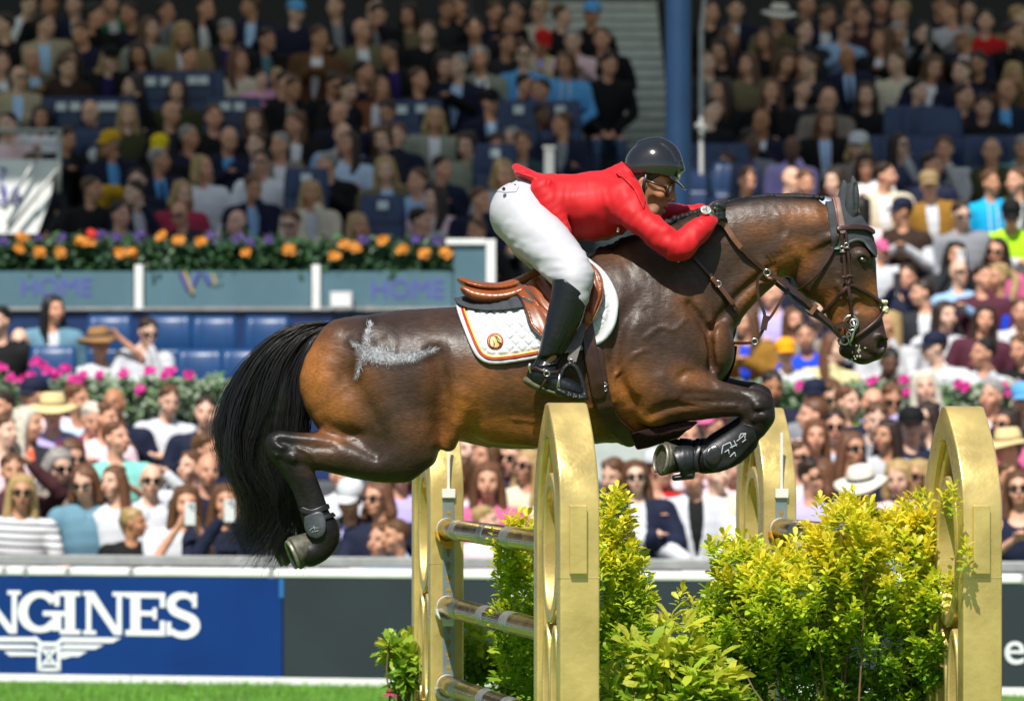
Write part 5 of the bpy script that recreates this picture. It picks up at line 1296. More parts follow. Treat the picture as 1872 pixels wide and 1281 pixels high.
# ================================================================ spectators
CN = {'white':('c3c6cc','white'),'cream':('cfc5ae','cream'),'beige':('a79b80','beige'),'tan':('8f7a58','tan'),'khaki':('6c6348','khaki'),'olive':('3c3f22','olive'),'sage':('8f9484','pale sage'),
 'navy':('141b33','navy'),'black':('0c0d10','black'),'charcoal':('25282d','charcoal'),'grey':('80838a','grey'),'lgrey':('b4b6ba','light grey'),'green':('0f7a4e','green'),'dgreen':('1f3522','dark green'),
 'teal':('27444a','dark teal'),'mint':('7fc9bd','mint'),'ltblue':('92b4d8','light blue'),'pblue':('b9cde2','pale blue'),'blue':('5aa2dc','bright blue'),'royal':('1440c8','royal blue'),'denim':('5f8598','denim blue'),
 'cyan':('0aa3d8','turquoise'),'lilac':('b0a6dc','lilac'),'purple':('2c1d5e','purple'),'pink':('d79ac2','pink'),'ppink':('e6c8cf','pale pink'),'crimson':('a52f48','crimson'),'red':('c01a1c','red'),
 'orangered':('b8402a','orange red'),'orange':('f0a010','orange'),'coral':('f0603e','coral'),'burgundy':('6d1a4e','burgundy'),'plum':('4c2030','plum'),'maroon':('3f2026','maroon'),'brown':('5e4126','brown'),
 'dbrown':('2f2018','dark brown'),'rust':('7d4a2c','rust'),'ochre':('8a6420','ochre'),'mustard':('c79a1e','mustard'),'yellow':('d8c012','yellow'),'pyellow':('ddd09a','pale yellow'),'taupe':('83796f','taupe'),'lime':('a8e020','lime'),'rose':('c9608c','rose pink')}
HCN = {'k':('0d0a09','black'),'d':('2a1b12','dark brown'),'n':('573a22','brown'),'y':('a58a5c','blond'),'g':('8b8783','grey'),'w':('c9c2b2','white'),'r':('63402a','auburn')}
# ---- one body per pose (metres; the head centre is the origin, the face looks along -y)
HP = .008
def P5(x,y,z,r,b=None): return (x,y,z,r,b or r)
POSES = {}
def pose_arms(p):
    A = {'lap':[((.25,.0,-.50),(.07,-.21,-.68))]*2, 'cross':[((.25,-.05,-.50),(-.07,-.19,-.46)),((.25,-.05,-.49),(-.09,-.17,-.43))], 'side':[((.26,.05,-.52),(.24,-.05,-.76))]*2,
         'rail':[((.26,-.10,-.50),(.10,-.34,-.63))]*2, 'shade':[((.27,-.20,-.17),(.10,-.20,.04)),((.25,.0,-.50),(.07,-.21,-.66))], 'phone':[((.20,-.17,-.42),(.055,-.27,-.13))]*2,
         'chin':[((.17,-.15,-.50),(.045,-.16,-.17)),((.22,-.06,-.52),(-.05,-.20,-.50))], 'clap':[((.24,-.04,-.49),(.035,-.24,-.34))]*2}[p]
    return A
def body_chains(p, seated, g=0.0):
    tor = [P5(0,.03,-.80,.125+g,.165+g),P5(0,.03,-.62,.105+g,.145+g),P5(0,.02,-.44,.115+g,.180+g),P5(0,.025,-.30,.095+g,.205+g),P5(0,.03,-.230,.06+g,.165+g)]
    arms = []
    for (el, wr), sx in zip(pose_arms(p), (1,-1)):
        e = (el[0]*sx*(1.10 if el[0] > .16 else 1),el[1],el[2]); w_ = (wr[0]*sx,wr[1],wr[2]); arms.append([P5(.195*sx,.03,-.262,.060+g),P5(.213*sx,.03,-.30,.058+g),P5(*e,.043+g),P5(*[(a*.45+b*.55) for a,b in zip(e,w_)],.038+g),P5(*w_,.027+g)])
    legs = []
    for sx in (1,-1):
        if seated: legs.append([P5(.09*sx,.02,-.82,.10+g),P5(.12*sx,-.22,-.80,.085+g),P5(.13*sx,-.44,-.80,.065+g),P5(.13*sx,-.45,-1.0,.055+g),P5(.13*sx,-.42,-1.2,.04+g),P5(.13*sx,-.53,-1.24,.035+g)])
        else: legs.append([P5(.09*sx,.03,-.82,.10+g),P5(.10*sx,.01,-1.02,.085+g),P5(.10*sx,.02,-1.24,.062+g),P5(.10*sx,.04,-1.58,.042+g),P5(.10*sx,-.08,-1.62,.035+g)])
    return tor, arms, legs
LAT = (1,0,0)
def mk_field(lo=(-.36,-.62,-1.30), hi=(.36,.26,.20), h=.0125): return SDF(lo, hi, h)
def head_into(s):
    s.ball((0,.015,.015),(.074,.092,.092),.01); s.ball((0,-.022,-.045),(.058,.066,.078),.03); s.ball((0,-.05,-.098),(.03,.03,.024),.03)
    s.chain([(0,-.088,.0,.011,.010),(0,-.108,-.036,.013,.014)], k=.014, sub=2, lat=LAT)
    for e in (1,-1):
        s.ball((.03*e,-.088,-.002),(.018,.012,.011),.012,'sub'); s.ball((.031*e,-.076,.020),(.022,.012,.008),.012); s.ball((.078*e,.01,-.018),(.012,.022,.034),.006); s.ball((.042*e,-.06,-.045),(.022,.022,.022),.02)
    s.ball((0,-.088,-.068),(.026,.013,.010),.008)
    s.chain([(0,.03,-.07,.052,.05),(0,.03,-.20,.056,.062)], k=.03, sub=2, lat=LAT)
def hand_into(s, wr, el, toward):
    w_ = Vector(wr); d = (w_-Vector(el)).normalized(); c = w_+d*.045
    s.chain([(*w_,.024,.024),(*c,.026,.034)], k=.012, sub=1)
    side = d.cross(Vector((0,0,1))); side = side.normalized() if side.length > .05 else Vector((1,0,0))
    for i in range(4):
        b = c+d*.02+side*(.021*(i-1.5)); t = b+d*(.045-.004*abs(i-1.4))+Vector((0,-.006,-.012)); s.chain([(*b,.010,.010),(*t,.0085,.0085)], k=.004, sub=1)
    b = c-side*.03; s.chain([(*b,.011,.011),(*(b+d*.035-side*.008),.009,.009)], k=.006, sub=1)
BODY = {}
TURN = {0:(0,0), 1:(34,2), 2:(-34,2), 3:(14,-16), 4:(-16,-14), 5:(58,0), 6:(-58,0)}
PIV = Vector((0,.03,-.15))
def head_rot(tn):
    y, x = TURN[tn]; return Matrix.Rotation(math.radians(y),4,'Z') @ Matrix.Rotation(math.radians(-x),4,'X')
def head_mat(tn): return Matrix.Translation(PIV) @ head_rot(tn) @ Matrix.Translation(-PIV)
def get_body(p, seated, tn=0):
    key = (p, seated, tn)
    if key in BODY: return BODY[key]
    if tn:
        me = get_body(p, seated, 0).copy(); n = np.zeros(len(me.vertices)*3, 'f4'); me.vertices.foreach_get('co', n); n = n.reshape(-1,3)
        w_ = np.clip((n[:,2]+.20)/.09, 0, 1)*((np.hypot(n[:,0],n[:,1]) < .135) & (n[:,1] > -.145)); w_ = w_*w_*(3-2*w_)
        R = np.array(head_rot(tn).to_3x3()); q = (n-np.array(PIV))@R.T+np.array(PIV); n = n*(1-w_)[:,None]+q*w_[:,None]
        me.vertices.foreach_set('co', n.astype('f4').ravel()); me.update(); BODY[key] = me; return me
    lo = (-.36,-.64,-1.32 if seated else -1.72); s = SDF(lo, (.36,.28,.14), .0125)
    tor, arms, legs = body_chains(p, seated, -.008)
    s.chain(tor, k=.02, sub=2, lat=LAT)
    for c in arms+legs: s.chain(c, k=.03, sub=2)
    for a in arms: hand_into(s, a[-1][:3], a[-2][:3], None)
    # the head is meshed finer and joined in the same field
    f = SDF((-.12,-.15,-.20), (.12,.14,.125), .0068); head_into(f)
    head_into(s)
    p1, q1 = s.quads(relax=1); p1 = p1
    me = mesh_np('person', p1, outward(p1-p1.mean(0), q1)); n = p1
    # replace the coarse head by the fine one, stitched through the neck
    col = np.zeros((len(n),3), 'f4')
    ff = lambda pt,c,r: np.exp(-(((pt-np.array(c))/np.array(r))**2).sum(1))
    lips = ff(n,(0,-.095,-.070),(.024,.03,.011)); brow = np.maximum(ff(n,(.033,-.09,.020),(.022,.04,.008)), ff(n,(-.033,-.09,.020),(.022,.04,.008)))
    eye = np.maximum(ff(n,(.031,-.085,-.003),(.016,.04,.0085)), ff(n,(-.031,-.085,-.003),(.016,.04,.0085)))
    col[:,0] = np.clip(lips*1.3,0,1); col[:,1] = np.clip(np.maximum(brow*.8,eye*1.1),0,1); col[:,2] = ((n[:,2] < -.70) & (n[:,1] > -.62) & (np.abs(n[:,0]) < .30) & ((n[:,2] < -.86) | ((n[:,1] > -.15) if p != 'x' else True)))*1.0
    if seated: col[:,2] = np.maximum(col[:,2], (n[:,2] < -.745)*1.0)
    color_attr(me, 'face', col); BODY[key] = me; return me
CLOTH = {}
def get_cloth(kind, p, seated):
    """kind: shirt, tee, vest, jacket"""
    key = (kind, p)
    if key in CLOTH: return CLOTH[key]
    g = {'shirt':.012,'tee':.013,'vest':.012,'jacket':.026,'gilet':.024,'tank':.010}[kind]
    s = SDF((-.38,-.42,-.98),(.38,.26,.24), .0125); tor, arms, legs = body_chains(p, True, g)
    s.chain(tor, k=.03, sub=2, lat=LAT)
    if kind in ('shirt','jacket'):
        for a in arms: s.chain(a, k=.045, sub=2)
    if kind in ('tee','gilet'):
        for a in arms:
            sh, el = Vector(a[1][:3]), Vector(a[2][:3]); m = sh.lerp(el,.62 if kind == 'tee' else .08); s.chain([a[0], a[1], (*m,.060 if kind=='tee' else .07,.060 if kind=='tee' else .07)], k=.03, sub=2)
    # folds
    r = random.Random(hash(kind+p) % 97 if False else len(kind)*7+len(p))
    for i in range(9):
        x = r.uniform(-.14,.14); z = r.uniform(-.72,-.34); s.chain([(x-.05,-.14,z-.02,.004,.012),(x,-.17,z+.01,.008,.016),(x+.06,-.14,z+.03,.004,.012)], k=.02, sub=2, op='sub')
    if kind in ('shirt','jacket','gilet'):
        s.chain([(0,.035,-.165,.062,.072),(0,.03,-.20,.075,.090)], k=.02, sub=1, lat=LAT)
    # neck opening
    s.ball((0,-.01,-.145),(.058,.06,.075),.01,'sub')
    if kind in ('shirt','gilet'): s.chain([(0,-.10,-.18,.05,.036),(0,-.13,-.27,.05,.012)], k=.006, sub=2, lat=LAT, op='sub')
    if kind == 'jacket':
        s.chain([(0,-.08,-.17,.09,.062),(0,-.13,-.32,.10,.058),(0,-.14,-.46,.09,.040),(0,-.15,-.60,.08,.012)], k=.006, sub=2, lat=LAT, op='sub')
    if kind == 'tank':
        s.ball((0,-.06,-.18),(.10,.10,.09),.02,'sub')
        for e in (1,-1): s.ball((.19*e,.03,-.24),(.075,.12,.10),.02,'sub')
    s.half(lambda X,Y,Z: -.80-Z+0*X+0*Y, .01)
    p1, q1 = s.quads(relax=1); me = mesh_np(kind, p1, outward(p1-p1.mean(0), q1)); CLOTH[key] = me; return me
HAIR = {}
def get_hair(st):
    if st in HAIR: return HAIR[st]
    s = SDF((-.20,-.20,-.42),(.20,.22,.20), .010); r = random.Random(len(st)+ord(st[0]))
    if st == 'z':
        s.ball((0,.035,-.005),(.080,.088,.060),.01); s.half(lambda X,Y,Z: Z-.028+0*X+0*Y, .01); s.ball((0,-.10,-.03),(.085,.10,.10),.01,'sub')
    else:
        s.ball((0,.034,.028),(.084,.094,.094),.01)
        for i in range(14):
            a = r.uniform(0,6.28); s.ball((.06*math.cos(a),.03+.07*math.sin(a),.06+r.uniform(-.02,.035)),(.026,.026,.018),.015)
        s.ball((0,-.105,-.04),(.068,.085,.115),.012,'sub')
        if st == 's':
            s.half(lambda X,Y,Z: -.055-.25*Y-Z+0*X, .015); 
            for e in (1,-1): s.ball((.085*e,-.02,-.035),(.02,.03,.04),.01,'sub')
        if st in 'lb':
            zl = -.30 if st == 'l' else -.13; w_ = .095 if st == 'l' else .10
            for e in (1,-1): s.chain([(.062*e,.02,.03,.05,.035),(.085*e,.03,-.06,.055,.032),(w_*e,.02,(zl-.06)/2-.02,.052,.035),((w_-.005)*e,-.01,zl,.035,.028)], k=.03, sub=3, lat=LAT)
            s.chain([(0,.07,.0,.05,.08),(0,.09,-.10,.045,.085),(0,.085,zl+.05,.04,.075)], k=.03, sub=2, lat=LAT)
            for i in range(8):
                x = r.choice((1,-1))*r.uniform(.06,.115); s.chain([(x,-.035,-.02,.003,.003),(x*1.05,-.03,-.10,.006,.006),(x,-.03,-.22,.004,.004)], k=.015, sub=2, op='sub')
        if st == 'p':
            s.half(lambda X,Y,Z: -.05-.3*Y-Z+0*X, .015); s.chain([(.02,.12,.05,.03,.03),(.07,.15,-.02,.034,.034),(.10,.10,-.14,.028,.028),(.11,.06,-.24,.014,.014)], k=.02, sub=3)
        if st == 'u':
            s.half(lambda X,Y,Z: -.05-.3*Y-Z+0*X, .015); s.ball((0,.10,.085),(.05,.05,.045),.01)
    p1, q1 = s.quads(relax=1); me = mesh_np('hair', p1, outward(p1-p1.mean(0), q1)); HAIR[st] = me; return me
HAT = {}
def get_hat(k):
    if k in HAT: return HAT[k]
    mb = MB()
    if k == 'cap':
        prof = [(.102,.028),(.104,.045),(.100,.075),(.082,.108),(.045,.127),(.004,.132)]; mb.lathe(prof, 20, Matrix.Translation((0,.02,0)) @ Matrix.Diagonal((.92,1.05,1,1)))
        n = 9; v = []; 
        for z in (.030,.036):
            for i in range(n): a = math.pi*(1.12+.76*i/(n-1)); v.append((.088*math.cos(a), .02+.100*math.sin(a), z))
            for i in range(n): a = math.pi*(1.12+.76*i/(n-1)); v.append((.080*math.cos(a), -.02+.150*math.sin(a), z-.022-.012*abs(math.cos(a))))
        f = []
        for z in (0,1):
            for i in range(n-1): q = (z*2*n+i, z*2*n+i+1, z*2*n+n+i+1, z*2*n+n+i); f.append(q if z else q[::-1])
        for i in range(n-1): f.append((n+i,n+i+1,3*n+i+1,3*n+i))
        mb.add(v,f); me = mb.mesh('cap', True)
    else:
        cr = {'straw':(.098,.135,.20),'sun':(.10,.12,.18)}[k]; n = 28; v = []; f = []
        prof = [(cr[2],.018),(.14,.034),(cr[0]+.008,.044),(cr[0],.06),(cr[0]*.95,.105),(cr[0]*.72,cr[1]),(.03,cr[1]-.012),(.003,cr[1]-.012)]
        for r_,z in prof:
            for j in range(n): t = 2*math.pi*j/n; v.append((r_*math.cos(t)*.95, .015+r_*math.sin(t)*1.05, z+(.020*math.cos(2*t) if r_ > .13 else 0)))
        for i in range(len(prof)-1):
            for j in range(n): f.append((i*n+j,i*n+(j+1)%n,(i+1)*n+(j+1)%n,(i+1)*n+j))
        m = len(v); v += [(x,y,z-.006) for x,y,z in v[:3*n]]
        for i in range(2):
            for j in range(n): f.append((m+(i+1)*n+j,m+(i+1)*n+(j+1)%n,m+i*n+(j+1)%n,m+i*n+j))
        for j in range(n): f.append((m+j,m+(j+1)%n,(j+1)%n,j))
        mb.add(v,f); me = mb.mesh('sun_hat', True)
    HAT[k] = me; return me
def band_mesh():
    mb = MB(); n = 24; v = [(r_*math.cos(2*math.pi*j/n)*.95,.015+r_*math.sin(2*math.pi*j/n)*1.05,z) for r_,z in ((.1085,.046),(.1035,.068)) for j in range(n)]
    mb.add(v,[(j,(j+1)%n,n+(j+1)%n,n+j) for j in range(n)]); return mb.mesh('hat_band', True)
HATBAND = band_mesh()
def glasses_mesh():
    mb = MB()
    for e in (1,-1):
        n = 12; c = Vector((.031*e,-.098,-.004)); v = []
        for k,yo in ((0,0),(1,.006)):
            for j in range(n): t = 2*math.pi*j/n; v.append((c.x+.026*math.cos(t), c.y+yo+.010*abs(math.cos(t))*(1 if math.cos(t)*e > 0 else 0), c.z+.020*math.sin(t)-(.004 if math.sin(t)<0 else 0)))
        mb.add(v,[tuple(range(n)),tuple(range(2*n-1,n-1,-1))]+[(j,(j+1)%n,n+(j+1)%n,n+j) for j in range(n)])
        mb.box(*[tuple(map(min,zip(a,b))) if i==0 else tuple(map(max,zip(a,b))) for i,(a,b) in enumerate((((.055*e,-.088,.0),(.080*e,.01,.006)),)*2)])
    mb.box((-.008,-.104,-.002),(.008,-.098,.004)); return mb.mesh('sunglasses', False)
GLS = glasses_mesh()
def phone_mesh():
    mb = MB(); mb.box((-.038,-.006,-.078),(.038,.004,.078)); return mb.mesh('body', False, bevel=.006)
PHN = phone_mesh(); mb = MB()
for x,z in ((.018,.055),(.018,.030),(-.002,.055)): mb.lathe([(.009,0),(.008,.003)], 10, Matrix.Translation((x,-.006,z)) @ Matrix.Rotation(math.pi/2,4,'X'))
PHC = mb.mesh('camera_lens', False)
# materials: colour comes from each object
M_cloth = mat('garment_cloth', rough=.8, spec=.25, objcol=True, noise=(7,3), vary=.10, bump=(26,.25,.006))
M_stripe = mat('striped_cloth', rough=.8, spec=.25)
def stripes():
    t = M_stripe.node_tree; p = t.nodes['Principled BSDF']; L = t.links.new; tc = N(t,'ShaderNodeTexCoord'); wv = N(t,'ShaderNodeTexWave', bands_direction='Z'); wv.inputs['Scale'].default_value = 6
    L(tc.outputs['Object'], wv.inputs['Vector']); cr = N(t,'ShaderNodeValToRGB'); cr.color_ramp.interpolation = 'CONSTANT'; cr.color_ramp.elements[0].color = (.62,.62,.63,1); cr.color_ramp.elements[1].position = .72; cr.color_ramp.elements[1].color = (.10,.11,.14,1)
    L(wv.outputs['Fac'], cr.inputs[0]); L(cr.outputs[0], p.inputs['Base Color'])
stripes()
M_floral = mat('floral_cloth', rough=.8, objcol=True, noise=(38,2), vary=.45)
M_hairs = mat('spectator_hair', rough=.5, spec=.4, objcol=True, noise=(60,3), vary=.35, bump=(80,.5,.004))
def strands():
    t = M_hairs.node_tree
    for n in [n for n in t.nodes if n.type == 'TEX_NOISE']:
        mp = N(t,'ShaderNodeMapping'); mp.inputs['Scale'].default_value = (1.6,1.6,.12); src = n.inputs['Vector'].links[0].from_socket; t.links.new(src, mp.inputs[0]); t.links.new(mp.outputs[0], n.inputs['Vector'])
strands()
M_straw = mat('straw_hat', rough=.85, objcol=True, noise=(120,3), vary=.15, bump=(160,.4,.002))
M_dkl = mat('dark_lens', (.012,.011,.012), rough=.08, spec=.8)
M_phone = mat('phone_case', rough=.3, objcol=True)
M_skinc = mat('spectator_skin', rough=.5, spec=.35, objcol=True)
def skin_nodes():
    t = M_skinc.node_tree; p = t.nodes['Principled BSDF']; L = t.links.new
    oi = [n for n in t.nodes if n.type == 'OBJECT_INFO'][0]; a = N(t,'ShaderNodeAttribute', attribute_name='face'); sp = N(t,'ShaderNodeSeparateColor'); L(a.outputs['Color'], sp.inputs[0])
    def mx(fac, A, col, c2=None):
        m = N(t,'ShaderNodeMix', data_type='RGBA'); L(fac, m.inputs[0]); L(A, m.inputs[6])
        if c2 is not None: L(c2, m.inputs[7])
        else: m.inputs[7].default_value = col
        return m.outputs[2]
    lp = N(t,'ShaderNodeMix', data_type='RGBA', blend_type='MULTIPLY'); lp.inputs[0].default_value = 1; L(oi.outputs['Color'], lp.inputs[6]); lp.inputs[7].default_value = (.75,.40,.42,1)
    c = mx(sp.outputs[0], oi.outputs['Color'], None, lp.outputs[2]); c = mx(sp.outputs[1], c, (.03,.02,.016,1))
    rp = N(t,'ShaderNodeValToRGB'); rp.color_ramp.interpolation = 'CONSTANT'; cs = [(.02,.025,.05,1),(.015,.015,.017,1),(.30,.26,.19,1),(.05,.09,.18,1),(.10,.10,.11,1)]
    for i,cc in enumerate(cs):
        e = rp.color_ramp.elements[i] if i < 2 else rp.color_ramp.elements.new(i/5); e.position = i/5; e.color = cc
    L(oi.outputs['Random'], rp.inputs[0]); c = mx(sp.outputs[2], c, None, rp.outputs[0]); L(c, p.inputs['Base Color'])
skin_nodes()
def setmat(me, m):
    if not me.materials: me.materials.append(m)
    return me
SKIN = [(.62,.33,.22),(.66,.39,.28),(.55,.28,.18),(.68,.43,.32),(.62,.31,.20),(.50,.25,.15)]
SPECT = []
def spectator(px, py, zone, spec, r):
    """spec: 'top:col[/inner] hair extras...'"""
    tk = spec.split(); top = tk[0]; hair = tk[1]; ex = tk[2:]
    kind, cols = top.split(':'); c1, _, c2 = cols.partition('/')
    Y = {'s':Y_stand,'l':Y_left,'r':Y_right,'b':lambda p: 40.2+.0*p}[zone](py)
    if zone == 's': Y = max(float(Y), fy(px)+.62)
    for e in ex:
        if e.startswith('Y='): Y = float(e[2:])
    seated = zone != 's'; hd_ = [e for e in ex if e in ('lap','cross','side','rail','shade','phone','chin','clap')]
    pose = hd_[0] if hd_ else (r.choice(['lap','lap','lap','cross','chin','clap']) if seated else r.choice(['side','cross','side','clap']))
    sc = (.95+.09*r.random())*(.80 if 'child' in ex else 1)*(1.03 if zone=='s' else 1.0)
    yaw = math.atan2(at(px,py,Y).x-.3, Y-20)*-1*.9+r.uniform(-.22,.22)
    if 'front' in ex: yaw *= .4
    tn = 0 if pose in ('shade','phone') else (r.choice([0,0,3,4,1,2]) if 'front' in ex else r.choice([0,0,1,2,3,4,1,2,5,6,3]))
    if tn == 5 and yaw > .3 or tn == 6 and yaw < -.3: tn = 3
    me = setmat(get_body(pose, seated, tn), M_skinc); o = bpy.data.objects.new('person', me); COL.objects.link(o)
    sk = SKIN[r.randrange(len(SKIN))]; 
    if 'dark' in ex: sk = (.13,.065,.04)
    if 'tanned' in ex: sk = (.40,.18,.09)
    o.color = (*sk,1)
    hp = at(px,py,Y); o.location = hp; o.rotation_euler = (r.uniform(-.04,.10),r.uniform(-.10,.10),yaw); o.scale = (sc*r.uniform(.95,1.05),sc,sc)
    def child(name, m_, mt, col):
        c = bpy.data.objects.new(name, m_); COL.objects.link(c); setmat(m_, mt); c.parent = o; c.color = col
        if name in ('hair','cap','sun_hat','hat_band','sunglasses') and tn: c.matrix_basis = head_mat(tn)
        return c
    H1 = hexc(CN[c1][0]); H2 = hexc(CN[c2][0]) if c2 else None
    if zone in 'lr' and py < 330:  # shaded upper rows: pale cloth gets a lighter colour to offset the shade
        if c1 == 'white': H1 = hexc('e2e4e8')
        if c2 == 'white': H2 = hexc('e2e4e8')
        if c2 in ('ltblue','pblue'): H2 = hexc('a9cbee')
    def garment(kind_, col, nm):
        me_ = get_cloth(kind_, pose, seated); mt = M_cloth
        if 'striped' in ex and nm != 'jacket': me_ = stripe_copy(me_, M_stripe)
        elif 'floral' in ex: me_ = stripe_copy(me_, M_floral)
        return child(nm, me_, mt, col)
    if kind == 'J': garment('jacket', H1, 'jacket'); garment('shirt', H2 or H1, 'shirt')
    elif kind == 'S': garment('shirt', H1, 'shirt')
    elif kind == 'T': garment('tee', H1, 't_shirt')
    elif kind == 'G': garment('gilet', H1, 'gilet'); garment('shirt' if zone != 's' else 'tee', H2 or H1, 'shirt')
    elif kind == 'V': garment('tank', H1, 'vest_top')
    st, hc = hair[0], hair[1]; hcol = hexc(HCN[hc][0]); child('hair', get_hair(st), M_hairs, hcol)
    hat = None
    for e in ex:
        if e.startswith('cap:'): hat = ('cap', e[4:]); child('cap', get_hat('cap'), M_cloth, hexc(CN[e[4:]][0]))
        if e.startswith('hat:'):
            hat = ('sun hat', e[4:]); child('sun_hat', get_hat('straw'), M_straw, hexc({'straw':'d6c08a','panama':'dcd6c6','brown':'8f6a3c','white':'d8d5cc'}[e[4:]])); child('hat_band', HATBAND, M_cloth, hexc(CN['navy' if e[4:] != 'straw' else 'tan'][0]))
    if 'mustardlegs' in ex:
        s = SDF((-.4,-.8,-1.3),(.45,.2,-.4),.014); s.chain([(.10,-.02,-.80,.11,.11),(.02,-.35,-.52,.10,.10),(-.16,-.52,-.46,.085,.085)],k=.04,sub=3); s.chain([(-.16,-.52,-.46,.085,.085),(-.24,-.50,-.80,.065,.065),(-.26,-.46,-.96,.055,.055)],k=.04,sub=3); s.chain([(-.10,-.02,-.80,.11,.11),(-.12,-.42,-.72,.09,.09),(-.12,-.44,-1.1,.06,.06)],k=.04,sub=3)
        p1,q1 = s.quads(relax=1); child('trousers', mesh_np('trousers',p1,outward(p1-p1.mean(0),q1)), M_cloth, hexc(CN['mustard'][0])); s = SDF((-.45,-.8,-1.2),(.1,-.2,-.85),.012); s.chain([(-.26,-.44,-1.02,.05,.05),(-.28,-.58,-1.06,.04,.045)],k=.02,sub=2); p1,q1 = s.quads(relax=1); child('shoe', mesh_np('shoe',p1,outward(p1-p1.mean(0),q1)), M_cloth, hexc('d02010'))
    if 'G' in ex: child('sunglasses', GLS, M_dkl, (0,0,0,1))
    if 'tie' in ex:
        tm = TIE; child('tie', tm, M_cloth, hexc(CN['navy'][0]))
    if 'badge' in ex: child('lanyard_card', CARD, M_cloth, hexc('e8e8ea'))
    if pose == 'phone':
        q = bpy.data.objects.new('phone', setmat(PHN, M_phone)); COL.objects.link(q); lens = bpy.data.objects.new('camera_lens', setmat(PHC, M_dkl)); COL.objects.link(lens); lens.parent = q
        m = Matrix.LocRotScale(o.location, o.rotation_euler, o.scale); q.location = m @ Vector((0,-.36,-.05)); q.rotation_euler = (0,0,yaw); q.color = (.62,.64,.66,1) if r.random() < .7 else (.03,.03,.035,1)
        SPECT.append(dict(o=q, px=px, py=py, zone=zone, phone=True, who=None))
    SPECT.append(dict(o=o, px=px, py=py, zone=zone, kind=kind, c1=c1, c2=c2, st=st, hc=hc, hat=hat, G='G' in ex, pose=pose, ex=ex, phone=False))
    if pose == 'phone': SPECT[-2]['who'] = SPECT[-1]
    return o
_sc = {}
def stripe_copy(me, m):
    k = (me.name, m.name)
    if k not in _sc: c = me.copy(); c.materials.clear(); c.materials.append(m); _sc[k] = c
    return _sc[k]
mb = MB(); mb.box((-.016,-.155,-.26),(.016,-.145,-.215)); mb.add([(-.014,-.150,-.262),(.014,-.150,-.262),(.030,-.162,-.56),(0,-.164,-.60),(-.030,-.162,-.56),(-.014,-.140,-.262),(.014,-.140,-.262),(.030,-.150,-.56),(0,-.152,-.60),(-.030,-.150,-.56)],[(0,1,2,3,4),(9,8,7,6,5),(0,5,6,1),(1,6,7,2),(2,7,8,3),(3,8,9,4),(4,9,5,0)]); TIE = mb.mesh('tie')
mb = MB(); mb.box((-.04,-.175,-.60),(.04,-.168,-.49)); mb.box((-.045,-.165,-.50),(-.035,-.155,-.22)); mb.box((.035,-.165,-.50),(.045,-.155,-.22)); CARD = mb.mesh('lanyard_card')
C1, C2, C3, C4, C6 = [(ox,oy,.34353) for ox,oy in ((0,0),(620,0),(1232,0),(0,420),(1232,420))]
C8 = (620,840,.34427); D4 = (1420,680,.24145); D5 = (820,800,.28846); D6 = (0,680,.29661); PXF = (0,0,1)
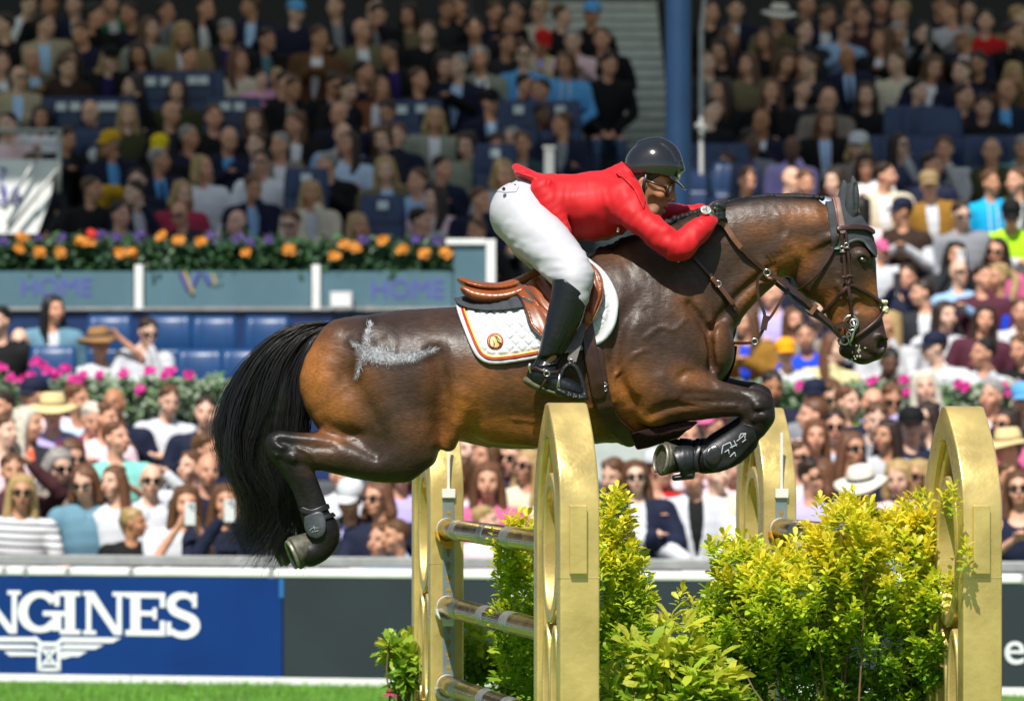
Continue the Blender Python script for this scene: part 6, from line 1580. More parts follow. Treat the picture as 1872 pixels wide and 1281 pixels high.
DATA = [
(C1,'l','''150 15 S:white sd|225 130 J:beige/ltblue sd lap|400 20 J:navy/white sd|440 170 S:navy sn|590 20 J:green/white sn|790 150 S:sage ln lap|965 175 J:tan/white ly|1090 40 J:black/white sd|1200 160 J:charcoal/purple sg|1340 30 J:navy/ltblue sn|1415 200 J:black/denim sd|1570 60 G:navy/white sn cap:blue|1695 200 J:brown/white sn|1790 30 J:charcoal/grey sn
170 310 J:khaki/ltblue zn|95 410 J:beige/pblue zg G|10 330 J:navy/white sn|390 320 S:dbrown ld lap|585 310 J:black/purple ly cap:black|720 450 J:black/lilac bd|940 480 S:olive ld|1265 320 S:cream lr lap|1385 420 S:pink sd child clap|1475 410 S:pink sy child|1555 460 J:black/sage sn|1770 440 J:black/grey sd G
1810 600 S:navy zg|490 590 J:navy/white zg lap|220 620 S:white lk clap|50 660 S:ppink sk|680 610 S:olive ly|905 600 J:black/charcoal zn|860 775 S:black sg cap:yellow|595 760 J:navy/blue sg cap:mustard G chin mustardlegs|840 850 J:navy/blue sg tie|1140 620 S:black sn|1350 640 J:black/white ln|1210 730 J:navy/blue zg clap|1495 770 J:taupe/white sg|1580 650 J:black/khaki ln|1400 860 S:white sk G
1750 870 J:black/navy sg clap|1820 710 S:ltblue zg|1075 890 S:white by|725 1020 J:navy/white sd|960 1020 S:crimson by|1340 990 J:navy/ltblue sr chin|1655 1020 J:cream/white ly chin|635 1140 S:grey sk|965 1130 S:navy zn G|1265 1180 S:lilac zg|1560 1180 S:charcoal sn G|270 20 S:black sn|690 70 S:navy sd|880 60 S:grey sd|500 80 S:black sk|30 130 S:black sd|1000 300 S:charcoal sk'''),
(PXF,'l','''120 250 J:black/charcoal sd|470 262 J:navy/white sn|640 262 S:pblue ld|345 250 S:navy sg|545 228 J:black/white sn|990 165 S:ltblue sk|1030 225 J:navy/grey sn|905 262 J:navy/ltblue sd|955 262 J:teal/lgrey sn|120 120 S:dbrown sn|255 95 S:black ld|520 150 S:black sd|840 120 J:navy/pblue sg|930 40 S:navy sd|765 330 S:ltblue sn|700 250 J:charcoal/white ln|250 330 J:navy/sage sd|165 345 S:black sn|1100 70 S:black sn|60 300 S:charcoal sn'''),
(C2,'l','''115 160 J:khaki/white zg|205 70 J:black/grey sk|380 70 S:khaki ld|470 170 S:black sn|570 40 S:charcoal sn|720 150 J:black/ltblue sd|825 60 S:navy sn|1070 50 S:cream sy G|1350 70 S:black sn cap:blue|1250 210 S:ppink sg|1075 215 J:pyellow/lilac sn cap:red|890 230 S:charcoal sd|280 280 J:black/purple sd lap|755 310 J:sage/white sg tie|550 340 J:black/white ld|985 290 S:blue sn tie front lap badge G|1215 330 S:blue bn front lap badge
215 460 J:rust/white br|270 590 J:navy/ltblue sd|510 630 J:sage/white by|310 720 J:navy/navy sr chin|800 540 J:navy/ltblue sn cap:black|1080 610 J:navy/lilac sk dark|690 760 S:sage ld chin|925 740 J:teal/purple sg|245 900 J:khaki/ltblue ly clap|545 890 J:navy/white sd clap|865 910 J:lgrey/white by|520 1050 J:ppink/white ld lap|750 1060 J:navy/grey sr chin
95 1200 S:grey ly|425 1170 S:purple sk|735 1230 S:black sn|640 30 S:black sd|120 380 J:black/navy sk|420 420 S:black sn|1430 330 S:black sd lap|980 450 S:charcoal sk|40 470 J:black/navy sd|180 30 S:navy sk|950 60 S:black sk|1180 80 S:black sn'''),
(C3,'r','''325 40 J:navy/white sd|560 90 S:khaki sn hat:white|690 160 S:charcoal sn|290 200 J:black/purple ln|490 210 S:black ln|810 80 J:navy/white sn|905 150 S:ltblue sd G clap|1000 90 S:maroon sn|1215 60 J:charcoal/white sy|1110 210 J:black/white ln|1330 180 S:black sk phone|1410 20 S:charcoal sn|1555 200 J:navy/white sg G|1660 110 S:red sd|1830 90 S:tan sy|925 300 J:navy/pblue zn tie tanned
400 340 G:khaki/black ln|590 320 S:charcoal ln|1190 330 G:cream/white sn lap|1375 350 J:navy/white ln lap|1625 330 S:black sk|1800 390 J:brown/olive ly|265 480 S:black ld lap|520 480 S:black lr chin|815 520 S:taupe zn|1025 500 S:black ld|1530 510 J:navy/maroon sd|1765 480 J:navy/blue zn|475 640 J:navy/white zn tie tanned|800 640 J:black/pblue lr badge
635 780 S:lilac zk dark|400 750 S:grey sk dark|980 770 S:taupe by cap:white G|1200 770 S:lgrey ld G|1440 790 S:white sn striped|1690 800 J:olive/orange zr lap|1855 780 S:mint sg|385 950 S:charcoal sr|620 950 S:black zr|860 960 S:orangered ld|1115 930 J:cream/white sd lap|1360 980 J:ochre/white sr cap:tan lap|1680 970 S:cyan sn badge lap
1220 1120 G:dbrown/white sn cap:navy|1520 1130 S:grey sd G|1790 1130 G:lime/white sk cap:black G|990 1110 S:ppink lk|190 60 S:black sd|180 330 J:charcoal/taupe sn|690 330 S:black sd clap|1480 60 S:lgrey sn|700 20 S:navy sk|1100 20 S:charcoal sd|1300 480 S:navy sk|680 470 S:charcoal sn|1640 560 S:black sd|1560 40 S:charcoal sk|940 20 S:navy sn'''),
(PXF,'r','''1330 300 S:black sd|1470 330 S:pblue sn|1580 300 S:white ld|1700 300 S:navy sd|1860 330 J:olive/white sn|1300 200 S:black sk|1760 130 J:navy/white sn|1640 60 J:grey/white sg|1850 60 S:black sd|1480 120 S:charcoal sn|1320 90 S:black ld'''),
(C6,'r','''1100 110 S:white sn cap:rose child|1500 130 S:charcoal lk phone|1720 110 S:rose bd G lap|1240 250 S:navy sd phone|1510 225 S:ltblue zn G clap|1725 250 V:royal py lap|1440 450 S:white ld lap|1655 470 S:plum ld lap|1150 500 S:lgrey ly|390 490 J:ochre/royal ln|630 480 S:taupe ln|530 340 S:lilac zg|595 650 S:white sn cap:orange lap front|840 620 S:pyellow lr floral|1395 620 S:white sn cap:navy lap floral|1660 650 S:white sk chin
1140 690 S:dgreen sk dark|1855 620 S:black sn cross|1850 430 S:white sn|1330 330 J:charcoal/white sd|760 420 S:navy sd|960 420 S:grey sn|430 320 S:denim sn|560 200 S:navy sk|1640 250 S:plum sd|700 560 S:royal sd'''),
(C4,'b','''105 590 S:maroon zn G chin|280 420 J:denim/white lk side Y=41.2|530 600 T:white sn hat:brown shade|780 530 S:white sd G chin front|5 480 S:black sk side Y=39.6'''),
(C6,'s','''515 820 S:navy sd tanned|750 880 S:grey sd cap:navy|830 870 S:navy sn G|920 910 T:lime sr side|1060 920 S:navy zg|1150 890 S:lilac sr G chin|1335 830 S:pblue lw chin|1265 1035 S:navy sn cap:black front|1350 1000 S:white ld G|750 980 S:ppink sr|860 1040 S:pblue sd G front|1140 1090 S:lgrey ld|755 1090 S:taupe lr|945 1160 S:navy lr G|1700 880 S:ppink sg|1775 1030 S:rose ld G|1790 1150 S:rose sn hat:straw|1860 900 S:navy sn cap:blue'''),
(D4,'s','''155 640 T:white sn G front|350 790 T:pblue br G|655 850 S:navy sn hat:panama G front|940 780 S:ppink by front|1075 780 S:white ly G|1830 870 V:navy ln G front|1740 800 S:lilac sn'''),
(D5,'s','''250 265 S:rose lr lap|505 170 S:cream ly G|75 220 S:white ln|430 120 S:navy sn G|240 110 S:mint ln|225 520 S:ppink sy child|1060 220 S:navy sn cross|1185 240 J:navy/white ln G front|1320 190 J:red/white sn cap:white|1560 222 J:white/black sd rail front|1690 220 S:cream sn|330 70 S:burgundy lr|120 60 S:pink sn'''),
(PXF,'s','''1258 796 S:ppink zn|1312 772 S:white sn cap:rose|1340 845 S:ppink ln|1215 850 S:cream sr G|700 985 S:white sn rail|1480 870 S:lilac sd|1600 760 S:grey sn'''),
(C8,'s','''70 190 J:charcoal/lilac sg cap:white rail front|210 200 S:navy br G rail|310 400 S:ltblue sn rail|20 60 S:white sn|330 60 S:lilac ln'''),
(D6,'s','''225 130 S:ppink sn cap:navy clap|325 240 S:lilac sd hat:straw floral|475 170 S:pblue sr|715 190 S:navy zg tanned|1035 160 T:white sn cross front|160 310 J:charcoal/coral lw|560 270 S:burgundy sw front|650 280 S:ppink sr|710 400 T:mint sr clap|345 560 S:taupe lg G rail|430 500 S:lgrey ln G|80 600 S:maroon sn shade|135 730 T:white ly G rail striped front|535 665 G:denim/navy br G rail front|705 670 S:white lr|935 660 S:white zn G shade front|1270 480 S:navy sn|1180 580 S:white sn|1270 240 S:navy sd|1150 800 T:white ln phone front
1390 790 S:navy ln phone front|815 920 T:black py child rail tanned|20 210 S:navy sd|25 360 S:ppink sn|1280 600 S:navy zn cross'''),
]
def build_crowd():
    r = random.Random(21)
    for (ox,oy,sc), zone, txt in DATA:
        for it in txt.replace('\n','|').split('|'):
            it = it.strip()
            if not it: continue
            a = it.split(' ', 2); spectator(ox+float(a[0])*sc, oy+float(a[1])*sc, zone, a[2], r)
build_crowd()
# visible seats
for x,y in ((276,168),(303,168),(352,166),(372,166),(112,214),(138,214),(188,214),(206,214),(412,214),(438,214),(735,220),(770,218),(948,220),(1024,220),(700,395),(905,300),(560,345)):
    add_seat(x,y,float(Y_left(y))+.15)
for x,y in ((1290,300),(1330,300),(1292,330),(1345,335),(1655,230),(1690,230),(1720,235),(1600,285),(1650,285),(1700,290),(1800,285),(1840,285)): add_seat(x,y,float(Y_right(y))+.3, plate=False, light=False)
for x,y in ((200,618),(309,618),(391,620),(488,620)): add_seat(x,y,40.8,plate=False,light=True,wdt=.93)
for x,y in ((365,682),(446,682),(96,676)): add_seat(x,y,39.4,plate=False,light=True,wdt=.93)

# ---- labels that single each person out
def describe(d):
    a = []
    w1 = CN[d['c1']][1]; w2 = CN[d['c2']][1] if d['c2'] else None
    g = {'J':f"{w1} jacket over {w2} shirt" if d['c2'] != d['c1'] else f"{w1} jacket",'S':f"{w1} top",'T':f"{w1} t-shirt",'G':f"{w1} gilet over {w2} sleeves" if w2 else f"{w1} gilet",'V':f"sleeveless {w1} top"}[d['kind']]
    if 'striped' in d['ex']: g = 'striped '+g
    hairw = {'s':'short','l':'long','b':'bobbed','p':'tied','z':'receding'}[d['st']]+' '+HCN[d['hc']][1]+' hair'
    hat = f"{CN[d['hat'][1]][1] if d['hat'][0]=='cap' else {'straw':'straw','panama':'pale','brown':'brown','white':'white'}[d['hat'][1]]} {d['hat'][0]}" if d['hat'] else None
    ps = {'shade':'shading the eyes','phone':'holding up a phone','rail':'leaning on the rail','cross':'with arms folded','clap':'with hands together','chin':'with a hand at the chin'}.get(d['pose'])
    return g, hairw, hat, ps
def zone_words(d):
    x, y = d['px'], d['py']
    if d['zone'] == 's': return ('front of the standing crowd' if y > 860 else 'standing crowd') + (' left of the horse' if x < 560 else ' under the horse' if x < 1250 else ' right of the horse')
    if d['zone'] == 'b': return 'box seats left of the horse'
    rw = 'top' if y < 75 else 'upper' if y < 190 else 'middle' if y < 300 else 'lower'
    if d['zone'] == 'r' and y > 420: return 'seats behind the horse head' if x < 1640 else 'seats at the right edge'
    return f"{rw} rows of the {'left' if d['zone']=='l' else 'right'} stand"
GROUPS = {'s':'spectators standing behind the boards','b':'spectators in the box seats','l':'spectators seated in the left stand','r':'spectators seated in the right stand'}
def label_all():
    P = [d for d in SPECT if not d['phone']]; used = {}
    def wc(s): return len(s.split())
    def w_self(d): return CN[d['c1']][1]+' '+{'J':'jacket','S':'top','T':'t-shirt','G':'gilet','V':'top'}[d['kind']]
    for d in P:
        g, hw, hat, ps = describe(d); d['desc'] = (g, hw, hat, ps)
    levels = []
    for d in P:
        g, hw, hat, ps = d['desc']; gl = ' and sunglasses' if d['G'] else ''
        look = f"person in {g}"+(f" and {hat}" if hat else f", {hw}")+gl
        z_ = zone_words(d); d['cands'] = [f"{look}, {z_}", f"{look}, {ps}, {z_}" if ps else f"{look}, {z_}", look, f"{look}, {ps}" if ps else look]
    ident = {}
    for d in P: k = (d['c1'], d['kind'], d['desc'][1], d['desc'][2]); d['ident'] = k; ident[k] = ident.get(k,0)+1
    for d in P: d['sole'] = ident[d['ident']] == 1
    left = list(P)
    for lv in range(4):
        cnt = {}
        for d in P: cnt[d['cands'][lv]] = cnt.get(d['cands'][lv],0)+1
        nxt = []
        for d in left:
            c = d['cands'][lv]
            if cnt[c] == 1 and wc(c) <= 16: d['label'] = c
            else: nxt.append(d)
        left = nxt
    taken = {d['label'] for d in P if 'label' in d}
    for d in left:
        # next to whom
        g = d['desc'][0]; hw = d['desc'][1]; best = None
        for o in sorted((o for o in P if o is not d and o['zone'] == d['zone'] and o['sole']), key=lambda o: math.hypot(o['px']-d['px'], o['py']-d['py'])):
            dx, dy = o['px']-d['px'], o['py']-d['py']; w1 = CN[o['c1']][1]
            rel = ('left of' if dx > 0 else 'right of') if abs(dx) > abs(dy) else ('above' if dy > 0 else 'below')
            gar = {'J':'jacket','S':'top','T':'t-shirt','G':'gilet','V':'top'}[o['kind']]
            who = f"person in {w1} {gar} and "+(o['desc'][2] or o['desc'][1])
            c = f"{hw[:1].upper()*0}person in {g}, {rel} {who}"
            if wc(c) > 16: c = f"person in {w_self(d)}, {rel} {who}"
            if wc(c) <= 16 and c not in taken: best = c; break
        d['label'] = best or f"person in {g}"; taken.add(d['label'])
    for d in SPECT:
        if d['phone']: continue
        tag(d['o'], d['label'], 'person', GROUPS[d['zone']])
    used = set()
    for d in SPECT:
        if d['phone']:
            w_ = d['who']; lab = f"phone held up by the person in {w_['desc'][0]} with {w_['desc'][1]}"
            tag(d['o'], lab, 'phone', 'phones held up by spectators')
label_all()
def label_seats():
    used = {}
    for r, px, py, light, plate in SEATN:
        P = sorted((d for d in SPECT if not d['phone']), key=lambda d: math.hypot(d['px']-px, d['py']-py-0)); lab = None
        kind = 'bright blue empty seat' if light else 'navy empty numbered seat' if plate else 'navy empty seat back'
        for d in P[:40]:
            dx, dy = d['px']-px, d['py']-py; rel = ('left of' if dx > 0 else 'right of') if abs(dx) > abs(dy) else ('above' if dy > 0 else 'below')
            gar = {'J':'jacket','S':'top','T':'t-shirt','G':'gilet','V':'top'}[d['kind']]
            if not d['sole']: continue
            c = f"{kind} {rel} person in {CN[d['c1']][1]} {gar} with "+(d['desc'][2] or d['desc'][1])
            if len(c.split()) <= 16 and c not in used: lab = c
            if lab: break
        used[lab] = 1; tag(r, lab, 'seat', 'blue tip-up seats')
label_seats()
# ================================================================ the golden fence: two pairs of arched stands, poles, cups
M_gold = mat('gold_paint', (.68,.515,.185), rough=.31, metal=.52, spec=.5, noise=(6,6), vary=.2, bump=(34,.34,.005), rough_noise=.12)
M_goldp = mat('gold_foil_pole', (.44,.30,.09), rough=.2, metal=.85, noise=(7,4), vary=.2, rough_noise=.1)
M_copper = mat('copper_foil', (.22,.15,.095), rough=.16, metal=.85, noise=(10,3), vary=.2)
M_silver = mat('silver_tape', (.42,.42,.40), rough=.35, metal=.7, noise=(40,3), vary=.35)
M_track = mat('steel_track', (.30,.37,.40), rough=.4, metal=.6, noise=(12,3), vary=.15)
M_ycup = mat('yellow_cup', (.70,.34,.02), rough=.4); M_wcup = mat('white_cup', (.75,.74,.70), rough=.4)
PD = Vector((-.1635,.9865,0)).normalized(); PX = Vector((PD.y,-PD.x,0))       # along the poles (away), and the horse's way
def stand(name_lab, px_l, py_top, Y, far):
    """near edge of the frame, its left bottom column at photo column px_l and distance Y; local: u along PX, w along PD, z"""
    O = at(px_l, HY, Y); O.z = 0; TH = .152; WD = .60; ZT = H-(py_top-HY)/F*(Y+.3)
    ZS = ZT-.43
    P3 = lambda w_,z,u: Vector((O.x,O.y,0))+PD*w_+PX*u+Vector((0,0,z))
    root = thing('jump_stand', name_lab, 'jump stand', (O.x,O.y,0), 'gold arched stands of the fence')
    def arch(ins, n=12, bot=0.0):
        hw = WD/2; zt = ZT-ins*1.55; dh = .42-ins*.35
        left = [(ins,bot)]+[(ins+(hw-.03-ins)*(1-d)**2.0, zt-dh*d) for d in np.linspace(1,.015,n)]
        return left+[(hw,zt-.002)]+[(WD-w_,z) for w_,z in left[::-1]]
    def ring(outer, inner, u0, u1, name, m=M_gold, bevel=.008, closed=False, par=root):
        k = len(outer); v = [P3(w_,z,u) for u in (u0,u1) for lst in (outer,inner) for w_,z in lst]; f = []
        o = lambda s,l,i: s*2*k+l*k+i
        rng_ = range(k if closed else k-1)
        for i in rng_:
            j = (i+1)%k
            f += [(o(0,0,i),o(0,0,j),o(0,1,j),o(0,1,i)),(o(1,1,i),o(1,1,j),o(1,0,j),o(1,0,i)),(o(1,0,i),o(1,0,j),o(0,0,j),o(0,0,i)),(o(0,1,i),o(0,1,j),o(1,1,j),o(1,1,i))]
        if not closed:
            for i in (0,k-1): f.append((o(0,0,i),o(0,1,i),o(1,1,i),o(1,0,i)))
        mb = MB(); mb.add(v,f); ob = mb.build(name, m, par, bevel=bevel, seg=3); auto_smooth(ob.data, 40); return ob
    ring(arch(0), arch(.085), 0, TH, 'arch_frame')
    ring(arch(.086), arch(.112), .022, TH-.028, 'inner_moulding')
    def oval(cw, cz, rw, rz, th, point=0, n=28):
        out, inn = [], []
        for i in range(n):
            t = 2*math.pi*i/n; c, s = math.cos(t), math.sin(t); q = 1-point*abs(s)**2*.35
            out.append((cw+rw*c*q, cz+rz*s)); inn.append((cw+(rw-th)*c*q, cz+(rz-th*1.1)*s))
        return out, inn
    cw = WD/2
    for (a,b,c_,d,th,pt) in ((cw,ZT-.56,.180,.29,.05,0),(cw-.09,ZT-1.10,.087,.25,.028,.5),(cw+.09,ZT-1.10,.087,.25,.028,.5),(cw-.09,ZT-1.62,.087,.26,.028,.5),(cw+.09,ZT-1.62,.087,.26,.028,.5)):
        o_, i_ = oval(a,b,c_,d,th,pt); ring(o_, i_, .010, TH-.010, 'tracery', closed=True)
    mb = MB()
    for w_,z in ((cw,ZT-.835),(cw,ZT-1.36)):
        k = 4; pts = [(w_-.10,z+.0),(w_,z+.05),(w_+.10,z),(w_,z-.05)]
        v = [P3(a,b,u) for u in (.05,TH-.05) for a,b in pts]; mb.add(v,[(0,1,2,3),(7,6,5,4),(0,4,5,1),(1,5,6,2),(2,6,7,3),(3,7,4,0)])
    mb.build('tracery_knot', M_gold, root, bevel=.01)
    mb = MB(); v = [P3(a,b,u) for u in (-.16,TH+.16) for a,b in ((-.02,0),(WD+.02,0),(WD+.02,.06),(-.02,.06))]; mb.add(v,[(0,1,2,3),(7,6,5,4),(0,4,5,1),(1,5,6,2),(2,6,7,3),(3,7,4,0)]); mb.build('foot', M_gold, root, bevel=.01)
    def edge_box(u0,u1,z0,z1,w0,w1,name,m,bevel=.004,par=root):
        mb = MB(); v = [P3(w_,z,u) for z in (z0,z1) for w_,u in ((w0,u0),(w1,u0),(w1,u1),(w0,u1))]; mb.add(v,[(3,2,1,0),(4,5,6,7),(0,1,5,4),(1,2,6,5),(2,3,7,6),(3,0,4,7)]); return mb.build(name, m, par, bevel=bevel)
    zj = H-(1056-HY)/F*Y if not far else H-(1030-HY)/F*Y
    # shallow joint in the frame and, on the outer edge, a proud block
    if not far:
        edge_box(.035,.100,zj+.015,zj+.275,-.022,-.001,'block',M_gold)
    edge_box(-.0012,TH+.0012,zj-.002,zj+.002,-.0012,.10,'joint_band',M_gold,.001)
    return root, P3, TH, ZT
M_hole = mat('slot_dark', (.30,.20,.05), rough=.6)
def cup_track(root, P3, TH, side_w, z0, z1, s=-1, cups=()):
    """perforated steel strip on the face at w = side_w (s = outward sign along w)"""
    def bx(u0,u1,za,zb,d0,d1,name,m,bevel=.002,par=root):
        w0, w1 = sorted((side_w+s*d0, side_w+s*d1)); mb = MB(); v = [P3(w_,z,u) for z in (za,zb) for w_,u in ((w0,u0),(w1,u0),(w1,u1),(w0,u1))]
        mb.add(v,[(3,2,1,0),(4,5,6,7),(0,1,5,4),(1,2,6,5),(2,3,7,6),(3,0,4,7)]); return mb.build(name, m, par, bevel=bevel)
    u0, u1 = TH*.36, TH*.36+.052; tr_ = bx(u0,u1,z0,z1,.001,.006,'cup_track',M_track)
    z = z1-.06; mb = MB()
    while z > z0+.03:
        c = (u0+u1)/2
        for (du,zz,a,b) in ((0,z,.0125,.012),(0,z-.016,.006,.012)):
            n = 8; v = [P3(side_w+s*.0075, zz+b*math.sin(2*math.pi*i/n), c+a*math.cos(2*math.pi*i/n)) for i in range(n)]; mb.add(v,[tuple(range(n))])
        z -= .058
    mb.build('keyhole_slot', M_hole, tr_)
    return u0, u1, bx
def jump_pole(lab, zc, A, B, ball=True):
    """a pole from A to B (points), wrapped in bands of gold, copper and silver foil"""
    root = thing('jump_pole', lab, 'pole', A, 'poles of the fence'); d = (B-A); L = d.length; d.normalize(); r = .0470
    segs = [(0,.34,M_goldp),(.34,.50,M_silver),(.50,1.12,M_goldp),(1.12,1.30,M_silver),(1.30,1.75,M_copper),(1.75,1.95,M_silver),(1.95,L,M_goldp)]
    q = d.to_track_quat('Z','Y').to_matrix().to_4x4()
    for i,(a,b,m) in enumerate(segs):
        mb = MB(); rr = r-(.0008 if m in (M_goldp,) else 0); n = 28
        prof = [(rr,a+.0005),(rr,b-.0005)]
        if i == 0: prof = [(r*.80,a-.002),(r*.96,a),(r*1.0,a+.008)]+[(rr,b-.0005)]
        mb.lathe(prof, n, Matrix.Translation(A)@q); o = mb.build('foil_band' if m is not M_goldp else 'pole_length', m, root); auto_smooth(o.data, 30)
    mb = MB(); mb.lathe([(r*.99,-.012),(r*1.02,-.006),(r*1.02,.006),(r*1.005,.008)], 28, Matrix.Translation(A)@q); o = mb.build('end_cap', M_wcup, root); auto_smooth(o.data, 30)
    return root
def fence_pair(pn, pf, labs, cups_z, pole_labs, top_n, top_f):
    (rn, Pn, THn, ZTn) = stand(labs[0], pn, top_n, 17.9, False)
    (rf, Pf, THf, ZTf) = stand(labs[1], pf, top_f, 21.35, True)
    zb = .05; z1 = H-(912-HY)/F*21.35
    u0, u1, bx = cup_track(rf, Pf, THf, 0, zb, z1, -1)
    bx(u0-.004,u1+.004,z1+.006,z1+.046,.001,.02,'bracket',M_wcup); bx((u0+u1)/2-.006,(u0+u1)/2+.006,z1+.046,z1+.30,.002,.012,'pin_rod',M_wcup,.001)
    un0, un1, bxn = cup_track(rn, Pn, THn, .60, zb, z1, 1)
    for k,(zc,lab) in enumerate(zip(cups_z, pole_labs)):
        c = (u0+u1)/2; A = Pf(-.045, zc, c-.012); B = Pn(.60+.03, zc, (un0+un1)/2)
        jump_pole(lab, zc, A, B)
        yel = k == 0
        for P3, w_, s in ((Pf,0,-1),(Pn,.60,1)):
            root = rf if P3 is Pf else rn
            mb = MB(); n = 12; prof = [(-.052,.012),(-.05,-.012),(-.032,-.036),(0,-.046),(.032,-.036),(.05,-.012),(.052,.012),(.042,.010),(.03,-.022),(0,-.034),(-.03,-.022),(-.042,.010)]
            k_ = len(prof); v = [P3(w_+s*(.008+.055*e), zc-.024+z, c-.012+u) for e in (0,1) for u,z in prof]
            mb.add(v,[tuple(range(k_)),tuple(range(2*k_-1,k_-1,-1))]+[(i,(i+1)%k_,(i+1)%k_+k_,i+k_) for i in range(k_)])
            cu = mb.build('pole_cup', M_ycup if yel else M_wcup, root, bevel=.002)
            mb = MB(); v = [P3(w_+s*(.0065+.01*e), zc-.09+z, c-.024+u) for e in (0,1) for u,z in ((0,0),(.045,0),(.05,.05),(-.005,.05))]; mb.add(v,[(0,1,2,3),(7,6,5,4),(0,4,5,1),(1,5,6,2),(2,6,7,3),(3,7,4,0)]); mb.build('cup_tongue', M_ycup if yel else M_wcup, cu)
zc = [H-(y-HY)/F*21.3 for y in (966,1108,1252)]
fence_pair(1024, 787, ['gold arched stand in front of the horse belly, nearest of the left pair','gold arched stand behind the horse with the pole cup strip, left pair'], zc,
           ['topmost gold and silver pole between the left pair of gold stands','middle gold and silver pole between the left pair of gold stands','lowest gold and silver pole between the left pair of gold stands'], 735, 742)
fence_pair(1761, 1396, ['gold arched stand at the right behind the big yellow shrub','gold arched stand standing behind the tucked forelegs, beyond the yellow shrub'], zc[:1],
           ['gold pole mostly hidden by the yellow shrub between the right gold stands'], 741, 744)
# ================================================================ plants
def leaf_mat(name, attr=None, objcol=False, rough=.42, spot=0.0):
    m = mat(name, rough=rough, spec=.45, attr=attr, objcol=objcol)
    t = m.node_tree; p = t.nodes['Principled BSDF']; L = t.links.new
    src = p.inputs['Base Color'].links[0].from_socket; out = [n for n in t.nodes if n.type == 'OUTPUT_MATERIAL'][0]
    if spot:
        tc = N(t,'ShaderNodeTexCoord'); vz = N(t,'ShaderNodeTexNoise'); vz.inputs['Scale'].default_value = 130; L(tc.outputs['Object'], vz.inputs[0])
        mr = N(t,'ShaderNodeMapRange'); mr.inputs['From Min'].default_value = .5; mr.inputs['From Max'].default_value = .6; mr.inputs['To Max'].default_value = spot; L(vz.outputs[0], mr.inputs[0])
        mx = N(t,'ShaderNodeMix', data_type='RGBA'); L(mr.outputs[0], mx.inputs[0]); L(src, mx.inputs[6]); mx.inputs[7].default_value = (.10,.19,.02,1); src = mx.outputs[2]; L(src, p.inputs['Base Color'])
    tr = N(t,'ShaderNodeBsdfTranslucent'); L(src, tr.inputs['Color']); ms = N(t,'ShaderNodeMixShader'); ms.inputs[0].default_value = .5
    L(p.outputs[0], ms.inputs[1]); L(tr.outputs[0], ms.inputs[2]); L(ms.outputs[0], out.inputs[0]); return m
M_leafA = leaf_mat('leaf_mass', attr='tint'); M_leafO = leaf_mat('leaf_single', objcol=True); M_leafS = leaf_mat('leaf_variegated', attr='tint', spot=.5); M_leafSO = leaf_mat('leaf_variegated_single', objcol=True, spot=.5)
M_bark = mat('twig_bark', (.16,.11,.05), rough=.8, noise=(40,3), vary=.3)
def leaf_tpl(fold=.28, curl=.30, wd=.235):
    """unit leaf along +y, normal +z, 9 vertices"""
    ys = (0,.34,.78,1); ws = (.02,wd*.85,wd,0); v = []
    for i,(y,w_) in enumerate(zip(ys,ws)):
        z = -curl*y*y
        if w_ == 0: v.append((0,y,z))
        else: v += [(-w_,y,z+w_*fold),(0,y,z),(w_,y,z+w_*fold)]
    f = [(0,1,4,3),(1,2,5,4),(3,4,7,6),(4,5,8,7),(6,7,9),(7,8,9)]
    return np.array(v), f
LT, LF = leaf_tpl(); LT2, LF2 = leaf_tpl(.2,.35,.19)
def frames(d, up, roll):
    """3x3 matrices with y along d"""
    d = d/np.linalg.norm(d,axis=1)[:,None]; x = np.cross(d, up); x /= np.linalg.norm(x,axis=1)[:,None]+1e-9; z = np.cross(x, d)
    c, s = np.cos(roll)[:,None], np.sin(roll)[:,None]; return np.stack([x*c+z*s, d, z*c-x*s], 2)
def leaf_plant(root, pos, R, size, cols, tpl, m_mass, m_one, n_single, single_name='leaf'):
    V, Fc = tpl; n = len(pos)
    # the leaves that show largest: towards the camera and the outside
    score = -pos[:,1]*1.0+size*6+R[:,2,2]*0+np.random.default_rng(2).random(n)*.25
    score += np.clip(pos[:,2]-.62, -1, 0)*2
    order = np.argsort(-score); one = order[:n_single]; rest = order[n_single:]
    vv = np.einsum('nij,vj->nvi', R[rest], V)*size[rest][:,None,None]+pos[rest][:,None,:]
    k = len(V); base = (np.arange(len(rest))*k)[:,None]
    quads = [f for f in Fc if len(f) == 4]; tris = [f for f in Fc if len(f) == 3]
    me = bpy.data.meshes.new('foliage'); q = np.concatenate([(base+np.array(f)[None,:]) for f in quads]); t = np.concatenate([(base+np.array(f)[None,:]) for f in tris])
    me.vertices.add(len(rest)*k); me.vertices.foreach_set('co', vv.astype('f4').ravel())
    li = np.concatenate([q.ravel(), t.ravel()]); me.loops.add(len(li)); me.loops.foreach_set('vertex_index', li.astype('i4'))
    me.polygons.add(len(q)+len(t)); me.polygons.foreach_set('loop_start', np.concatenate([np.arange(len(q))*4, len(q)*4+np.arange(len(t))*3]).astype('i4'))
    me.polygons.foreach_set('loop_total', np.concatenate([np.full(len(q),4),np.full(len(t),3)]).astype('i4')); me.update(calc_edges=True); smooth_mesh(me)
    color_attr(me, 'tint', np.repeat(cols[rest], k, 0)); o = link('foliage', me, m_mass, root); o['kind'] = 'stuff'
    if n_single:
        lm = mesh_from('leaf', V, Fc); lm.materials.append(m_one)
        for i in one:
            ob = bpy.data.objects.new(single_name, lm); COL.objects.link(ob)
            M_ = np.eye(4); M_[:3,:3] = R[i]*size[i]; M_[:3,3] = pos[i]; ob.matrix_basis = Matrix(M_.tolist()); ob.color = (*cols[i],1)
            ob.parent = root; ob.matrix_parent_inverse = root.matrix_basis.inverted()
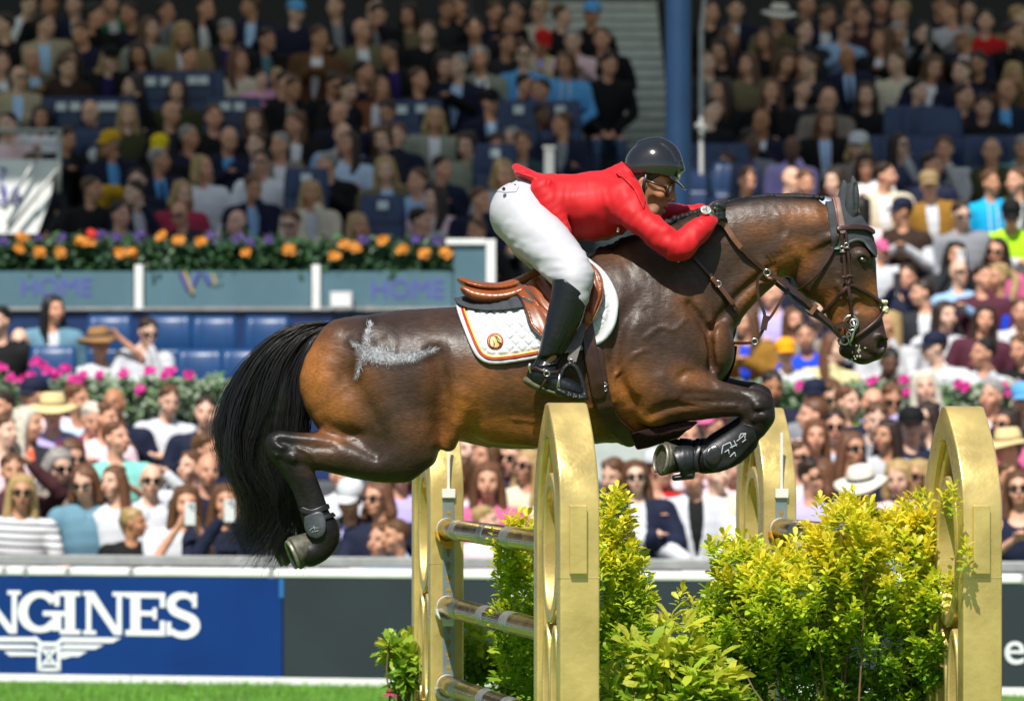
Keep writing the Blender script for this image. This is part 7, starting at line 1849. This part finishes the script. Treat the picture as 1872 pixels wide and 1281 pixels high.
def shoots(r, tips, dirs, n_leaf, ln, lsize, ycol):
    """leaves in whorls along shoots ending at tips; ycol: how yellow each shoot is (0..1)"""
    P, D, Ssz, C, RO = [], [], [], [], []
    for t, d, y in zip(tips, dirs, ycol):
        a = r.random()*6.28; d = d/np.linalg.norm(d); e1 = np.cross(d, (.3,.2,.9)); e1 /= np.linalg.norm(e1)+1e-9; e2 = np.cross(d, e1)
        nl = int(n_leaf*(.7+.6*r.random()))
        for i in range(nl):
            k = i/nl; a += 2.4+r.normal(0,.2); out = e1*math.cos(a)+e2*math.sin(a)
            open_ = .35+1.0*(1-k); P.append(t-d*ln*(1-k)+out*.004); D.append(d*(1.15-.75*(1-k))+out*open_+r.normal(0,.12,3)); Ssz.append(lsize*(.62+.55*math.sin(math.pi*(.25+.6*(1-k))))*(.62+.68*r.random()))
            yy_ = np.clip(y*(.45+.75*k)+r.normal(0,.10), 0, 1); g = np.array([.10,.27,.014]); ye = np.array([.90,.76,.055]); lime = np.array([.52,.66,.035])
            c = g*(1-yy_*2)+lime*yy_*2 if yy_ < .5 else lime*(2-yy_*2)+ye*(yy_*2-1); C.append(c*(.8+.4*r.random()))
    P, D, Ssz, C = map(np.array, (P, D, Ssz, C))
    up = np.tile(np.array([[0,0,1.]]), (len(P),1))+np.random.default_rng(1).normal(0,.25,(len(P),3))
    return P, frames(D, up, np.random.default_rng(3).normal(0,.35,len(P))), Ssz, np.clip(C,.005,1)
def branches(root, base, tips, r, n, name='stem', r0=.009):
    idx = r.choice(len(tips), min(n,len(tips)), replace=False)
    for i in idx:
        t = tips[i]; b = base+np.array([r.normal(0,.05),r.normal(0,.05),0]); m1 = b*.6+t*.4+np.array([r.normal(0,.03),r.normal(0,.03),.05]); m2 = b*.25+t*.75+np.array([r.normal(0,.02),r.normal(0,.02),.0])
        mb = MB(); P = [Vector(p) for p in catmull([tuple(b),tuple(m1),tuple(m2),tuple(t)],4)]; k = len(P); mb.tube(P, [r0*(1-.75*j/(k-1)) for j in range(k)], 6); mb.build(name, M_bark, root, smooth=True)
def crown_points(r, n, blobs, shell_=.55):
    """points spread through a set of ellipsoids (cx,cy,cz,rx,ry,rz), denser to the outside"""
    w_ = np.array([b[3]*b[4]*b[5] for b in blobs])**.67; w_ /= w_.sum(); out, nrm = [], []
    for i in r.choice(len(blobs), n, p=w_):
        b = blobs[i]; v = r.normal(0,1,3); v /= np.linalg.norm(v); k = shell_+(1.06-shell_)*r.random()**.55
        out.append(np.array(b[:3])+v*np.array(b[3:])*k); nrm.append(v/np.array(b[3:]))
    return np.array(out), np.array(nrm)
r = np.random.default_rng(17)
def blob(px, py, Y, rx, ry, rz): p = at(px,py,Y); k = Y/F; return (p.x,p.y,p.z,rx*k,ry,rz*k)
# the big golden shrub on the right
bs = [blob(1640,1040,18.5,115,.30,110),blob(1690,960,18.5,65,.16,68),blob(1545,985,18.4,75,.2,80),blob(1480,1090,18.5,130,.3,115),blob(1350,1030,18.7,58,.16,62),blob(1390,1130,18.6,110,.26,110),
      blob(1310,1180,18.7,75,.22,90),blob(1600,1180,18.6,140,.26,120),blob(1700,1130,18.4,60,.22,120),blob(1450,1230,18.65,140,.22,80),blob(1660,1270,18.6,80,.2,60)]
tips, nr_ = crown_points(r, 1800, bs); base = np.array(at(1525,785,18.5)); base[2] = 0
d = nr_/np.linalg.norm(nr_,axis=1)[:,None]*.55+np.array([0,-.1,.85]); topz = np.array([max(b[2]+b[5] for b in bs)]*len(tips))
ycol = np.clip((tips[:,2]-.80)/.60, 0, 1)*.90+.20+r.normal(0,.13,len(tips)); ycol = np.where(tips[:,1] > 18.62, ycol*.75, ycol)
# tall leading sprigs that stand above the outline
sp = np.array([at(x,y,17.82 if x > 1690 else 18.45) for x,y in ((1742,884),(1748,912),(1660,908),(1700,905),(1725,900),(1560,893),(1548,902),(1595,925),(1620,930),(1300,985),(1325,972),(1500,910),(1520,925),(1765,985),(1770,1010),(1248,1075),(1262,1090),(1590,918))]); 
tips = np.vstack([tips, sp]); d = np.vstack([d, np.tile([0.05,-.1,1.0],(len(sp),1))+r.normal(0,.12,(len(sp),3))]); ycol = np.concatenate([ycol, .75+.2*r.random(len(sp))])
big = thing('golden_shrub', 'broad yellow and green leafy shrub in front of the right gold stand', 'shrub', tuple(base), 'golden shrubs at the fence')
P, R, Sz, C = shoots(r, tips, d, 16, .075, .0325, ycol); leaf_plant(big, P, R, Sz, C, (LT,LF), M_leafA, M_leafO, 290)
branches(big, base, tips, r, 26, r0=.007)
# the tall narrow shrub behind the left near stand
bs = [blob(1122,960,19.35,38,.10,74),blob(1112,1060,19.4,80,.2,100),blob(1050,1090,20.3,140,.28,160),blob(945,985,19.75,46,.10,56),blob(950,1080,19.85,54,.12,110),blob(1142,1150,19.4,52,.2,90),blob(1040,1200,20.3,130,.28,90),blob(1132,1010,19.35,40,.12,60)]
tips, nr_ = crown_points(r, 900, bs); base = np.array(at(1050,785,20.3)); base[2] = 0
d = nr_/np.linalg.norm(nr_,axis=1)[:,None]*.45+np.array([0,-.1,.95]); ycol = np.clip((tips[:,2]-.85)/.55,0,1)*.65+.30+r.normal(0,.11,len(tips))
tall = thing('golden_shrub', 'tall narrow yellow and green shrub behind the stand nearest the horse belly', 'shrub', tuple(base), 'golden shrubs at the fence')
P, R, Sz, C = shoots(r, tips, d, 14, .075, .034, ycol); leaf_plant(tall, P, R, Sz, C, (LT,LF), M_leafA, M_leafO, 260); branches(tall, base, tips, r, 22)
# low broad-leaved variegated plants
def variegated(lab, blobs, bx, by, nshoot, nsing, lsz=.105):
    tips, nr_ = crown_points(r, nshoot, blobs, .5); base = np.array(at(bx,785,by)); base[2] = 0
    d = nr_/np.linalg.norm(nr_,axis=1)[:,None]*.8+np.array([0,-.15,.7]); ycol = .62+r.normal(0,.16,len(tips))+np.clip((tips[:,2]-.7)/.5,-.3,.3)
    t = thing('variegated_shrub', lab, 'shrub', tuple(base), 'variegated laurels at the fence'); P, R, Sz, C = shoots(r, tips, d, 8, .06, lsz, ycol); leaf_plant(t, P, R, Sz, C*np.array([.78,.90,1.2]), (LT2,LF2), M_leafS, M_leafSO, nsing); branches(t, base, tips, r, 14)
variegated('low variegated laurel with long leaves between the tall shrub and the broad shrub', [blob(1210,1190,18.2,75,.15,70),blob(1250,1250,18.15,90,.2,80),blob(1150,1270,18.3,60,.2,60),blob(1290,1280,18.1,70,.15,60)], 1220, 18.2, 190, 220, .072)
variegated('low variegated laurel seen between the poles of the left stands', [blob(880,1180,22.0,70,.2,60),blob(870,1250,22.0,90,.2,70),blob(960,1230,21.8,60,.2,80)], 890, 22.0, 150, 150, .08)
variegated('variegated laurel peeping out left of the far gold stand', [blob(724,1180,21.9,24,.12,24),blob(738,1222,21.9,26,.14,36),blob(760,1200,21.9,30,.16,50)], 750, 21.9, 60, 110, .07)
# coneflowers near the ground
M_pet = mat('pink_petal', (.42,.03,.13), rough=.6); M_cone = mat('flower_cone', (.16,.045,.01), rough=.8); M_stemg = mat('green_stem', (.06,.14,.02), rough=.7)
for px, py, Y, w_, col_ in ((712,1266,21.6,'red coneflower beside the left edge of the far gold stand',0),(1182,1262,18.8,'pink coneflower under the variegated laurel, left one',1),(1240,1272,18.7,'pink coneflower at the left foot of the broad yellow shrub',1),(1090,1268,18.8,'pink coneflower at the foot of the tall narrow shrub',1)):
    p = at(px,py,Y); t = thing('coneflower', w_, 'flower', (p.x,p.y,0), 'coneflowers at the fence')
    mb = MB(); mb.tube([(p.x+.02,p.y,0),(p.x+.01,p.y,p.z*.5),(p.x,p.y,p.z)], .004, 6); mb.build('stem', M_stemg, t)
    mb = MB(); mb.lathe([(.014,0),(.016,.008),(.010,.018),(.002,.022)], 10, Matrix.Translation(p)); mb.build('cone', M_cone, t, smooth=True)
    for j in range(11):
        a = 2*math.pi*j/11; dr = Vector((math.cos(a),math.sin(a),-.45)).normalized(); sd_ = Vector((-math.sin(a),math.cos(a),0)); b = p+Vector((0,0,.003)); mb = MB()
        v = [b+dr*.010-sd_*.003,b+dr*.010+sd_*.003,b+dr*.034+sd_*.007,b+dr*.034-sd_*.007,b+dr*.045]; mb.add(v+[q+Vector((0,0,.002)) for q in v],[(0,3,4,2,1),(5,6,7,9,8),(0,1,6,5),(1,2,7,6),(2,4,9,7),(4,3,8,9),(3,0,5,8)]); mb.build('petal', M_pet, t)

# ---- flower boxes of the stands
M_box = mat('planter_dark', (.02,.035,.03), rough=.7); M_or = mat('orange_petals', (.58,.21,.012), rough=.6, noise=(30,2), vary=.25); M_pu = mat('violet_petals', (.055,.03,.17), rough=.6, noise=(30,2), vary=.25); M_ma = mat('magenta_petals', (.62,.015,.26), rough=.6, noise=(30,2), vary=.3); M_rd = mat('scarlet_petals', (.6,.03,.02), rough=.6)
def blossom(root, p, rad, m, seed):
    q = random.Random(seed); mb = MB()
    for k in range(9):
        c = p+Vector((q.uniform(-1,1),q.uniform(-.5,.5),q.uniform(-.8,.8)))*rad*.55; a0 = q.random()*6.28; n = Vector((q.uniform(-.5,.5),-1,q.uniform(-.1,.7))).normalized(); e1 = n.cross(Vector((0,0,1))).normalized(); e2 = n.cross(e1)
        for j in range(5):
            a = a0+2*math.pi*j/5; d_ = e1*math.cos(a)+e2*math.sin(a); s_ = e1*-math.sin(a)+e2*math.cos(a); rr = rad*.62
            mb.add([c,c+d_*rr*.6+s_*rr*.42+n*.006,c+d_*rr+n*.012,c+d_*rr*.6-s_*rr*.42+n*.006],[(0,1,2,3)])
    mb.build('blossom', m, root)
def foliage_strip(root, pA, pB, zlo, zhi, dep, n, cols, lsize, seed, droop=.5):
    q = np.random.default_rng(seed); u = q.random(n); bump = .5+.5*np.sin(u*17+seed)*np.sin(u*41+1)
    z = zlo+(zhi-zlo)*(q.random(n)**.8)*(.72+.28*bump)-(.10*bump)*(q.random(n) < .25)
    pos = np.stack([pA.x+(pB.x-pA.x)*u, pA.y+(pB.y-pA.y)*u-dep*q.random(n)+.03, z],1)
    D = q.normal(0,1,(n,3))+np.array([0,-.7,-droop]); R = frames(D, np.tile([[0,-.4,1.]],(n,1)), q.normal(0,.5,n)); C = np.array(cols)[q.integers(len(cols),size=n)]*(.7+.6*q.random((n,1)))
    leaf_plant(root, pos, R, lsize*(.6+.8*q.random(n)), np.clip(C,.004,1), (LT,LF), M_leafA, M_leafO, 0)
GR1 = [(.035,.10,.03),(.05,.14,.05),(.09,.19,.08),(.025,.07,.025),(.10,.20,.12)]; GR2 = [(.42,.50,.37),(.34,.44,.30),(.50,.56,.46),(.30,.42,.24),(.10,.24,.06)]
OR = [(C4[0]+x*.34353, C4[1]+y*.34353) for x,y in ((100,105),(210,115),(315,120),(430,60),(480,65),(640,120),(700,125),(860,35),(950,55),(1070,60),(1300,125),(1535,105),(1780,135),(1830,85),(120,40))]+[(735,457),(775,463),(815,463),(652,452),(700,440)]
PU = [(C4[0]+x*.34353, C4[1]+y*.34353) for x,y in ((330,40),(620,40),(740,30),(540,30),(1270,45),(1330,60),(1430,55),(20,60),(200,50),(1120,30))]+[(665,440),(760,436),(800,440)]
names = ['flower box of orange and violet blooms at the far left of the balustrade','flower box of orange and violet blooms above the first white balustrade post','flower box of orange and violet blooms above the violet and gold crest','flower box with few orange blooms above the second white balustrade post','flower box of orange and violet blooms at the right end of the balustrade']
YF = 41.98
for i,(xa,xb) in enumerate(((-60,160),(162,330),(332,500),(502,660),(662,828))):
    A, B = at(xa,470,YF), at(xb,470,YF); t = thing('flower_box', names[i], 'flower box', ((A.x+B.x)/2,YF,A.z), 'flower boxes along the balustrade')
    a, b = at(xa+1,474,YF+.14), at(xb-1,446,YF); mb = MB(); mb.box((a.x,YF-.02,a.z),(b.x,YF+.14,b.z)); mb.build('trough', M_box, t, bevel=.01)
    foliage_strip(t, A, B, at(0,506,YF).z, at(0,428,YF).z, .11, 1250, GR1, .075, 30+i)
    for j,(x,y) in enumerate(OR):
        if xa <= x < xb: blossom(t, at(x,y,YF-.16), .058, M_or, j)
    for j,(x,y) in enumerate(PU):
        if xa <= x < xb: blossom(t, at(x,y,YF-.15), .05, M_pu, 60+j)
    if i == 1: blossom(t, at(166,428,YF-.18), .05, M_rd, 99)
MG = [(C4[0]+x*.34353, C4[1]+y*.34353) for x,y in ((10,730),(190,700),(225,715),(165,775),(250,755),(120,805),(350,740),(390,800),(440,770),(420,815),(380,830),(530,775),(800,750),(880,765),(905,755),(1010,780),(745,850),(60,790),(300,770),(655,760))]+[(D4[0]+x*.24145,D4[1]+y*.24145) for x,y in ((170,100),(1380,95),(1420,110),(1000,150),(1830,105),(1720,150),(720,70),(1700,110),(960,60))]
YL = 38.15
beds = [(-70,118,'sage leaved flower bed with many magenta petunias at the far left'),(120,262,'sage leaved flower bed with magenta petunias behind the person in white t-shirt with folded arms'),(264,420,'sage leaved flower bed thin in flowers just left of the horse tail'),(1330,1500,'green flower bed seen under the horse nose beside the forelegs'),(1502,1700,'flower bed with magenta petunias above the right standing crowd'),(1702,1950,'flower bed with magenta petunias at the far right end')]
for i,(xa,xb,nm) in enumerate(beds):
    A, B = at(xa,720,YL), at(xb,720,YL); t = thing('flower_bed', nm, 'flower bed', ((A.x+B.x)/2,YL,A.z), 'flower beds between seats and standing crowd')
    a, b = at(xa+.5,790,YL), at(xb-.5,722,YL); mb = MB(); mb.box((a.x,YL-.0,a.z),(b.x,YL+.18,b.z)); mb.build('trough', M_box, t, bevel=.01)
    foliage_strip(t, A, B, at(0,748,YL).z, at(0,684 if i < 3 else 694,YL).z, .28, 1700, GR2, .07, 50+i)
    for j,(x,y) in enumerate(MG):
        if xa <= x < xb: blossom(t, at(x,y,YL-.28), .05, M_ma, 200+j)
